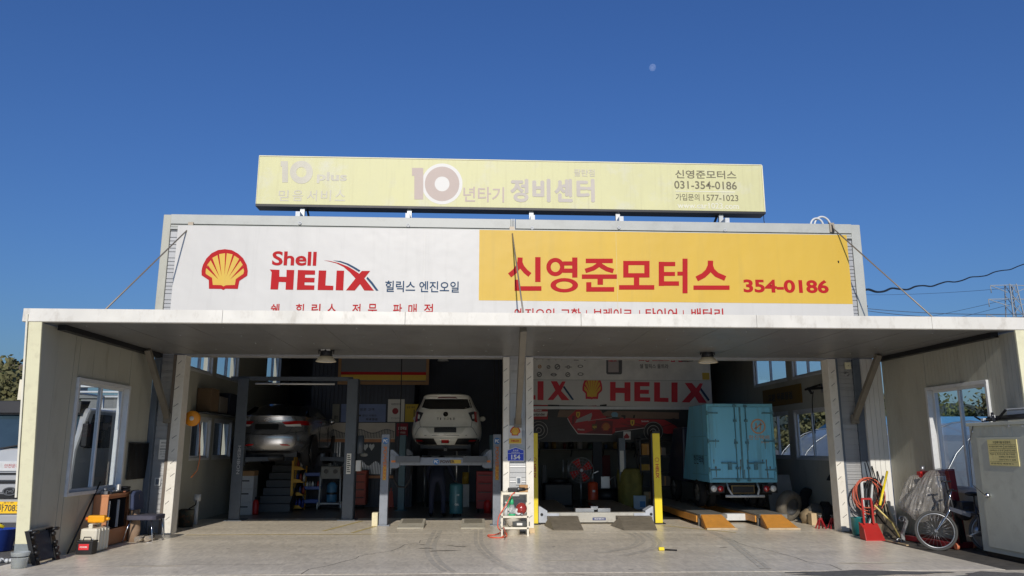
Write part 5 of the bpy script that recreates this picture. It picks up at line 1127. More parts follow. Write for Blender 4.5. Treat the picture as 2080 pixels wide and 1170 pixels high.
# ------------------------------------------------------------------ inside, left bay
XI = -6.1
q = P(391, 850, Y=15.62); rl = thing('cord_reel', 'round orange cable reel hanging on the inner wall behind the left pillar', 'cable reel', q)
m = MB(); m.lathe(q, [(.02, -.04), (.145, -.045), (.15, -.035), (.15, .035), (.145, .045), (.02, .04)], 26, 'Y'); part('disc', m, mat('reel_orange', lin((232, 150, 40)), .45), rl, label=None)
m = MB(); m.lathe(q, [(.005, -.06), (.04, -.058), (.045, -.046), (.02, -.03)], 14, 'Y'); part('hub', m, PLW, rl)
part('bracket', MB().bar(q+Vector((0, .04, 0)), (XI+.25, 15.9, q.z), .04), DARKM, rl)
c0, c1 = P(405, 850, Y=15.7), P(388, 970, Y=15.7); tag(part('extension_lead', MB().tube([c0, P(406, 880, Y=15.7), P(406, 930, Y=15.7), P(401, 955, Y=15.7), c1], .01, 6), mat('orange_cord', lin((190, 110, 60)), .5)), 'thin orange lead hanging below the round cable reel', 'lead')
# boxes on a high ledge
lg = thing('wall_ledge', 'dark ledge board above the lower inner windows of the left bay', 'ledge', (XI+.2, 18, 2.33)); part('board', MB().box(XI, XI+.35, 16.9, 19.9, 2.32, 2.35), DARKM, lg)
for i, (y, w_, h, c, lb) in enumerate(((17.2, .5, .5, mat('dim_brown_card', lin((104, 84, 62)), .8), 'brown carton nearest the front on the dark ledge'), (17.8, .55, .36, mat('dim_grey_card', lin((110, 104, 96)), .8), 'grey carton between two others on the dark ledge'), (18.5, .6, .48, mat('navy_card', lin((38, 44, 60)), .8), 'navy carton furthest along the dark ledge'))):
    t = thing('carton', lb, 'carton', (XI+.18, y, 2.353), 'cartons on the ledge'); part('box', MB().box(XI+.02, XI+.33, y, y+w_, 2.353, 2.353+h), c, t, .006); part('flap', MB().box(XI+.02, XI+.335, y-.003, y+w_*.5, 2.353+h, 2.358+h), c, t)
q = P(397, 1058, X=-5.85); cp = thing('conduit_post', 'short white conduit post with a socket head by the left inner wall', 'conduit', (q.x, q.y, 0)); zt = P(397, 1018, Y=q.y).z
part('tube', MB().cyl((q.x, q.y, 0), (q.x, q.y, zt), .04), PLW, cp); part('head', MB().cyl((q.x, q.y, zt), (q.x, q.y, zt+.14), .07), PLW, cp)
q3 = P(377, 1064, X=-5.85); pot = thing('paint_bucket', 'dark printed paint bucket standing behind the left pillar', 'bucket', (q3.x, q3.y, 0))
m = MB(); m.lathe((q3.x, q3.y, 0), [(.02, .003), (.135, .0), (.15, .33), (.155, .335), (.14, .335), (.125, .02), (.02, .02)], 22); part('pail', m, mat('printed_bucket', lin((44, 52, 48)), .5, var=.4, scale=8, grime=.6, grime_c=lin((190, 110, 50))), pot)
part('handle', MB().tube([(q3.x-.15, q3.y, .33), (q3.x-.05, q3.y-.1, .36), (q3.x+.1, q3.y-.1, .36), (q3.x+.15, q3.y, .33)], .006, 5), DARKM, pot)
tag(part('black_cable', MB().tube([(q3.x+.05, q3.y-.02, .36), (q3.x+.1, q3.y+.2, .42), (q.x, q.y-.05, zt+.02)], .012, 6), CABLE), 'black cable from the printed bucket to the white conduit post', 'cable')
# stacked white drawers / cartons
bx = P(495, 1046, Z=0)
for k, (z, h, lb, mt) in enumerate(((0, .3, 'lowest white carton in the stack left of the stairs', PLW), (.303, .3, 'middle white carton in the stack left of the stairs', PLW), (.606, .3, 'topmost carton with brown lid in the stack left of the stairs', PLW))):
    t = thing('carton', lb, 'carton', (bx.x, bx.y, z), 'stacked white cartons'); part('box', MB().box(bx.x-.22, bx.x+.18, bx.y, bx.y+.35, z+.001, z+h), mt, t, .006); part('label', MB().box(bx.x-.1, bx.x+.08, bx.y-.004, bx.y-.001, z+.17, z+.2), INKD, t)
    if k == 2: part('lid', MB().box(bx.x-.225, bx.x+.185, bx.y-.005, bx.y+.355, z+h+.001, z+h+.12), CARD, t)
q = P(518, 1045, Z=0); fx = thing('fire_extinguisher', 'small red fire extinguisher at the foot of the stairs', 'fire extinguisher', q)
part('cylinder', MB().lathe(q, [(.02, 0), (.07, .003), (.075, .03), (.075, .27), (.05, .33), (.02, .35)], 16), RED, fx); part('valve', MB().cyl(q+Vector((0, 0, .35)), q+Vector((0, 0, .41)), .02).bar(q+Vector((0, 0, .4)), q+Vector((.06, 0, .42)), .02), DARKM, fx)
st = thing('staircase', 'grey steel staircase rising to the back of the left bay', 'stairs', (-5.0, 20.2, 0)); SM = mat('stair_grey', lin((96, 98, 100)), .6, var=.1)
for i in range(11):
    y = 20.2+i*.26; part('step', MB().box(-5.45, -4.62, y, y+.3, i*.185, i*.185+.18), SM, st, .004)
part('stringer', MB().bar((-4.58, 20.15, .1), (-4.58, 23.1, 2.2), .05, .25), DARKM, st)
# yellow shelf
x0, x1 = P(588, 1037, Y=20.5).x, P(613, 1037, Y=20.5).x; zt = P(600, 925, Y=20.5).z
ys = thing('yellow_rack', 'narrow ochre yellow rack of bottles beside the stairs', 'shelf', ((x0+x1)/2, 20.5, 0)); OC2 = mat('rack_yellow', lin((206, 156, 44)), .5)
m = MB(); m.box(x0, x0+.06, 20.48, 20.52, 0, zt); m.box(x0, x0+.05, 20.85, 20.9, 0, zt); m.box(x1-.03, x1, 20.85, 20.9, 0, zt*.9); part('frame', m, OC2, ys)
for k in range(5):
    z = .05+k*.32; m = MB(); m.box(x0+.06, x1, 20.5, 20.88, z, z+.02); m.prism([(x0+.06, z+.02), (x1, z+.02), (x1-.08, z+.08), (x0+.06, z+.1)], lambda a, b: (a, 20.48, b), (0, .015, 0)); part('shelf', m, OC2, ys)
for k in range(5):
    z = .07+k*.32
    for i in range(3):
        x = x0+.12+i*.085; c = [(180, 180, 175), (90, 96, 100), (60, 70, 130), (140, 60, 50)][(k+i) % 4] if k else (44, 60, 140)
        t = tag(part('oil_bottle', MB().lathe((x, 20.66, z), [(.005, .002), (.034, .001), (.036, .15), (.015, .19), (.014, .22), (.003, .222)], 10), mat('bottle_%d_%d_%d' % c, lin(c), .4)), ['left', 'middle', 'right'][i] + ' bottle on the ' + ['bottom shelf', 'second shelf up', 'middle shelf', 'second shelf down', 'top shelf'][k] + ' of the ochre yellow rack', 'bottle', 'bottles on the ' + ['bottom', 'second', 'middle', 'fourth', 'top'][k] + ' shelf of the ochre rack')
# blue tool cart
q = P(630, 1036, Z=0); tc = thing('tool_trolley', 'blue three-tier tool trolley between the ochre rack and the charging machine', 'trolley', q)
for k, z in enumerate((.16, .5, .84)):
    m = MB(); m.box(q.x-.2, q.x+.2, q.y, q.y+.35, z, z+.015); m.box(q.x-.2, q.x+.2, q.y, q.y+.012, z, z+.09); m.box(q.x-.2, q.x+.2, q.y+.338, q.y+.35, z, z+.09); m.box(q.x-.2, q.x-.188, q.y+.012, q.y+.338, z, z+.09); m.box(q.x+.188, q.x+.2, q.y+.012, q.y+.338, z, z+.09); part('tray', m, mat('trolley_blue', lin((52, 84, 156)), .45), tc)
for sx in (-1, 1):
    for yy in (.02, .33):
        part('upright', MB().box(q.x+sx*.2-.012, q.x+sx*.2+.012, q.y+yy-.012, q.y+yy+.012, .08, .95), BLUEG, tc); part('castor', MB().cyl((q.x+sx*.2-.015, q.y+yy, .042), (q.x+sx*.2+.015, q.y+yy, .042), .04), RUBBER, tc)
for i in range(5):
    x = q.x-.14+i*.07; c = [(200, 200, 196), (150, 154, 160), (220, 220, 216), (60, 60, 64), (180, 60, 50)][i]
    tag(part('spray_can', MB().lathe((x, q.y+.15, .516), [(.005, .001), (.028, .0), (.028, .15), (.012, .18), (.012, .2), (.003, .2)], 10), mat('can_%d_%d_%d' % c, lin(c), .35)), ['white spray can at the left end of the blue trolley middle tray', 'light grey spray can second on the blue trolley tray', 'bright white spray can midway along the blue trolley tray', 'dark spray can fourth on the blue trolley tray', 'red spray can at the right end of the blue trolley tray'][i], 'spray can')
# charging machine
q = P(668, 1036, Z=0); ac = thing('charging_machine', 'grey wheeled gas charging machine with a blue tank', 'machine', q)
m = MB(); m.box(q.x-.26, q.x+.26, q.y, q.y+.4, .78, 1.1); part('panel', m, mat('machine_grey', lin((140, 142, 140)), .5), ac, .02)
for xx in (-.12, .12): part('gauge', MB().cyl((q.x+xx, q.y-.012, .97), (q.x+xx, q.y, .97), .06), BLACK, ac)
m = MB(); m.tube([(q.x-.27, q.y+.03, .1), (q.x-.25, q.y+.03, .9)], .018); m.tube([(q.x+.27, q.y+.03, .1), (q.x+.25, q.y+.03, .9)], .018); m.box(q.x-.25, q.x+.25, q.y+.02, q.y+.38, .14, .17); part('frame', m, PLW, ac)
m = MB(); m.lathe((q.x+.02, q.y+.2, .175), [(.02, 0), (.12, .01), (.135, .06), (.135, .42), (.09, .5), (.03, .52)], 18); part('tank', m, mat('tank_blue', lin((76, 130, 166)), .35), ac)
part('tank_band', MB().lathe((q.x+.02, q.y+.2, .38), [(.137, 0), (.139, .005), (.139, .05), (.137, .055)], 18), BLACK, ac)
for sx in (-1, 1): part('wheel', MB().cyl((q.x+sx*.3-.02, q.y+.05, .1), (q.x+sx*.3+.02, q.y+.05, .1), .1), PLW, ac)
# red tool cabinets
def tool_cab(q, w_, h, label, mt):
    t = thing('tool_cabinet', label, 'tool cabinet', q); m = MB(); m.box(q.x-w_/2, q.x+w_/2, q.y+.02, q.y+.45, .1, h); part('carcass', m, mt, t, .008)
    for k in range(4):
        z0 = .13+(h-.18)*k/4; z1 = .13+(h-.18)*(k+1)/4-.02; d = part('drawer', MB().box(q.x-w_/2+.02, q.x+w_/2-.02, q.y, q.y+.019, z0, z1), mt, t, .004); part('handle', MB().box(q.x-w_/2+.05, q.x+w_/2-.05, q.y-.016, q.y-.001, z1-.035, z1-.015), DARKM, d)
    for sx in (-1, 1): part('castor', MB().cyl((q.x+sx*(w_/2-.06)-.015, q.y+.1, .05), (q.x+sx*(w_/2-.06)+.015, q.y+.1, .05), .048), RUBBER, t)
    return t
tool_cab(P(729, 1030, Z=0)-Vector((0, .6, 0)), .5, .98, 'orange red tool cabinet beneath the wrench board behind the slate lift post', mat('cabinet_red', lin((176, 74, 52)), .5, grime=.2))
tool_cab(P(984, 1042, Z=0), .42, 1.0, 'dark red tool cabinet at the right of the white hatchback lift', mat('cabinet_dark_red', lin((150, 34, 38)), .5))
q = P(988, 1040, Z=0); tag(part('red_can', MB().lathe((q.x+.02, q.y-.32, 0), [(.02, .002), (.09, .0), (.09, .26), (.05, .3), (.03, .31)], 16), RED), 'bright red fuel can in front of the dark red tool cabinet', 'can')
q = P(792, 1030, Z=0); tj = thing('trolley_jack', 'orange red jack standing upright by the slate partition behind the lift', 'jack', q); m = MB(); m.hexa([(q.x-.1, q.y, 0), (q.x+.1, q.y, 0), (q.x+.1, q.y+.2, 0), (q.x-.1, q.y+.2, 0)], [(q.x-.02, q.y+.08, .5), (q.x+.04, q.y+.08, .5), (q.x+.04, q.y+.14, .5), (q.x-.02, q.y+.14, .5)]); part('body', m, mat('jack_orange', lin((190, 72, 48)), .5), tj); part('handle', MB().cyl((q.x+.01, q.y+.11, .5), (q.x+.05, q.y+.11, 1.05), .012), STEEL, tj)
# wrench boards
TY = 21.66
def board(y, x0, y0, x1, y1, mt, name, label, cat): 
    a, b = P(x0, y1, Y=y), P(x1, y0, Y=y); t = thing(name, label, cat, ((a.x+b.x)/2, y, a.z)); part('panel', MB().box(a.x, b.x, y-.02, y, a.z, b.z), mt, t); return t, a, b
t, a, b = board(TY, 655, 859, 803, 892, mat('board_white', lin((206, 196, 182)), .6), 'tool_board', 'upper pale wrench board with a row of spanners above a wooden strip', 'tool board')
part('wood_strip', MB().box(a.x, b.x, TY-.06, TY-.021, a.z-.08, a.z), WOOD, t)
m = MB(); n = 46
for i in range(n):
    x = a.x+.04+(b.x-a.x-.08)*i/(n-1); h = .17+.05*math.sin(i*.35); m.bar((x, TY-.04, a.z+.03), (x+.006, TY-.04, a.z+.03+h), .018, .01); m.cyl((x+.006, TY-.045, a.z+.04+h), (x+.006, TY-.035, a.z+.04+h), .02, n=6)
part('spanners', m, mat('spanner_grey', lin((84, 86, 90)), .4, metal=.4), t, kind='stuff')
t, a, b = board(TY, 660, 893, 803, 966, mat('board_dark', lin((72, 78, 84)), .6), 'tool_board', 'lower dark tool board hung with long screwdrivers and two heart-shaped gauges', 'tool board')
m = MB()
for i in range(40):
    x = a.x+.1+(b.x-a.x-.2)*i/39; h = .28+.06*math.sin(i*.7); m.bar((x, TY-.05, a.z+.04), (x+.01, TY-.05, a.z+.04+h), .02, .012)
part('screwdrivers', m, STEEL, t, kind='stuff'); part('wood_strip', MB().box(a.x, b.x, TY-.07, TY-.021, a.z-.07, a.z), WOOD, t)
m = MB()
for i in range(5): x = a.x+.1+i*.07; m.bar((x, TY-.05, a.z+.5), (x, TY-.05, a.z+.95), .03, .012)
part('long_spanners', m, STEEL, t, kind='stuff')
for px in (742, 755):
    c = P(px, 907, Y=TY-.03); hp = [(.0, -.11), (.085, -.01), (.085, .045), (.05, .075), (.0, .04), (-.05, .075), (-.085, .045), (-.085, -.01)]; part('heart_gauge', MB().prism(hp, lambda u, v: (c.x+u*.85, TY-.035, c.z+v), (0, .012, 0)), PLW, t)
q = P(740, 924, Y=TY); part('hanging_cap', MB().ball((q.x, TY-.05, q.z), .11, .04, .05, 10, 6), PAPER, t); q = P(728, 890, Y=TY); part('paper_slip', MB().box(q.x-.06, q.x+.06, TY-.03, TY-.022, q.z-.2, q.z+.02), PAPER, t)
# posters
notice('poster', 'blue and white poster lettered beside the slate lift post above the wrench board', 'poster', 692, 821, 784, 857, TY, mat('poster_blue', lin((120, 136, 176)), .6, var=.25, scale=1.2), [('방문 고객', .42, .62, .32, .16, .02), ('■ 할인 이벤트', .40, .3, .4, .12, .01), ('무료점검', .56, .08, .26, .14, .03)])
notice('poster', 'grey poster mostly behind the slate lift post on the left', 'poster', 690.5-1, 821, 692-.3, 857, TY, mat('poster_grey', lin((120, 120, 108)), .6), [('-', .1, .1, .8, .05, 0)]) if False else None
notice('poster', 'narrow grey poster just left of the blue and white one', 'poster', 690-16, 821, 690, 857, TY, mat('poster_grey', lin((130, 128, 116)), .6), [('할인', .3, .15, .55, .22, .03)])
pk = notice('poster', 'tall white poster with a red round seal and arched lettering', 'poster', 787, 811, 822, 857, TY-.02, PAPER, [('대한민국', .2, .74, .6, .08, .01), ('국가기술자격', .2, .14, .5, .05, 0)])
q = P(803, 835, Y=TY-.022); part('seal', MB().ring(lambda u, v: Vector((u, TY-.0235, v)), q.x, q.z, .085, .085, .0005, .0005, 20), mat('seal_red', lin((150, 24, 40)), .5), pk, fix=False)
notice('poster', 'yellow poster partly behind the white hatchback', 'poster', 822.5, 821, 858, 857, 21.64, mat('poster_yellow', lin((206, 178, 62)), .6), [('방문 축하', .08, .76, .5, .12, .01), ('10', .5, .3, .28, .4, .03)])
notice('poster', 'small dark red notice with pale lettering hanging below the white poster', 'poster', 805, 860, 829, 886, 21.5, mat('poster_maroon', lin((142, 26, 46)), .6), [('안전제일', .14, .5, .72, .24, .02), ('정리정돈', .2, .2, .6, .16, .01)], ink=PAPER)
# hanging framed board
a, b = P(686, 781, Y=21.5), P(873, 690, Y=21.5); hb = thing('framed_board', 'large wood-framed grey board with red and yellow band high in the left bay', 'board', ((a.x+b.x)/2, 21.5, a.z))
part('panel', MB().box(a.x+.08, b.x-.08, 21.48, 21.5, a.z+.1, b.z), mat('board_grey', lin((110, 112, 116)), .6, var=.1, scale=.8), hb)
m = MB(); m.box(a.x, a.x+.08, 21.46, 21.51, a.z, b.z); m.box(b.x-.08, b.x, 21.46, 21.51, a.z, b.z); m.box(a.x+.08, b.x-.08, 21.46, 21.51, a.z, a.z+.09); part('frame', m, mat('frame_wood', lin((150, 112, 70)), .5), hb)
h = (P(700, 722, Y=21.5).z-a.z); part('yellow_band', MB().box(a.x+.082, b.x-.082, 21.474, 21.479, a.z+.12, a.z+.27), SIGNYEL, hb); part('red_band', MB().box(a.x+.082, b.x-.082, 21.474, 21.479, a.z+.272, a.z+.35), SIGNRED, hb)
a = P(816, 700, Y=18.8); tag(part('hanging_cable', MB().tube([(a.x, 18.8, 5), P(815, 780, Y=18.8), P(812, 870, Y=18.8), P(809, 930, Y=18.8), P(808, 960, Y=18.8)], .012, 6), CABLE), 'black air cable hanging from the roof left of the white hatchback', 'cable')
q = P(808, 965, Y=18.8); tag(part('black_hose', MB().tube([P(800, 955, Y=17.2), P(801, 975, Y=17.2), P(808, 988, Y=17.2), P(822, 990, Y=17.2), P(833, 975, Y=17.2), P(836, 950, Y=17.2)], .022, 8), CABLE), 'thick black hose looping below the beam of the grey four-post lift', 'hose')
# green drain tank
q = P(926, 1049, Z=0); gt = thing('drain_tank', 'tall dark teal oil drain tank with pale lettering next to the person', 'tank', q)
m = MB(); m.lathe(q, [(.02, .06), (.15, .065), (.16, .09), (.16, .70), (.15, .74), (.05, .76), (.03, .77)], 24); part('drum', m, mat('tank_teal', lin((52, 104, 112)), .4, grime=.2), gt)
part('rod', MB().cyl(q+Vector((0, 0, .76)), q+Vector((0, 0, 1.5)), .022), STEEL, gt)
for a_ in (0, 2.1, 4.2): part('castor', MB().cyl(q+Vector((.11*math.cos(a_)-.012, .11*math.sin(a_), .032)), q+Vector((.11*math.cos(a_)+.012, .11*math.sin(a_), .032)), .03), RUBBER, gt)
part('lettering', text_mb('OIL', lambda u, v: q+Vector((-.03+u*.8, -math.sqrt(max(.001, .162**2-(-.03+u*.8)**2))-.002, .26+v)), .13, .04, .02), PAPER, gt, fix=False)
part('lettering', text_mb('HD', lambda u, v: q+Vector((.02+u*.8, -math.sqrt(max(.001, .162**2-(.02+u*.8)**2))-.002, .48+v)), .07, .03, .02), PAPER, gt, fix=False)
q = P(945, 1030, Z=0); dp = thing('fluid_dispenser', 'slim stand with a yellowish fluid jar behind the teal tank', 'dispenser', q); m = MB(); m.box(q.x-.1, q.x+.1, q.y, q.y+.03, 0, .6); part('stand', m, PLW, dp); part('jar', MB().cyl((q.x, q.y-.06, .62), (q.x, q.y-.06, .92), .09), mat('amber_jar', lin((196, 160, 60)), .3), dp); part('post', MB().cyl((q.x+.08, q.y, .6), (q.x+.08, q.y, 1.3), .015), STEEL, dp)
for px in (861, 869, 875): 
    q = P(px, 1030, Z=0); tag(part('support_pole', MB().cyl((q.x, q.y, 0), (q.x, q.y, 1.25), .025 if px != 869 else .04), STEEL if px != 869 else DARKM), {861: 'thin steel stand left of three beneath the white hatchback', 869: 'thicker dark stand between two thin ones under the white hatchback', 875: 'thin steel stand nearest the person in navy overalls'}[px], 'stand')
q = P(900, 733, Y=22); cl = thing('ceiling_lamp', 'round white bay lamp hanging deep in the left bay', 'lamp', q); m = MB(); m.lathe(q, [(.02, .12), (.08, .1), (.17, .0), (.16, -.01), (.02, -.01)], 18); part('shade', m, PLW, cl); part('cord', MB().cyl(q+Vector((0, 0, .12)), (q.x, q.y, 5.8), .01), CABLE, cl)

# ------------------------------------------------------------------ white shelf by the centre pillar
SHW = mat('shelf_white', lin((228, 222, 204)), .45, grime=.3)
y0 = 14.62; a, b = P(1018, 1079, Y=y0), P(1074, 1083, Y=y0); x0, x1 = a.x, b.x; z1 = P(1040, 1004, Y=y0).z; z2_ = P(1040, 1052, Y=y0).z
sh_ = thing('white_shelf', 'narrow white metal shelf of oddments standing before the centre pillar', 'shelf', ((x0+x1)/2, y0+.15, 0))
for x in (x0+.015, x1-.015):
    for y in (y0, y0+.34): part('leg', MB().box(x-.015, x+.015, y-.015, y+.015, 0, z1), SHW, sh_)
for z in (z1, z2_, .12): part('shelf_board', MB().box(x0, x1, y0-.015, y0+.36, z, z+.035), SHW, sh_, .004)
m = MB(); m.bar((x0+.02, y0+.37, .2), (x1-.02, y0+.37, z2_), .01); m.bar((x1-.02, y0+.37, .2), (x0+.02, y0+.37, z2_), .01); part('cross_brace', m, STEEL, sh_)
zs = z1+.036
dr = thing('air_gun', 'black air gun with chrome nozzle lying on top of the white shelf', 'air gun', (x0+.3, y0+.1, zs)); m = MB(); m.box(x0+.13, x0+.33, y0+.05, y0+.2, zs, zs+.075); part('case', m, BLACK, dr, .01); m = MB(); m.cyl((x0+.3, y0+.02, zs+.05), (x0+.44, y0+.02, zs+.055), .04, .03); m.cyl((x0+.44, y0+.02, zs+.055), (x0+.50, y0+.02, zs+.06), .015); part('barrel', m, DARKM, dr); part('fitting', MB().ball((x0+.32, y0-.01, zs+.06), .025), STEEL, dr)
cbx = thing('small_carton', 'small brown carton at the right end of the white shelf top', 'carton', (x1-.08, y0+.1, zs)); part('box', MB().box(x1-.17, x1-.01, y0+.02, y0+.16, zs, zs+.13), CARD, cbx, .004); part('slot', MB().box(x1-.13, x1-.05, y0+.016, y0+.019, zs+.03, zs+.045), INKD, cbx)
z = z2_+.036; sb = thing('pump_sprayer', 'green pump sprayer with clear bottle on the white shelf', 'sprayer', (x0+.2, y0+.08, z)); c = Vector((x0+.2, y0+.08, z))
part('bottle', MB().lathe(c, [(.01, .025), (.062, .026), (.062, .12), (.04, .19), (.02, .2)], 16), CLEARP, sb); part('base', MB().lathe(c, [(.01, .001), (.068, .0), (.066, .03), (.01, .03)], 16), mat('sprayer_green', lin((52, 176, 120)), .4), sb)
m = MB(); m.lathe(c, [(.01, .195), (.035, .197), (.035, .24), (.025, .29), (.01, .3)], 12); m.cyl(c+Vector((0, 0, .3)), c+Vector((0, 0, .41)), .01); m.cyl(c+Vector((0, 0, .41)), c+Vector((0, 0, .43)), .028); m.cyl(c+Vector((-.02, 0, .25)), c+Vector((-.1, -.02, .27)), .014); m.bar(c+Vector((-.05, 0, .24)), c+Vector((-.07, 0, .13)), .02); part('pump_head', m, MATS['sprayer_green'], sb)
fe = thing('red_gas_ball', 'round dark red pressure ball on the right of the white shelf', 'pressure ball', (x1-.13, y0+.1, z)); c2 = Vector((x1-.13, y0+.1, z+.12)); part('sphere', MB().ball(c2, .105, .105, .11, 20, 12), mat('ball_red', lin((150, 48, 46)), .25, coat=.3), fe); part('valve', MB().cyl(c2+Vector((.0, -.1, -.07)), c2+Vector((.01, -.13, -.115)), .02), STEEL, fe)
tr = thing('tape_roll', 'white roll standing between the sprayer and the red ball', 'roll', (x0+.33, y0+.06, z)); part('roll', MB().torus((x0+.32, y0+.05, z+.07), .045, .024, 'Y', 20, 8), PLW, tr); part('foot', MB().box(x0+.28, x0+.36, y0+.03, y0+.09, z, z+.03), BLACK, tr)
sp = tag(part('white_bottle', MB().lathe((x0+.09, y0+.06, z), [(.01, .001), (.035, .0), (.035, .13), (.015, .17), (.015, .22), (.02, .22), (.02, .25), (.005, .25)], 12), PLW), 'slim white bottle at the left edge of the white shelf', 'bottle')
q = P(1042, 1087, Z=0); wbk = thing('white_pail', 'white paint pail with wire handle in front of the white shelf', 'pail', q)
part('pail', MB().lathe(q, [(.02, .003), (.118, .0), (.135, .25), (.142, .252), (.142, .30), (.146, .302), (.146, .33), (.02, .335)], 26), mat('pail_white', lin((226, 220, 204)), .45, grime=.35, gscale=6), wbk)
part('handle', MB().tube([q+Vector((-.14, 0, .27)), q+Vector((-.08, -.135, .16)), q+Vector((.03, -.15, .2)), q+Vector((.14, 0, .29))], .005, 5), DARKM, wbk)
q = P(1063, 1080, Z=0); gd = thing('angle_grinder', 'dark grinder lying on the lowest board of the white shelf', 'grinder', (x1-.15, y0+.05, .156)); m = MB(); m.cyl((x1-.3, y0+.03, .21), (x1-.04, y0+.03, .21), .055, .06); m.cyl((x1-.04, y0+.03, .21), (x1+.02, y0+.03, .21), .04); part('motor', m, mat('grinder_grey', lin((90, 92, 90)), .4), gd); part('label', MB().box(x1-.22, x1-.12, y0-.03, y0-.026, .19, .23), PAPER, gd)
q = P(1080, 1083, Z=0); tag(part('wood_offcut', MB().box(q.x-.05, q.x+.06, q.y, q.y+.1, .002, .09), PLY, bevel=.004), 'little wooden offcut on the floor right of the white shelf', 'offcut')
pts = [P(1046, 1000, Y=y0-.05), P(1038, 1007, Y=y0-.08), P(1028, 1026, Y=y0-.08), P(1014, 1048, Y=y0-.05), P(1011, 1066, Y=y0-.05), P(1014, 1075, Y=y0-.08), P(1019, 1080, Z=.02), P(1005, 1086, Z=.02), P(991, 1087, Z=.012), P(996, 1091, Z=.012), P(1016, 1092, Z=.012), P(1029, 1089, Z=.02), P(1027, 1080, Z=.1), P(1023, 1072, Z=.25), P(1026, 1085, Z=.05), P(1020, 1090, Z=.015)]
def smooth(pts, k=6):
    out = []; n = len(pts)
    for i in range(n-1):
        p0, p1, p2, p3 = pts[max(0, i-1)], pts[i], pts[i+1], pts[min(n-1, i+2)]
        for j in range(k):
            t = j/k; out.append(.5*((2*p1)+(-p0+p2)*t+(2*p0-5*p1+4*p2-p3)*t*t+(-p0+3*p1-3*p2+p3)*t**3))
    return out+[pts[-1]]
HOSE = mat('orange_red_hose', lin((226, 92, 62)), .4)
tag(part('air_hose', MB().tube(smooth(pts), .010, 7), HOSE), 'orange red air hose trailing from the white shelf to the floor', 'hose')

# round gauge disc and spare hoses deep in the left bay
q = P(540, 806, Y=24.6); hd_ = thing('wall_disc', 'dim grey round disc on the far wall above the silver saloon', 'disc', q); part('disc', MB().lathe(q, [(.01, -.03), (.1, -.03), (.105, 0), (.01, 0)], 20, 'Y'), mat('disc_grey', lin((130, 132, 130)), .5), hd_); part('ring', MB().torus(q, .24, .03, 'Y', 28, 6), mat('disc_dim', lin((70, 72, 74)), .5), hd_)
for px, lb in ((1003, 'upper air hose hanging by the right grey lift post'), (1012, 'thin dark cable hanging beside the centre pillar')):
    a = P(px, 700, Y=19.2); tag(part('hanging_cable', MB().tube(smooth([Vector((a.x, 19.2, 5.2)), P(px+1, 790, Y=19.2), P(px-2, 860, Y=19.2), P(px+3, 925, Y=19.2)]), .012, 6), CABLE), lb, 'cable')

# ------------------------------------------------------------------ inside, right bay
HY = 21.6
a, b = P(1076, 829, Y=HY), P(1444, 774, Y=HY); bn = thing('wall_banner', 'white banner with big red letters and a scallop shell across the right bay', 'banner', (3.6, HY, a.z))
zb_, zt_ = a.z, b.z; part('sheet', MB().box(1.25, b.x, HY-.02, HY, zb_, zt_), SIGNW, bn); part('bottom_rail', MB().box(1.25, b.x, HY-.05, HY-.02, zb_-.03, zb_+.05), PLW, bn)
RD2 = mat('banner_red', lin((196, 34, 52)), .5)
f5 = z7(1040, 690, 4.718, HY-.024)
for pl in ([(940,405),(993,405),(993,460),(1078,462),(1078,408),(1135,408),(1135,590),(1078,590),(1078,512),(993,510),(993,585),(940,585)],
           [(1172,405),(1318,407),(1318,447),(1228,446),(1228,480),(1312,481),(1312,520),(1228,519),(1228,552),(1325,554),(1325,592),(1172,590)],
           [(1362,408),(1418,409),(1418,556),(1500,558),(1500,598),(1362,594)], [(1528,410),(1587,410),(1587,600),(1528,598)],
           [(1655,414),(1725,415),(1765,465),(1800,417),(1830,420),(1795,500),(1868,606),(1790,606),(1752,545),(1700,602),(1625,600),(1715,500)],
           [(245,398),(302,398),(302,580),(245,578)], [(372,398),(430,398),(455,440),(480,400),(515,400),(470,490),(552,580),(475,580),(440,525),(395,578),(340,578),(415,485)],
           [(120,398),(176,398),(176,530),(225,532),(225,574),(120,572)]):
    part('letter', MB().face([f5(*p) for p in pl]), RD2, bn, fix=False)
for pl in ([(1812,460),(1895,575),(1880,590),(1800,478)], [(500,442),(595,575),(575,578),(488,455)]): part('swoosh', MB().face([f5(*p) for p in pl]), SIGNNAVY, bn, fix=False)
def shb(u, v, d):
    q = f5(675+u*190, 330+v*245); q.y -= d; return q
shell_logo(shb, .002, bn, RD2, SIGNYEL)
part('mask_strip', MB().box(1.25, b.x, HY-.034, HY-.0305, zt_, zt_+.02), GREYP, bn)
ub = thing('advert_panel', 'pale advert panel with car emblems and an oil bottle picture above the red lettered banner', 'advert', (3.6, HY, zt_)); q = P(1440, 715, Y=HY)
UY = HY-.03; part('sheet', MB().box(1.25, b.x-.01, UY, UY+.02, zt_+.02, 4.75), mat('advert_white', lin((214, 212, 206)), .5), ub)
f6 = z7(1040, 690, 4.718, UY-.004)
def adv(body, x0, y0, x1, y1, mt, bold=.02): part('lettering', px_text(body, 1040+x0/4.718, 690+y0/4.718, 1040+x1/4.718, 690+y1/4.718, UY-.004, bold), mt, ub, fix=False)
adv('세계 명차사', 190, 130, 490, 195, INKD, .03); adv('선택!', 580, 130, 725, 200, INKD, .03); adv('보증 프로그램 실시', 1215, 135, 1690, 212, RD2, .03); adv('쉘 힐릭스 울트라', 1225, 232, 1500, 275, INKD, .01)
part('bottle_picture', MB().face([f6(*p) for p in ((903,100),(1055,100),(1055,320),(1045,332),(915,332),(903,320))]), mat('bottle_print_grey', lin((84, 84, 86)), .5), ub, fix=False)
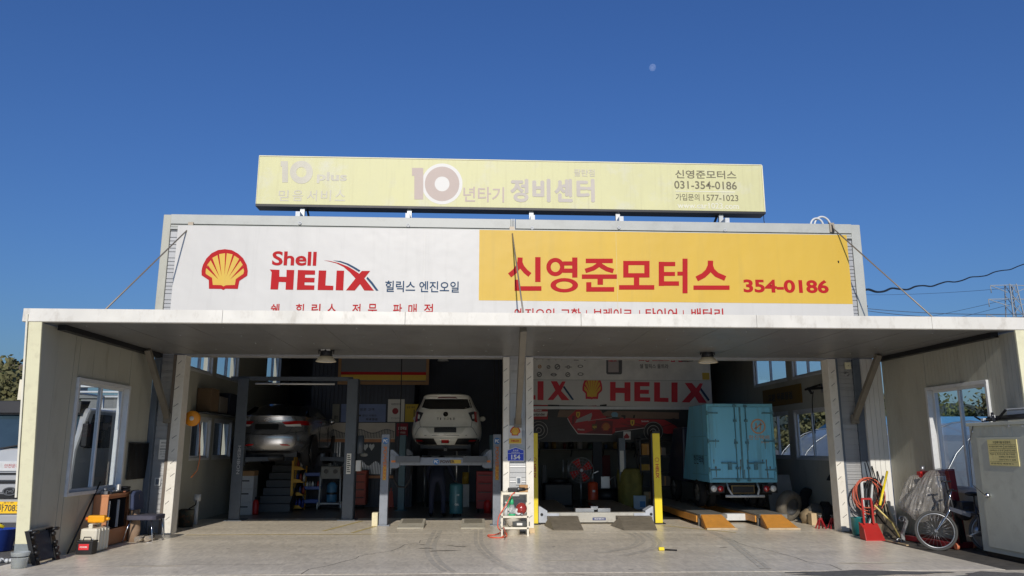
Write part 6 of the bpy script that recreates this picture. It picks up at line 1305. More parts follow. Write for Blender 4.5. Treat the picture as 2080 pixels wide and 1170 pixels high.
part('bottle_label', MB().face([f6(*p)+Vector((0, -.002, 0)) for p in ((922,165),(1000,165),(1022,205),(1022,312),(922,312))]), mat('label_print', lin((170, 160, 158)), .5), ub, fix=False)
q = P(1040+965/4.718, 690+222/4.718, Y=UY-.008); part('lettering', px_text('HELIX', 1040+928/4.718, 690+195/4.718, 1040+1005/4.718, 690+212/4.718, UY-.008, .03), RD2, ub, fix=False)
for k, (cx2, cy2, r1) in enumerate(((265, 258, 18), (350, 262, 18), (435, 260, 27), (540, 262, 17), (655, 255, 15), (262, 333, 25), (400, 335, 16), (535, 335, 24), (657, 330, 16))):
    c = f6(cx2, cy2); r = r1/4.718*HY/FPX; m = MB(); fu = lambda u, v: Vector((u, UY-.005, v)); m.ring(fu, c.x, c.z, r*(1 if k not in (4, 6, 8) else 1.8), r, r*.65*(1 if k not in (4, 6, 8) else 1.8), r*.6, 22)
    if k in (3, 6): m.stroke(fu, [(c.x-r*2, c.z), (c.x+r*2, c.z)], r*.4)
    if k in (0, 1, 2, 5, 7): m.stroke(fu, [(c.x-r*.5, c.z-r*.3), (c.x+r*.5, c.z+r*.3)], r*.4)
    part('car_emblem', m, mat('emblem_grey', lin((104, 102, 100)), .5) if k != 0 else mat('emblem_ochre', lin((170, 120, 60)), .5), ub, fix=False)
c = f6(1840, 350); part('corner_mark', MB().face([c+Vector((-.05, 0, -.1)), c+Vector((.16, 0, -.1)), c+Vector((.16, 0, .1)), c+Vector((-.05, 0, .1))]), SIGNYEL, ub, fix=False)
# racing car poster: a generic red single seater, in profile
rp_ = thing('racing_poster', 'wide poster of a red open-wheel racing car under the red lettered banner', 'poster', (3.3, HY, 2.05))
f7 = z7(1080, 820, 6.1176, HY-.03)
za, zc_ = f7(0, 475).z, f7(0, 2).z; part('sheet', MB().box(1.25, f7(1930, 0).x, HY-.026, HY-.006, za, zb_-.035), mat('poster_dark_ground', lin((34, 36, 38)), .5, var=.1), rp_)
def pic(name, pts, mt, d=0): part(name, MB().face([f7(*p)+Vector((0, -d, 0)) for p in pts]), mt, rp_, fix=False)
TAN = mat('print_tan', lin((120, 98, 82)), .6, var=.12); PRED = mat('print_red', lin((158, 26, 34)), .5, var=.3, scale=2.5, stretch=(1, 1, 3)); PRD2 = mat('print_dark_red', lin((96, 16, 24)), .5, var=.15); PWH = mat('print_white', lin((206, 202, 198)), .5); PBK = mat('print_black', lin((22, 22, 24)), .5); POL = mat('print_olive', lin((60, 60, 52)), .6); PGY = mat('print_grey', lin((150, 146, 142)), .5)
pic('picture_band', [(0,12),(1850,45),(1850,98),(0,75)], POL); pic('picture_band', [(340,68),(860,85),(1830,110),(1830,190),(900,180),(320,165)], TAN)
pic('rear_wing', [(-60,20),(200,15),(200,195),(-60,195)], PRED, .002); pic('wing_stripe', [(-60,98),(200,98),(188,158),(-60,158)], PWH, .004); pic('wing_end', [(205,10),(342,15),(345,80),(300,180),(205,160)], PBK, .002)
pic('body', [(440,178),(560,70),(640,30),(800,18),(830,60),(900,150),(1000,165),(1100,175),(1200,180),(1500,195),(1650,200),(1780,270),(1840,320),(1830,360),(1700,380),(1400,300),(1040,352),(1000,380),(800,380),(570,372),(490,260)], PRED, .003)
pic('body_shade', [(800,205),(1010,215),(1000,378),(640,376),(760,330)], PRD2, .0035); pic('body_shade', [(1035,300),(1400,268),(1400,298),(1040,350)], PRD2, .0035); pic('cockpit', [(920,158),(1100,172),(1090,192),(930,186)], PBK, .0045); pic('exhaust', [(505,150),(540,148),(520,255),(500,260)], PRD2, .0045)
for a_, b_ in (((1110, 250), (1440, 320)), ((1180, 215), (1450, 290)), ((200, 300), (470, 250)), ((200, 350), (480, 300)), ((1560, 300), (1760, 250)), ((560, 72), (640, 34)), ((640, 34), (800, 22)), ((700, 215), (1000, 170))): part('print_stroke', MB().stroke(lambda x, y: f7(x, y)+Vector((0, -.0055, 0)), [a_, b_], 7), PGY if a_[0] in (560, 640, 700) else PBK, rp_, fix=False)
pic('front_wing', [(1650,375),(1890,370),(1895,395),(1640,400)], PBK, .005); pic('underfloor', [(480,385),(1140,388),(1300,430),(1290,455),(460,440)], PBK, .0025); pic('side_pod_window', [(540,238),(560,195),(745,112),(752,140),(730,205)], PGY, .005)
pic('intake', [(845,15),(930,5),(940,90),(880,120)], PBK, .005); pic('helmet', [(985,130),(1005,105),(1050,105),(1075,130),(1065,165),(1000,165)], mat('print_blue', lin((110, 150, 170)), .5), .005); pic('mirror', [(1115,142),(1165,145),(1165,190),(1140,190),(1140,165),(1115,160)], PBK, .005); pic('mirror', [(1265,140),(1285,140),(1280,180),(1255,180)], PBK, .005)
pic('floor_line', [(440,178),(446,178),(492,260),(575,370),(1000,382),(1000,388),(570,378),(486,262)], PWH, .006); pic('floor_line', [(1035,348),(1400,298),(1400,304),(1035,354)], PWH, .006); pic('nose_panel', [(1140,345),(1230,345),(1230,445),(1135,445)], PWH, .004); pic('red_flame', [(1180,365),(1215,410),(1205,432),(1150,432),(1140,412)], PRED, .006); pic('far_tyre', [(1700,195),(1770,180),(1840,240),(1820,270)], PBK, .005)
for cx2, cy2, r1 in ((88, 330, 118), (1510, 345, 125)):
    for rr, ri, mt, d in ((1, .0, PBK, .006), (.95, .9, PGY, .008), (.62, .55, PGY, .008), (.3, .22, PGY, .008)): part('tyre_print', MB().ring(lambda x, y: f7(x, y)+Vector((0, -d, 0)), cx2, cy2, r1*rr, r1*rr, max(.01, r1*ri), max(.01, r1*ri), 36), mt, rp_, fix=False)
for cx2, cy2 in ((575, 142), (1250, 242)): pic('yellow_shield', [(cx2-24,cy2-40),(cx2+26,cy2-40),(cx2+24,cy2+10),(cx2,cy2+38),(cx2-22,cy2+10)], SIGNYEL, .006); pic('shield_mark', [(cx2-8,cy2-25),(cx2+8,cy2-22),(cx2+4,cy2+18),(cx2-6,cy2+10)], PBK, .008)
pic('brown_shield', [(748,255),(812,250),(812,300),(780,335),(748,310)], mat('print_brown', lin((86, 66, 34)), .5), .006)
def shp(u, v, d):
    q = f7(865+u*115, 230+v*110); q.y -= d+.006; return q
shell_logo(shp, .001, rp_, mat('print_dull_red', lin((150, 50, 34)), .5), mat('print_dull_yellow', lin((170, 110, 44)), .5))
def ptx(body, x0, y0, x1, y1, mt, d=.008): part('lettering', px_text(body, 1080+x0/6.1176, 820+y0/6.1176, 1080+x1/6.1176, 820+y1/6.1176, HY-.03-d, .02), mt, rp_, fix=False)
ptx('V-Power', 8, 65, 130, 92, PWH); ptx('Santander', 0, 112, 168, 148, PBK); ptx('ups', 758, 275, 806, 312, SIGNYEL, .009); ptx('Santander', 1365, 205, 1460, 228, PWH); ptx('Weichai', 568, 310, 655, 332, PWH)

# store room behind the low opening
sf_ = thing('store_shelf', 'dark shelf of cans high on the store room wall', 'shelf', (3, 24.0, 1.55)); part('board', MB().box(1.8, 5.4, 23.9, 24.28, 1.5, 1.54), DARKM, sf_); m = MB(); [m.bar((x, 24.27, 1.3), (x, 24.0, 1.5), .03) for x in (2, 3, 4, 5)]; part('bracket', m, DARKM, sf_)
random.seed(11)
cols = [(200, 196, 186), (60, 84, 120), (150, 120, 60), (110, 40, 36), (40, 42, 46), (190, 190, 190), (56, 100, 90)]
lbs = ['white', 'blue', 'ochre', 'maroon', 'black', 'silver', 'green']
for i in range(12):
    x = 1.95+i*.27+random.uniform(-.05, .05); k = i % 7; r = random.uniform(.05, .09); h = random.uniform(.14, .3)
    tag(part('oil_can', MB().lathe((x, 24.08, 1.541), [(.005, .001), (r, .0), (r, h*.8), (r*.4, h*.9), (r*.4, h), (.004, h)], 12), mat('can_%d_%d_%d' % cols[k], lin(cols[k]), .4)), f'{lbs[k]} can on the store room shelf, {"in the left half" if i < 7 else "in the right half"}', 'can', 'cans on the store room shelf')
q = P(1183, 1030, Z=0); q.y = 20.6; q = P(1183, 1032, Z=0); fn = thing('floor_fan', 'large floor-standing fan with red blades and round wire guard in the right bay', 'fan', q)
c = P(1180, 955, Y=q.y); R = 25*q.y/FPX*.98
part('stand', MB().cyl((c.x, c.y+.05, .03), (c.x, c.y+.05, c.z), .022), STEEL, fn); part('foot', MB().lathe((c.x, c.y+.05, 0), [(.02, .03), (.2, .025), (.22, .0), (.02, .0)], 20), DARKM, fn)
m = MB()
for k in range(4): m.torus((c.x, c.y-.1+(.02 if k == 3 else 0), c.z), R*(.3+.233*k), .006, 'Y', 30, 5)
for k in range(18): a_ = 2*math.pi*k/18; m.cyl((c.x+.04*math.cos(a_), c.y-.12, c.z+.04*math.sin(a_)), (c.x+R*math.cos(a_), c.y-.08, c.z+R*math.sin(a_)), .004, n=4)
part('guard', m, STEEL, fn)
for k in range(4):
    a_ = math.pi/2*k+.5; m = MB(); pts = []
    for s in range(5): t = s/4; pts.append([Vector((c.x+R*.88*(t*math.cos(a_)-(.1+.25*t)*w2*math.sin(a_)), c.y-.03+.04*w2, c.z+R*.88*(t*math.sin(a_)+(.1+.25*t)*w2*math.cos(a_)))) for w2 in (-1, 1)])
    vs = [v for p in pts for v in p]; m.add(vs, [(2*i, 2*i+1, 2*i+3, 2*i+2) for i in range(4)], True); part('blade', m, mat('blade_red', lin((206, 40, 34)), .35), fn, fix=False)
part('motor', MB().cyl((c.x, c.y-.02, c.z), (c.x, c.y+.14, c.z), .07), DARKM, fn); part('hub', MB().ball((c.x, c.y-.12, c.z), .05, .03, .05), PLW, fn)
q = P(1205, 1030, Z=0); oc = thing('orange_canister', 'orange grease canister on wheels beside the floor fan', 'canister', q); part('drum', MB().lathe(q, [(.02, .05), (.13, .05), (.14, .08), (.14, .62), (.1, .66), (.02, .67)], 20), mat('canister_orange', lin((206, 78, 42)), .4), oc); part('pump', MB().cyl(q+Vector((0, 0, .66)), q+Vector((0, 0, .9)), .03).bar(q+Vector((0, 0, .88)), q+Vector((.16, 0, .95)), .025), STEEL, oc); part('label', MB().box(q.x-.03, q.x+.04, q.y-.145, q.y-.141, .4, .46), PAPER, oc)
q = P(1222, 955, Y=24.2); tag(part('red_sheet', MB().box(q.x-.28, q.x+.28, 24.24, 24.27, q.z-.45, q.z+.45), mat('dull_red_sheet', lin((120, 44, 44)), .6)), 'dull red board on the store room wall behind the fan', 'board')
q = P(1140, 1030, Z=0); eng = thing('tyre_machine', 'dark squat tyre machine with two steel rods left of the floor fan', 'machine', q); m = MB(); m.box(q.x-.45, q.x+.35, q.y+.1, q.y+.7, 0, .62); part('cabinet', m, BLACK, eng, .05); part('turntable', MB().cyl((q.x-.02, q.y+.4, .62), (q.x-.02, q.y+.4, .74), .3), DARKM, eng); m = MB(); m.cyl((q.x+.1, q.y+.3, .7), (q.x+.1, q.y+.3, 1.25), .025); m.cyl((q.x+.24, q.y+.3, .7), (q.x+.24, q.y+.3, 1.25), .025); part('rods', m, STEEL, eng); part('arm', MB().bar((q.x-.4, q.y+.6, .6), (q.x-.4, q.y+.6, 1.1), .12), DARKM, eng)
q = P(1228, 1030, Z=0); cmp_ = thing('air_compressor', 'dark greasy compressor with pipes right of the orange canister', 'compressor', q); m = MB(); m.cyl((q.x-.15, q.y+.3, .28), (q.x+.45, q.y+.3, .28), .2); part('tank', m, DARKM, cmp_); m = MB(); m.box(q.x-.05, q.x+.2, q.y+.2, q.y+.42, .48, .8); m.tube([(q.x+.2, q.y+.3, .7), (q.x+.35, q.y+.3, .8), (q.x+.38, q.y+.3, .5)], .025); part('pump', m, STEEL, cmp_, .01)
for xx in (0, .3): part('foot', MB().box(cmp_.location.x+xx-.03, cmp_.location.x+xx+.03, cmp_.location.y+.2, cmp_.location.y+.4, 0, .1), DARKM, cmp_)
q = P(1286, 1034, Z=0); m = MB(); rg = []
for z, r, wv in ((.0, .3, .02), (.1, .33, .02), (.5, .34, .04), (.85, .33, .05), (1.0, .27, .06), (1.03, .18, .04)):
    rg.append([Vector((q.x+(r+wv*math.sin(a_*1.9+z*6))*math.cos(2*math.pi*a_/22), q.y+.3+(r*.8+wv*math.cos(a_*1.3))*math.sin(2*math.pi*a_/22), z+.002)) for a_ in range(22)])
m.loft(rg); tag(part('bulk_bag', m, mat('olive_bag', lin((122, 116, 56)), .75, var=.25, scale=5, bump=.5)), 'tall olive green bulk bag between the grey post and the yellow post', 'bag')
x0, x1 = P(1304, 1030, Y=20.9).x, P(1345, 1030, Y=20.9).x
rk = thing('metal_rack', 'dark metal rack with cartons behind the right yellow post', 'rack', ((x0+x1)/2, 21, 0))
for x in (x0, x1+.5):
    for y in (20.9, 21.3): part('upright', MB().box(x-.02, x+.02, y-.02, y+.02, 0, 1.9), DARKM, rk)
for z in (.55, .95, 1.35, 1.8): part('shelf_board', MB().box(x0-.02, x1+.52, 20.88, 21.32, z, z+.03), DARKM, rk)
for i, (dx, z, w_, h, c, lb) in enumerate(((.05, 1.385, .32, .3, (176, 128, 60), 'ochre carton on the upper shelf of the dark metal rack'), (.02, .985, .45, .16, (160, 130, 50), 'flat yellowish carton on the middle shelf of the dark metal rack'), (.06, .003, .3, .42, (150, 138, 112), 'tan printed sack-like carton under the dark metal rack'), (.45, 1.385, .25, .2, (120, 116, 110), 'grey carton on the upper shelf of the dark metal rack'), (.5, .585, .3, .25, (96, 90, 84), 'dull carton on the lower shelf of the dark metal rack'))):
    t = thing('carton', lb, 'carton', (x0+dx, 20.9, z), 'cartons on the dark metal rack'); part('box', MB().box(x0+dx, x0+dx+w_, 20.9, 21.2, z, z+h), mat('carton_%d_%d_%d' % c, lin(c), .7), t, .005); part('tape', MB().box(x0+dx+w_*.44, x0+dx+w_*.56, 20.897, 20.8995, z+.01, z+h), CARD, t)
q = P(1311, 1034, Z=0); pb = thing('printed_carton', 'pale blue and white carton on the floor beside the olive bag', 'carton', q); part('box', MB().box(q.x-.3, q.x+.02, q.y, q.y+.25, .002, .34), mat('pale_blue_carton', lin((176, 196, 214)), .6, var=.15), pb, .004); part('print', MB().box(q.x-.14, q.x, q.y-.003, q.y-.001, .05, .2), mat('print_sky', lin((76, 134, 190)), .5), pb)
q = P(1345, 905, Y=21.2)
for px, py in ((1152, 728), (1396, 733)):
    q = P(px, py, Y=20.6); sl = thing('spot_lamp', 'small black hanging lamp in front of the advert panel, ' + ('near its left lettering' if px < 1300 else 'near its red heading'), 'lamp', q, 'small black lamps of the right bay'); m = MB(); m.lathe(q, [(.01, .2), (.08, .18), (.1, .05), (.17, .0), (.15, -.01), (.01, -.01)], 16); part('shade', m, BLACK, sl); part('rod', MB().cyl(q+Vector((0, 0, .2)), (q.x, q.y, 5.8), .012), BLACK, sl)
# yellow banner on the inner right wall
y1, y0 = P(1550, 800, X=7.93).y, P(1627, 790, X=7.93).y
z0, z1 = 2.66, 3.12
wb2 = thing('wall_banner', 'dull yellow banner hanging on the inner right wall above the windows', 'banner', (7.9, (y0+y1)/2, z0)); part('sheet', MB().box(7.915, 7.945, min(y0, y1), max(y0, y1), z0, z1), mat('dull_yellow_banner', lin((118, 92, 28)), .6, var=.1), wb2)
fb = lambda u, v: Vector((7.911, max(y0, y1)-.4-u, z0+.12+v)); part('lettering', text_mb('교환 무료점검', fb, abs(y1-y0)-.9, .2, .03), INKD, wb2, fix=False)
# folded arm lamp and cable on the right inner wall
q = P(1670, 788, X=7.8); al = thing('wall_fan', 'dark folding arm fixture on the inner right wall beside the right pillar', 'fixture', q); m = MB(); m.bar(q, q+Vector((-.1, .5, .02)), .06); m.bar(q+Vector((0, .1, .08)), q+Vector((-.15, .55, .0)), .04); m.bar(q+Vector((-.1, .5, .02)), q+Vector((-.12, .3, -.1)), .04); part('arm', m, DARKM, al); part('plate', MB().box(q.x+.02, q.x+.12, q.y-.1, q.y+.1, q.z-.1, q.z+.1), STEEL, al)
c0 = P(1652, 795, X=7.6); tag(part('hanging_cable', MB().tube(smooth([c0, P(1650, 815, X=7.6), P(1652, 850, X=7.6), P(1656, 880, X=7.6)]), .012, 6), CABLE), 'black cable with plug hanging across the right inner window', 'cable')
q = P(1697, 968, X=7.75); wl2 = thing('work_lamp', 'black clamp work lamp on the inner right wall by the right jamb', 'lamp', q); m = MB(); m.lathe(q+Vector((-.1, 0, -.05)), [(.1, -.03), (.06, .05), (.02, .1), (.01, .12)], 14); part('shade', m, BLACK, wl2); part('arm', MB().tube([q+Vector((-.1, 0, .07)), q+Vector((0, .05, .14)), q+Vector((.14, .05, .05))], .012), BLACK, wl2)
# tyres, stands, boards right inside
q = P(1612, 1060, Z=0); tp = thing('spare_tyre', 'worn muddy tyre with rim leaning among sacks by the right inner wall', 'tyre', q)
m = MB(); c = Vector((q.x, q.y+.2, .33)); M = Matrix.Translation(c) @ Matrix.Rotation(.5, 4, 'Z') @ Matrix.Rotation(.25, 4, 'X')
m.lathe((0, 0, 0), [(.19, -.1), (.28, -.12), (.325, -.08), (.33, 0), (.325, .08), (.28, .12), (.19, .1)], 30, 'Y'); m.xf(M); part('tread', m, mat('muddy_rubber', lin((104, 98, 88)), .9, var=.3, scale=8, bump=.4), tp)
m = MB(); m.lathe((0, 0, 0), [(.02, -.04), (.08, -.05), (.17, -.02), (.192, -.09), (.192, .09), (.02, .05)], 24, 'Y'); m.xf(M); part('rim', m, STEEL, tp)
q = P(1640, 1052, Z=0); m = MB(); c = Vector((q.x+.15, q.y+.35, .33)); m.lathe((0, 0, 0), [(.19, -.1), (.3, -.11), (.33, -.07), (.33, .07), (.3, .11), (.19, .1)], 28, 'Y'); m.xf(Matrix.Translation(c) @ Matrix.Rotation(.9, 4, 'Z') @ Matrix.Rotation(.2, 4, 'X')); tag(part('bare_tyre', m, RUBBER), 'dark bare tyre leaning behind the muddy tyre', 'tyre')
q = P(1588, 1040, Z=0); tag(part('grey_roll', MB().cyl((q.x-.05, q.y-.1, .35), (q.x+.4, q.y+.1, .5), .09, .12), mat('grey_cloth', lin((110, 110, 110)), .9, bump=.4)), 'grey rolled cloth lying against the muddy tyre', 'roll')
tag(part('grey_board', MB().hexa([(6.9, 18.1, .003), (7.5, 18.1, .003), (7.5, 18.13, .003), (6.9, 18.13, .003)], [(6.92, 18.4, .95), (7.5, 18.4, .95), (7.5, 18.43, .95), (6.92, 18.43, .95)]), mat('grey_board_m', lin((130, 130, 126)), .7)), 'plain grey board leaning behind the muddy tyre', 'board')
for i, (px, c, lb, h) in enumerate(((1650, (150, 132, 104), 'tan sack in the row along the right inner wall', .3), (1662, (80, 80, 78), 'dark grey sack in the row along the right inner wall', .42), (1683, (30, 31, 33), 'black bag nearest the jack stands', .45))):
    q = P(px, 1066, Z=0); m = MB(); rg = []
    for z, r in ((0, .16), (.12, .2), (h*.7, .19), (h, .08)): rg.append([Vector((q.x+.1+(r+.03*math.sin(a_*2.1+z*9))*math.cos(2*math.pi*a_/14), q.y+.3+(r+.03*math.cos(a_*1.7))*math.sin(2*math.pi*a_/14), z+.002)) for a_ in range(14)])
    m.loft(rg); tag(part('sack', m, mat('sack_%d' % c[0], lin(c), .8, bump=.4)), lb, 'sack', 'sacks along the right inner wall')
DKR = mat('stand_red', lin((150, 28, 34)), .5, grime=.2)
for px, lb in ((1672, 'red jack stand at the left of a pair behind the right jamb'), (1697, 'red jack stand tucked right against the right jamb')):
    q = P(px, 1075, Z=0); js = thing('jack_stand', lb, 'jack stand', q, 'red jack stands'); 
    for s1, s2 in ((-1, -1), (1, -1), (-1, 1), (1, 1)): part('leg', MB().bar(q+Vector((s1*.075, .1+s2*.075, .0)), q+Vector((s1*.02, .1+s2*.02, .18)), .022), DKR, js)
    part('collar', MB().box(q.x-.03, q.x+.03, q.y+.07, q.y+.13, .17, .21), DKR, js); part('ratchet', MB().box(q.x-.012, q.x+.012, q.y+.085, q.y+.115, .21, .25).box(q.x-.035, q.x+.035, q.y+.085, q.y+.115, .25, .265), STEEL, js)
q = P(1655, 1066, Z=0); tag(part('wood_block', MB().box(q.x-.1, q.x+.12, q.y-.1, q.y+.08, .002, .24), PLY, bevel=.005), 'upright timber block beside the left red jack stand', 'block')

# ------------------------------------------------------------------ outside right: hose coil, bucket, shovel, boards
hk = thing('hose_coil', 'tangled coil of orange and dark hoses hanging on the right ribbed strip', 'hose', (7.6, 15.0, 1.0)); c = P(1757, 1003, Y=14.98)
random.seed(4); m = MB()
for k in range(5): 
    rx, rz = .27+random.uniform(-.05, .04), .32+random.uniform(-.06, .04); o_ = Vector((random.uniform(-.04, .05), -.03*k, random.uniform(-.05, .02))); m.tube([c+o_+Vector((rx*math.cos(t), .015*math.sin(3*t+k), rz*math.sin(t))) for t in [2*math.pi*i/30 for i in range(30)]], .011, 6, True)
part('orange_hose', m, mat('faded_hose', lin((196, 96, 72)), .45), hk)
m = MB()
for k in range(3): 
    o_ = Vector((.1+.03*k, -.06-.025*k, -.12)); m.tube([c+o_+Vector((.14*math.cos(t), .02*math.sin(2*t), .42*math.sin(t))) for t in [2*math.pi*i/26 for i in range(26)]], .013, 6, True)
part('black_hose', m, CABLE, hk)
m = MB(); m.tube([c+Vector((-.06, -.02, -.95)), c+Vector((-.06, -.02, .2)), c+Vector((-.03, -.02, .24)), c+Vector((.2, -.02, .24))], .03, 8); m.bar(c+Vector((.0, -.04, -.6)), c+Vector((.14, -.04, .18)), .035); part('hanger', m, PLW, hk)
m = MB(); m.box(c.x-.12, c.x-.02, c.y+.02, c.y+.05, c.z-.3, c.z+.22); m.box(c.x+.04, c.x+.14, c.y-.03, c.y+.03, 0.0+.02, c.z-.3); part('dark_backing', m, BLACK, hk)
q = P(1747, 1087, Z=0); q.z = -.018; tb = thing('teal_bucket', 'teal printed bucket below the hose coil at the right pillar', 'bucket', q)
part('pail', MB().lathe(q, [(.02, .003), (.125, .0), (.14, .33), (.145, .335), (.135, .335), (.12, .02), (.02, .02)], 24), mat('teal_print', lin((40, 120, 122)), .4, var=.2, grime=.3, grime_c=lin((214, 150, 80)), gscale=5), tb)
m = MB(); vs = []
for i in range(7):
    a_ = -math.pi/2-.1+.75*i/6; vs += [q+Vector((.137*math.cos(a_), .137*math.sin(a_), .06)), q+Vector((.143*math.cos(a_), .143*math.sin(a_), .24))]
m.add(vs, [(2*i, 2*i+2, 2*i+3, 2*i+1) for i in range(6)]); part('label', m, PAPER, tb, fix=False)
q = P(1778, 1098, Z=0); sv = thing('red_dustpan', 'red long-handled dustpan standing beside the teal bucket', 'dustpan', q)
m = MB(); m.hexa([q+Vector(v) for v in ((-.17, -.05, 0), (.16, -.05, 0), (.2, .25, 0), (-.13, .25, 0))], [q+Vector(v) for v in ((-.17, -.04, .015), (.16, -.04, .015), (.2, .26, .27), (-.13, .26, .27))]); m.hexa([q+Vector(v) for v in ((-.19, -.05, 0), (-.17, -.05, 0), (-.13, .25, 0), (-.15, .25, 0))], [q+Vector(v) for v in ((-.19, .0, .2), (-.17, .0, .2), (-.13, .25, .29), (-.15, .25, .29))]); part('pan', m, mat('dustpan_red', lin((176, 40, 36)), .5, grime=.3), sv, .006)
m = MB(); t0 = q+Vector((-.06, .22, .26)); m.bar(t0, t0+Vector((0, .02, .42)), .03); m.bar(t0+Vector((.17, 0, 0)), t0+Vector((.17, .02, .42)), .03); m.bar(t0+Vector((-.01, .02, .43)), t0+Vector((.18, .02, .43)), .03); part('handle', m, MATS['dustpan_red'], sv)
a, b = P(1787, 1028, Y=14.4), P(1802, 958, Y=14.9); ypl = thing('broom', 'broom with bright yellow handle leaning behind the red dustpan', 'broom', (a.x, a.y, 0)); part('handle', MB().cyl(a, b, .022, n=10), YELLOW, ypl); m = MB(); d = (a-b).normalized(); m.cyl(a, a+d*.12, .03, .035); e_ = a+d*.12; m.hexa([e_+Vector((-.1, -.03, -.28)), e_+Vector((.12, -.03, -.28)), e_+Vector((.12, .05, -.28)), e_+Vector((-.1, .05, -.28))], [e_+Vector((-.03, -.02, 0)), e_+Vector((.03, -.02, 0)), e_+Vector((.03, .03, 0)), e_+Vector((-.03, .03, 0))]); part('bristles', m, mat('bristle_dark', lin((52, 46, 40)), .9, var=.3, scale=30), ypl)
a, b = P(1776, 1026, Y=14.2), P(1812, 1062, Y=14.1); tag(part('pale_stick', MB().cyl(a, b, .015, n=8).cyl(b, (b.x+.12, b.y, -.01), .015, n=8), mat('pale_yellow', lin((226, 206, 130)), .5)), 'short pale yellow stick leaning across the red dustpan handle', 'stick')
for i, (px0, px1, pt, y, c, lb) in enumerate(((1760, 1800, 1008, 14.95, (206, 196, 176), 'pale plywood sheet behind the red dustpan'), (1797, 1817, 1010, 14.8, (212, 200, 170), 'narrow pale plank right of the yellow broom handle'), (1786, 1826, 1046, 14.15, (110, 100, 84), 'dark weathered board leaning at the front of the pile'))):
    a, b, tp_ = P(px0, 1070, Y=y), P(px1, 1070, Y=y), P(px1, pt, Y=y+.25)
    m = MB(); m.hexa([(a.x, y, -.015), (b.x+.08, y, -.015), (b.x+.08, y+.03, -.015), (a.x, y+.03, -.015)], [(a.x, y+.25, tp_.z), (b.x, y+.25, tp_.z-.02), (b.x, y+.28, tp_.z-.02), (a.x, y+.28, tp_.z)]); tag(part('board', m, mat('board_%d' % c[0], lin(c), .7, var=.12, streak=True, grime=.25)), lb, 'board', 'boards leaning in the right corner')
m = MB()
for i in range(3):
    a = Vector((7.85+i*.05, 14.75, -.01)); m.cyl(a, a+Vector((-.15+.05*i, .3, 1.35-.1*i)), .012, n=6)
tag(part('dark_rods', m, DARKM), 'few thin dark rods leaning between the boards', 'rods')
tag(part('ground_strip', MB().box(7.2, 7.24, 13.0, 13.7, -.015, .01), PLY), 'thin pale batten on the ground at the slab edge', 'batten')

q = P(1345, 1119, Z=0); yc = thing('yellow_stub', 'small yellow plastic cap with a dark rod lying on the open floor', 'cap', q); part('cap', MB().box(q.x-.05, q.x+.04, q.y, q.y+.05, .004, .055), YELLOW, yc, .012); part('rod', MB().cyl((q.x+.05, q.y+.02, .016), (q.x+.22, q.y-.06, .016), .012, n=8), DARKM, yc)
# engine crane under plastic
ec = thing('engine_crane', 'red engine hoist half covered by a clear plastic sheet at the right wing wall', 'engine hoist', (7.6, 12.4, -.018))
CR = mat('crane_red', lin((118, 22, 32)), .4, grime=.2); pc = lambda px, py, X=7.6: P(px, py, X=X)  # hoist red darkened to stand in for shade on mast, boom and base
Yc = 12.75
T = P(1938, 955, Y=Yc); Bm = P(1955, 1125, Y=Yc)
m = MB(); m.bar((T.x, Yc, -.0), (T.x-.08, Yc, T.z), .11, .11, up=(0, 1, 0)); part('mast', m, CR, ec, .008)
hT2 = P(1874, 960, Y=Yc+.9); hb_ = hT2+(Vector((T.x, Yc, T.z))-hT2)*.08
m = MB(); m.bar((T.x-.02, Yc+.02, T.z-.03), (hb_.x, hb_.y, hb_.z-.03), .09, .1); part('boom', m, CR, ec, .008)
m = MB(); m.box(hT2.x-.08, hT2.x+.1, hT2.y-.06, hT2.y+.06, hT2.z-.08, hT2.z+.02); m.cyl((hT2.x, hT2.y, hT2.z-.08), (hT2.x+.01, hT2.y, hT2.z-.2), .045); part('head', m, RED, ec, .01)
part('chain', MB().cyl((hT2.x+.01, hT2.y, hT2.z-.2), (hT2.x+.05, hT2.y, hT2.z-.62), .028), mat('chain_brown', lin((60, 44, 40)), .6), ec)
part('head_cap', MB().cyl((hT2.x, hT2.y, hT2.z+.02), (hT2.x, hT2.y, hT2.z+.12), .04), STEEL, ec)
m = MB(); m.bar((T.x+.06, Yc-.1, .05), (T.x-.05, Yc+1.1, .05), .08); m.bar((T.x-.28, Yc-.2, .05), (T.x-.42, Yc+.9, .05), .08); m.bar((T.x-.32, Yc-.2, .05), (T.x+.1, Yc-.1, .05), .09); part('base', m, CR, ec, .006)
m = MB(); m.bar((T.x-.04, Yc-.1, .1), (T.x-.15, Yc-.12, .75), .07); part('ram', m, DARKM, ec); part('ram_handle', MB().cyl((T.x-.2, Yc-.3, .1), (T.x-.42, Yc-.42, 1.05), .022).cyl((T.x-.5, Yc-.42, 1.06), (T.x-.34, Yc-.42, 1.06), .014), DARKM, ec)
for dx, dy in ((-.3, -.32), (.1, -.14)): part('castor', MB().cyl((T.x+dx-.02, Yc+dy, .05), (T.x+dx+.02, Yc+dy, .05), .05), mat('castor_orange', lin((206, 120, 84)), .5), ec)
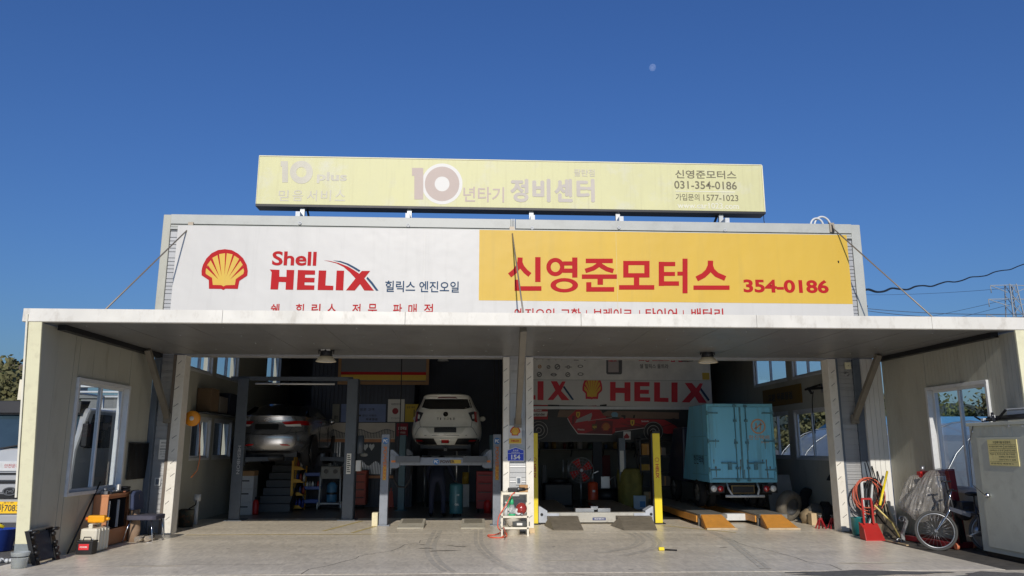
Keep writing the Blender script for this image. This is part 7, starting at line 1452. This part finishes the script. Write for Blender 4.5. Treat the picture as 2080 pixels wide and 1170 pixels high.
# the sheet: a draped cone round the boom
random.seed(9); CLS = mat('dusty_plastic_sheet', lin((164, 160, 154)), .22, var=.2, scale=9, alpha=.42, bump=.6)
def drape(name, label, top, ring_c, rx, ry, z0, seed, nseg=84, nz=20):
    random.seed(seed); ph = [random.uniform(0, 6.28) for _ in range(4)]; m = MB(); vs = []
    for j in range(nz+1):
        t = j/nz
        for i in range(nseg):
            a_ = 2*math.pi*i/nseg; wv = 1+.05*math.sin(13*a_+ph[1]+5*t)*t+.035*math.sin(22*a_-7*t+ph[2])+.03*math.sin(31*a_+11*t)*t+random.uniform(-.02, .02)+.09*t*math.sin(5*a_+ph[0])+.06*t*math.sin(9*a_+ph[1]+2*t)+.04*math.sin(3*a_+ph[2]); sz = t**.33*(1-.55*max(0, t-.82)/.18*.6)
            c = top.lerp(ring_c, t); vs.append((c.x+rx*sz*wv*math.cos(a_), c.y+ry*sz*wv*math.sin(a_), top.z+(z0-top.z)*t+.05*t*math.sin(2*a_+ph[3])))
    m.add(vs, [(j*nseg+i, j*nseg+(i+1) % nseg, (j+1)*nseg+(i+1) % nseg, (j+1)*nseg+i) for j in range(nz) for i in range(nseg)], False)
    return tag(part(name, m, CLS, fix=False), label, 'plastic sheet')
drape('plastic_sheet', 'clear plastic sheet draped over the mast of the red engine hoist', Vector((T.x-.12, Yc+.2, T.z+.03)), Vector((T.x-.3, Yc+.35, .5)), .42, .34, .42, 3)
drape('plastic_sheet', 'shiny clear plastic bag hanging over the boom end of the red engine hoist', Vector((hT2.x-.03, hT2.y+.1, hT2.z-.02)), Vector((hT2.x-.12, hT2.y+.1, .52)), .3, .25, .5, 8)
q = P(1995-30, 1035, Y=12.5); bt2 = thing('engine_block', 'dark engine part wrapped on the hoist mast above the bicycle', 'engine part', (q.x, 12.5, q.z)); m = MB(); m.ball((q.x-.02, 12.55, q.z-.02), .14, .12, .16, 12, 8); m.box(q.x-.12, q.x+.1, 12.45, 12.6, q.z-.02, q.z+.13); part('casting', m, mat('dark_casting', lin((48, 48, 52)), .5, var=.4, scale=10), bt2, .02); part('bolt_plate', MB().box(q.x-.05, q.x+.06, 12.43, 12.449, q.z-.1, q.z-.02), STEEL, bt2)
# curved steel stand
q = P(1832, 1102, Z=-.018); cst = thing('curved_stand', 'curved grey steel leg with clamp rings left of the engine hoist', 'stand', q)
pts = [P(1836, 1050, Y=q.y), P(1841, 1060, Y=q.y), P(1836, 1075, Y=q.y), P(1833, 1088, Y=q.y), P(1836, 1100, Y=q.y)]; m = MB(); 
for p0, p1 in zip(smooth(pts, 4)[:-1], smooth(pts, 4)[1:]): m.bar(p0, p1, .06, .03)
part('leg', m, GALV, cst); m = MB()
for p in (P(1831, 1054, Y=q.y), P(1826, 1099, Y=q.y)): m.torus(p, .04, .014, 'Y', 16, 6); m.torus(p+Vector((.03, .04, -.01)), .035, .012, 'Y', 16, 6)
part('clamp_rings', m, STEEL, cst)

# bicycle
bk = thing('bicycle', 'folded-frame silver bicycle with pale wheels in front of the red engine hoist', 'bicycle', (7.5, 12.2, -.006))
r1 = .30; wf = Vector((P(1902, 1088, Y=12.35).x, 12.35, r1)); wrr = Vector((P(2016, 1100, Y=12.02).x, 12.02, r1))
ax = (wrr-wf); ax.z = 0; ax.normalize(); nrm = Vector((-ax.y, ax.x, 0))
def bwheel(c):
    pts = [c+(ax*math.cos(2*math.pi*i/36)+Vector((0, 0, 1))*math.sin(2*math.pi*i/36))*r1*.965 for i in range(36)]; t = part('wheel', MB().tube(pts, .020, 8, True), mat('pale_tyre', lin((70, 70, 68)), .8), bk)  # tyre colour darkened to stand in for the shade in this corner
    m = MB(); m.tube([c+(p-c)*.9 for p in pts], .012, 6, True); part('rim', m, STEEL, t)
    m = MB()
    for k in range(24): a_ = 2*math.pi*k/24; m.cyl(c+nrm*(.02 if k % 2 else -.02), c+(ax*math.cos(a_)+Vector((0, 0, 1))*math.sin(a_))*r1*.88, .0022, n=4)
    m.cyl(c-nrm*.04, c+nrm*.04, .022); part('spokes', m, STEEL, t)
bwheel(wf); bwheel(wrr)
up = Vector((0, 0, 1)); hd = wf+ax*.22+up*.30; stem = hd+ax*.05+up*.33; bb_ = wf+ax*.60+up*.02; st_ = wrr-ax*.18+up*.42
SILB = mat('bike_silver', lin((78, 80, 88)), .3, metal=.7)  # silver darkened like the tyres, shade put into the colour
m = MB(); m.cyl(hd+up*.08, stem, .016); 
for s in (-1, 1): m.tube(smooth([wf+nrm*.05*s, wf+ax*.08+up*.1+nrm*.05*s, hd-ax*.01+nrm*.04*s, hd+up*.08]), .011, 6)
part('fork', m, CHROME, bk)
m = MB(); m.bar(hd+up*.05, bb_.lerp(hd, .25)+up*.16, .045, .06); m.tube(smooth([hd+up*.05, hd+ax*.2+up*.0, bb_+up*.24, bb_]), .022, 8); m.cyl(bb_, st_, .016); m.tube([bb_, wrr+nrm*.05], .01); m.tube([st_, wrr+nrm*.05], .01); part('frame', m, SILB, bk)
m = MB(); m.tube(smooth([stem-nrm*.22+ax*.06, stem-nrm*.1, stem+nrm*.1, stem+nrm*.22+ax*.06]), .012, 6); part('handlebar', m, BLACK, bk)
m = MB(); m.ball(st_+up*.16-ax*.02, .12, .07, .035, 12, 6); m.cyl(st_, st_+up*.15, .012); part('saddle', m, BLACK, bk)
m = MB(); m.lathe((0, 0, 0), [(.01, -.01), (.08, -.006), (.08, .006), (.01, .01)], 20); m.xf(Matrix.Translation(bb_) @ nrm.to_track_quat('Z', 'Y').to_matrix().to_4x4()); m.bar(bb_-nrm*.05, bb_-nrm*.05-ax*.13-up*.06, .02); m.box(*sum([[v-.04, v+.04] for v in (bb_-nrm*.08-ax*.14)[:2]], []), bb_.z-.08, bb_.z-.06); part('crank', m, STEEL, bk)

# grey metal locker against the right wing wall, its door side towards the room
CH = mat('chest_grey_green', lin((192, 194, 180)), .5, var=.07, scale=2, grime=.3, gscale=3, grime_c=lin((108, 104, 90)))
LX = 7.72; pl_ = lambda x, y, d=0: P(x, y, X=LX-d)
yb_, yf_ = pl_(1999, 1128).y, 10.35; ztop = pl_(1974, 862).z
chs = thing('metal_locker', 'grey green metal locker at the right edge with a yellow notice on its door', 'locker', (LX+.3, (yb_+yf_)/2, -.018))
m = MB(); m.box(LX, LX+.5, yf_, yb_, .07, ztop-.03); part('body', m, CH, chs, .006)
part('top', MB().box(LX-.03, LX+.53, yf_-.03, yb_+.03, ztop-.03, ztop+.02), CH, chs, .006)
part('plinth', MB().box(LX+.03, LX+.47, yf_+.04, yb_-.04, -.018, .07), DARKM, chs)
yd, zd, zd0 = pl_(1993, 950).y, pl_(1992, 889).z, pl_(2020, 1112).z
dr_ = part('door', MB().box(LX-.022, LX-.001, yf_+.02, yd, zd0, zd), CH, chs, .004)
k_ = pl_(2006, 1006, .06); m = MB(); m.ball(k_, .04, .036, .036, 14, 8); m.cyl(k_+Vector((.01, 0, 0)), k_+Vector((.05, 0, 0)), .02); part('knob', m, CHROME, dr_)
for px, py in ((1974, 868), (1975, 877), (2049, 865), (2077, 865)): part('bolt_cap', MB().ball(pl_(px, py, .006), .014, .018, .018, 10, 6), PLW, chs)
for i in range(10): part('rib', MB().box(LX-.005, LX-.0005, yb_-.06-.1*i-.008, yb_-.06-.1*i, zd+.02, ztop-.05), CH, chs)
YN = LX-.036; na, nb = pl_(2005, 893, .03), pl_(2064, 892, .03); nz0 = pl_(2008, 945, .03).z; wd = na.y-nb.y; h = na.z-nz0
nt_ = thing('notice', 'yellow printed waste storage notice on the grey green locker door', 'notice', (LX-.03, (na.y+nb.y)/2, nz0)); part('sheet', MB().box(LX-.033, LX-.0235, nb.y, na.y, nz0, na.z), mat('notice_yellow', lin((232, 218, 150)), .6, grime=.2), nt_)
nf = lambda u, v: Vector((YN, na.y-u*wd, nz0+v*h))
for s, u0, v0, uw, vh in (('지정폐기물 보관표지', .2, .84, .6, .1), ('폐기물의종류 폐유', .05, .70, .48, .06), ('보관가능용량 3톤', .6, .70, .36, .06), ('관리책임자 신 영 준', .05, .55, .48, .06), ('보관기간 45일', .6, .55, .34, .06), ('취급시 주의사항 화기엄금', .05, .41, .86, .06), ('보관창고 내 흡연금지', .36, .31, .55, .06), ('운반시 반드시 밀폐', .36, .2, .55, .06), ('운반처리 예정장소', .05, .05, .8, .06)):
    part('lettering', text_mb(s, lambda u, v: nf(u0+u, v0+v), uw, vh, .008), INKD, nt_, fix=False)
for v in (.8, .65, .5, .15): part('rule', MB().face([nf(.03, v), nf(.97, v), nf(.97, v+.008), nf(.03, v+.008)]), INKD, nt_, fix=False)
part('rule', MB().face([nf(.56, .5), nf(.568, .5), nf(.568, .8), nf(.56, .8)]), INKD, nt_, fix=False)
zt = ztop+.024; ly = lambda px: P(px, 850, X=LX+.12).y
tri = thing('camera_tripod', 'folded black tripod lying on top of the grey green locker', 'tripod', (LX+.15, ly(2030), ztop+.02)); y_ = [ly(p) for p in (1985, 2000, 2030, 2046, 2075)]
for i in range(3): part('leg', MB().cyl((LX+.08+.05*i, y_[1], zt+.03+.02*i), (LX+.1+.05*i, yf_+.1, zt+.05+.02*i), .022), BLACK, tri)
m = MB(); m.tube([(LX+.08, y_[0], zt+.10), (LX+.1, y_[0]-.1, zt+.045), (LX+.1, y_[1]-.05, zt+.04)], .014); m.bar((LX+.05, y_[2]+.05, zt+.13), (LX+.0, y_[2]-.05, zt+.0), .035); m.bar((LX+.06, y_[2]-.02, zt+.02), (LX+.08, y_[3]-.05, zt+.17), .024); part('head', m, DARKM, tri)
part('clip', MB().box(LX+.03, LX+.07, y_[1]-.1, y_[1]-.04, zt+.02, zt+.06), PLW, tri); part('clip', MB().box(LX+.02, LX+.06, y_[2]+.0, y_[2]+.05, zt+.06, zt+.1), PLW, tri)
fo = thing('foam_box', 'white foam tray behind the tripod on the locker', 'tray', (LX+.36, (y_[2]+yf_)/2, ztop+.02)); part('tray', MB().box(LX+.28, LX+.45, yf_+.1, ly(2024), zt, zt+.17), WHITE, fo, .02); part('lid', MB().box(LX+.27, LX+.46, yf_+.09, ly(2023), zt+.173, zt+.195), WHITE, fo, .006)
tag(part('wire_stay', MB().tube([pl_(1976, 866, .01), pl_(1968, 905, .05), pl_(1976, 985, .06), pl_(2000, 1005, .07)], .006, 5), CABLE), 'thin dark wire drooping down the left edge of the grey green locker', 'wire')

# floodlights under the canopy
for px, py in ((662, 735), (1438, 737)):
    q = P(px, py, Y=14.3); fl = thing('flood_lamp', 'white conical flood lamp under the canopy over the ' + ('left bay' if px < 1000 else 'right bay'), 'lamp', (q.x, 14.3, CZ0), 'flood lamps under the canopy')
    z0 = q.z; m = MB(); m.lathe((q.x, 14.3, z0), [(.185, 0), (.19, .005), (.12, .10), (.105, .105), (.1, .1), (.18, .002)], 24); part('reflector', m, mat('lamp_cream', lin((216, 206, 180)), .4), fl)
    m = MB(); m.lathe((q.x, 14.3, z0+.105), [(.02, 0), (.105, 0), (.115, .015), (.1, .12), (.085, .15), (.02, .15)], 20); part('housing', m, DARKM, fl); part('top_plate', MB().box(q.x-.085, q.x+.085, 14.2, 14.4, z0+.2, z0+.235), mat('lamp_pale', lin((190, 190, 184)), .4), fl)
    m = MB(); 
    for s in (-1, 1): m.tube([(q.x+s*.135, 14.3, z0+.15), (q.x+s*.14, 14.3, z0+.28), (q.x+s*.11, 14.3, CZ0+.01)], .01, 6)
    m.box(q.x-.13, q.x+.13, 14.27, 14.33, CZ0-.012, CZ0+.011); part('yoke', m, DARKM, fl)
    part('lens', MB().cyl((q.x, 14.3, z0+.01), (q.x, 14.3, z0+.014), .16), LAMPG, fl)
# small boxes by the right column
q = P(1721, 743, Y=BY-.08); sb2 = thing('junction_box', 'small cream junction box high beside the right pillar', 'junction box', q); part('box', MB().box(q.x-.05, q.x+.06, BY-.12, BY-.06, q.z-.07, q.z+.07), CREAM_E, sb2, .008); part('screw', MB().cyl((q.x, BY-.125, q.z), (q.x, BY-.12, q.z), .01), STEEL, sb2)
q = P(1720, 760, Y=BY-.08); hk2 = tag(part('hook', MB().torus((q.x, BY-.1, q.z), .035, .01, 'Y', 16, 6).cyl((q.x, BY-.1, q.z+.03), (q.x, BY-.02, q.z+.03), .012), STEEL), 'steel ring hook under the cream junction box', 'hook')
# hoops on the parapet
for k, (px, rr) in enumerate(((1660, 14), (1673, 18))):
    q = P(px, 464, Y=BY+.05); R_2 = rr*BY/FPX*1.0; m = MB(); m.tube([(q.x-R_2*math.cos(t), BY+.05+.04*k, ZT-.02+1.25*R_2*math.sin(t)) for t in [math.pi*i/16 for i in range(17)]], .022, 8); tag(part('pipe_hoop', m, PLW), ['smaller white pipe hoop at the left on the parapet corner', 'larger white pipe hoop over the parapet by the right tie rod'][k], 'pipe')
a = P(1690, 470, Y=BY-.09); tag(part('parapet_cable', MB().tube(smooth([Vector((a.x, BY+.04, ZT+.05)), Vector((a.x+.01, BY-.1, ZT-.05)), P(1692, 478, Y=BY-.1), P(1688, 488, Y=BY-.1)]), .012, 6).tube(smooth([P(1703, 530, Y=SY-.02), P(1705, 560, Y=BY-.04), P(1712, 600, Y=BY-.05), P(1718, 640, Y=BY-.05)]), .014, 6), CABLE), 'dark cable running down past the right end of the shop sign', 'cable')

# ------------------------------------------------------------------ surroundings
a = P(1744, 592, Y=BY+.3); b = P(2085, 533, Y=30)
pts = [Vector((XR+.06, BY+.4, a.z-.3)), Vector((XR+.12, BY+.4, a.z-.28)), Vector((XR+.06, BY+.5, a.z-.1)), Vector((XR+.12, BY+.6, a.z-.0))]
sv2 = [P(1748+i*(2100-1748)/22, 592-4*i/22*2-52*(i/22)**1.9, Y=16+1.2*i)+Vector((0, 0, .045*math.sin(i*1.9))) for i in range(23)]
tag(part('service_cable', MB().tube(smooth(pts+sv2, 4), .028, 6), CABLE), 'thick black service cable running off to the right from the garage corner', 'cable')
part('cable_clamp', MB().cyl((XR+.08, BY+.4, a.z-.36), (XR+.2, BY+.4, a.z-.28), .05), BLACK, bld)
# pylon and its lines
PYM = mat('pylon_steel', lin((150, 156, 160)), .6, metal=.2)
pyl = thing('power_pylon', 'distant steel lattice power pylon at the right edge behind the canopy', 'pylon', (0, 0, 0)); D = 190.; c = P(2069, 700, Y=D); pyl.location = (c.x, D, -1); ztp = P(2069, 578, Y=D).z
m = MB(); hwf = lambda z: .9+2.6*(1-(z+1)/(ztp+1)); zs_ = [-1+(ztp+1)*i/16 for i in range(17)]
for i in range(16):
    z0, z1 = zs_[i], zs_[i+1]; w0, w1 = hwf(z0), hwf(z1)
    for sx, sy in ((-1, -1), (1, -1), (1, 1), (-1, 1)): m.bar((c.x+sx*w0, D+sy*w0, z0), (c.x+sx*w1, D+sy*w1, z1), .22)
    for (s0, s1) in (((-1, -1), (1, -1)), ((1, -1), (-1, -1)), ((-1, -1), (-1, 1)), ((1, -1), (1, 1))): m.bar((c.x+s0[0]*w0, D+s0[1]*w0, z0), (c.x+s1[0]*w1, D+s1[1]*w1, z1), .13)
part('tower', m, PYM, pyl)
for py, l in ((579, 5.5), (607, 6.5), (638, 7.5)):
    z = P(2069, py, Y=D).z; m = MB()
    for s in (-1, 1): m.bar((c.x, D, z), (c.x+s*l, D, z-.2), .18); m.bar((c.x+s*1.1, D, z-2.0), (c.x+s*l, D, z-.2), .16); m.cyl((c.x+s*l, D, z-.2), (c.x+s*l, D, z-2.2), .12, n=6)
    part('cross_arm', m, PYM, pyl)
def wire(a, b, sag, r, label):
    pts = [a.lerp(b, i/24)+Vector((0, 0, -sag*4*(i/24)*(1-i/24))) for i in range(25)]; tag(part('power_line', MB().tube(pts, r, 4), mat('line_grey', lin((92, 100, 112)), .6)), label, 'power line')
wire(P(1700, 597, Y=300), P(2062, 584, Y=D), 1, .05, 'faint topmost power line meeting the pylon')
wire(P(1600, 680, Y=330), P(2060, 605, Y=D), 2, .05, 'upper slanting power line rising to the pylon')
wire(P(1700, 680, Y=330), P(2060, 616, Y=D), 2, .05, 'lower slanting power line rising to the pylon')
wire(P(1700, 620, Y=60), P(2110, 637, Y=50), .3, .022, 'upper of the near level lines above the canopy')
wire(P(1700, 621, Y=61), P(2110, 642, Y=50), .5, .022, 'middle near level line above the canopy')
wire(P(1700, 634, Y=60), P(2110, 660, Y=50), .5, .022, 'lowest near level line just above the canopy')
# trees and bushes far left, hillside
LEAF = mat('leaves', (.085, .105, .035), .75, var=.55, scale=1.5); LEAF2 = mat('leaves_dry', (.13, .125, .05), .8, var=.5, scale=1.5); BARK = mat('bark', lin((92, 74, 58)), .9, bump=.4)
def crown(c, rx, rz, n, seed, ls=.16):
    random.seed(seed); m = MB(); cl = [Vector((random.gauss(0, .45)*rx, random.gauss(0, .45)*rx, random.uniform(-.8, .9)*rz)) for _ in range(26)]
    for _ in range(n):
        k = random.choice(cl); p = Vector(c)+k+Vector((random.gauss(0, .2)*rx, random.gauss(0, .2)*rx, random.gauss(0, .18)*rz)); u = Vector((random.gauss(0, 1), random.gauss(0, 1), random.gauss(0, 1))).normalized(); v = u.cross(Vector((random.gauss(0, 1), random.gauss(0, 1), random.gauss(0, 1)))).normalized(); s = ls*random.uniform(.6, 1.3)
        m.add([p-u*s, p+v*s*.5, p+u*s, p-v*s*.5], [(0, 1, 2, 3)])
    return m
def tree(x, y, h, r, label, seed, mt, thin=False, n=5000):
    t = thing('bushy_tree', label, 'tree', (x, y, -.03), 'trees behind the parked lorry'); m = MB(); m.cyl((x, y, -.03), (x+.05, y, h*.55), .12*r, .06*r, 8)
    for k in range(4): a_ = 1.57*k+seed; m.cyl((x, y, h*.35), (x+r*.5*math.cos(a_), y+r*.5*math.sin(a_), h*.7), .06*r, .02, 6)
    part('trunk', m, BARK, t); part('crown', crown((x, y, h*.66), r, h*.36, n, seed, .09+.03*r), mt, t, fix=False)
for i, (px, py, Y, r, mt, lb) in enumerate(((12, 768, 32, 2.0, LEAF2, 'dry yellowish bushy tree at the left edge above the lorry cab'), (38, 765, 36, 1.8, LEAF, 'green bushy tree left of the wing wall top'), (52, 770, 44, 2.2, LEAF, 'darker green tree just beside the wing wall end'), (-30, 750, 38, 2.5, LEAF2, 'brownish tree mostly outside the left edge'))):
    q = P(px, py, Y=Y); tree(q.x, Y, q.z, r, lb, 20+i, mt)
q = P(20, 740, Y=31); t = thing('slender_sapling', 'slender sapling poking up above the bushy trees on the left', 'tree', (q.x, 31, 0)); part('trunk', MB().cyl((q.x, 31, 0), (q.x, 31, q.z), .05, .015, 6), BARK, t); part('crown', crown((q.x, 31, q.z-.5), .25, .8, 160, 44, .12), LEAF2, t, fix=False)
a = P(46, 790, Y=20); vb = thing('roadside_board', 'white board with vertical dark lettering peeking out left of the wing wall', 'sign', (a.x+.2, 20, 0)); z0, z1 = P(46, 812, Y=20).z, P(46, 771, Y=20).z; m = MB(); m.box(a.x-.1, a.x+.8, 20, 20.04, z0, z1); part('board', m, mat('cream_board', lin((232, 224, 200)), .5), vb); part('post', MB().cyl((a.x+.4, 20.06, 0), (a.x+.4, 20.06, z1), .04), GALV, vb)
m = MB()
for i, tt in enumerate('차량출입'): q = text_mb(tt, lambda u, v: Vector((a.x+.02+u, 19.996, z1-.16-.12*i+v)), .09, .08, .02); m.add(q.v, q.f)
part('lettering', m, INKD, vb, fix=False)
# building roof far left
q = P(20, 752, Y=60); fb2 = thing('far_house', 'far low house with a dark roof behind the left trees', 'house', (q.x, 60, -.03)); part('wall', MB().box(q.x-6, q.x+3, 60, 66, -.03, q.z-.5), mat('far_wall', lin((190, 186, 176)), .8), fb2); m = MB(); m.prism([(-6.5, q.z-.5), (3.5, q.z-.5), (2.5, q.z+.4), (-5.5, q.z+.4)], lambda u, v: (q.x+u, 59.5, v), (0, 7, 0)); part('roof', m, mat('far_roof', lin((96, 84, 78)), .8), fb2); part('window', MB().box(q.x-3, q.x-1.5, 59.95, 60.0, 1.2, 2.4), GLOSSB, fb2)
ctn = thing('storage_container', 'dull grey storage container outside the left inner windows', 'container', (-8.4, 22.6, -.012)); CTM = mat('container_grey', lin((120, 122, 122)), .6, var=.1, grime=.3)
m = MB()
for k in range(24): y = 19.3+k*.28; m.box(-9.6, -7.2-(.03 if k % 2 else 0), y, y+.28, 0, 2.75)
part('side_panel', m, CTM, ctn); part('roof', MB().box(-9.65, -7.15, 19.25, 26.1, 2.75, 2.83), CTM, ctn)
# right of the garage: greenhouse, blue-roofed shed, pole, bank
GY0, GY1, GX = 12.5, 30, 11.6
gh = thing('plastic_greenhouse', 'long plastic tunnel greenhouse seen through the right wing wall window', 'greenhouse', (GX+2.4, GY0, -.03)); R3 = 2.4
PLS = mat('greenhouse_film', lin((176, 186, 194)), .3, var=.1, alpha=.55, bump=.2)
m = MB(); n = 16; vs = []
for y in (GY0, GY1):
    for i in range(n+1): a_ = math.pi*i/n; vs.append((GX+R3-R3*math.cos(a_), y, 2.3*math.sin(a_)))
m.add(vs, [(i, i+1, n+2+i, n+1+i) for i in range(n)], True); part('film', m, PLS, gh, fix=False)
for k in range(9):
    y = GY0+k*2.2; part('hoop', MB().tube([(GX+R3-(R3+.02)*math.cos(math.pi*i/14), y, 2.33*math.sin(math.pi*i/14)) for i in range(15)], .02, 5), STEEL, gh)
part('skirt', MB().box(GX-.08, GX-.04, GY0, GY1, -.03, .5), mat('blue_tarp', lin((70, 110, 170)), .5, bump=.3), gh)
sd = thing('blue_shed', 'long shed with light blue metal roof beyond the greenhouse', 'shed', (22, 30, -.03)); part('wall', MB().box(17, 30, 32, 38, -.03, 2.1), mat('shed_wall', lin((120, 122, 124)), .7), sd); m = MB(); m.prism([(31.5, 2.1), (38.5, 2.1), (35, 3.0)], lambda u, v: (16.7, u, v), (13.6, 0, 0)); part('roof', m, mat('shed_blue_roof', lin((92, 150, 186)), .5), sd)
for i in range(4): part('window', MB().box(17.6+i*3, 18.6+i*3, 31.93, 32.0, 1.2, 2.2), GLOSSB, sd)
up_ = thing('utility_pole', 'pale concrete utility pole seen through the right wing wall window', 'pole', (15.2, 20.5, -.03)); part('shaft', MB().cyl((16.6, 23.0, -.03), (16.6, 23.0, 4.2), .17, .15), mat('pole_concrete', lin((186, 182, 172)), .8), up_); up_.location = (16.6, 23, -.03)
for c in up_.children: c.data.transform(Matrix.Translation((15.2-16.6, 20.5-23, 0)))
for i in range(7):
    random.seed(60+i); x = 20+i*5.5; y = 44+3*math.sin(i*2); tree(x, y, random.uniform(4.0, 5.2), random.uniform(2.6, 3.4), ['first', 'second', 'third', 'fourth', 'fifth', 'sixth', 'seventh'][i] + ' tree from the garage in the row behind the blue-roofed shed', 70+i, LEAF if i % 2 else LEAF2, n=5000)
# trees and a low wall outside the left side, as seen through the inner windows
hl = MB(); vs = []; nx = 40
for j in range(4):
    for i in range(nx+1):
        x = -700+1400*i/nx; vs.append((x, 420+j*120, -2+[0, 1, 1, .6][j]*(9+5*math.sin(i*.7)+4*math.sin(i*1.7+1)+(18 if x > 60 else 4))))
hl.add(vs, [(j*(nx+1)+i, j*(nx+1)+i+1, (j+1)*(nx+1)+i+1, (j+1)*(nx+1)+i) for j in range(3) for i in range(nx)], True)
part('hills', hl, mat('far_hills', (.05, .065, .04), .9, var=.3, scale=.05), kind='structure', fix=False)
# the daytime moon
q = ray(1325.5, 137)*2600+Vector((0, 0, EYE)); MO = bpy.data.materials.new('moon_surface'); MO.use_nodes = True; n = MO.node_tree; n.nodes.clear(); o_ = n.nodes.new('ShaderNodeOutputMaterial'); ad = n.nodes.new('ShaderNodeAddShader'); tr_ = n.nodes.new('ShaderNodeBsdfTransparent'); df = n.nodes.new('ShaderNodeBsdfDiffuse'); nz = n.nodes.new('ShaderNodeTexNoise'); nz.inputs['Scale'].default_value = .06; cr = n.nodes.new('ShaderNodeMapRange'); cr.inputs[3].default_value = .03; cr.inputs[4].default_value = .11; n.links.new(nz.outputs['Fac'], cr.inputs[0]); n.links.new(cr.outputs[0], df.inputs[0])
tcx = n.nodes.new('ShaderNodeTexCoord'); n.links.new(tcx.outputs['Object'], nz.inputs['Vector']); n.links.new(tr_.outputs[0], ad.inputs[0]); n.links.new(df.outputs[0], ad.inputs[1]); n.links.new(ad.outputs[0], o_.inputs[0])
m = MB(); m.ball((0, 0, 0), 6.8*2600/FPX*q.length/2600, n=32, m=20); mo = part('moon', m, MO); mo.location = q; tag(mo, 'pale daytime moon in the blue sky above the roof sign', 'moon')
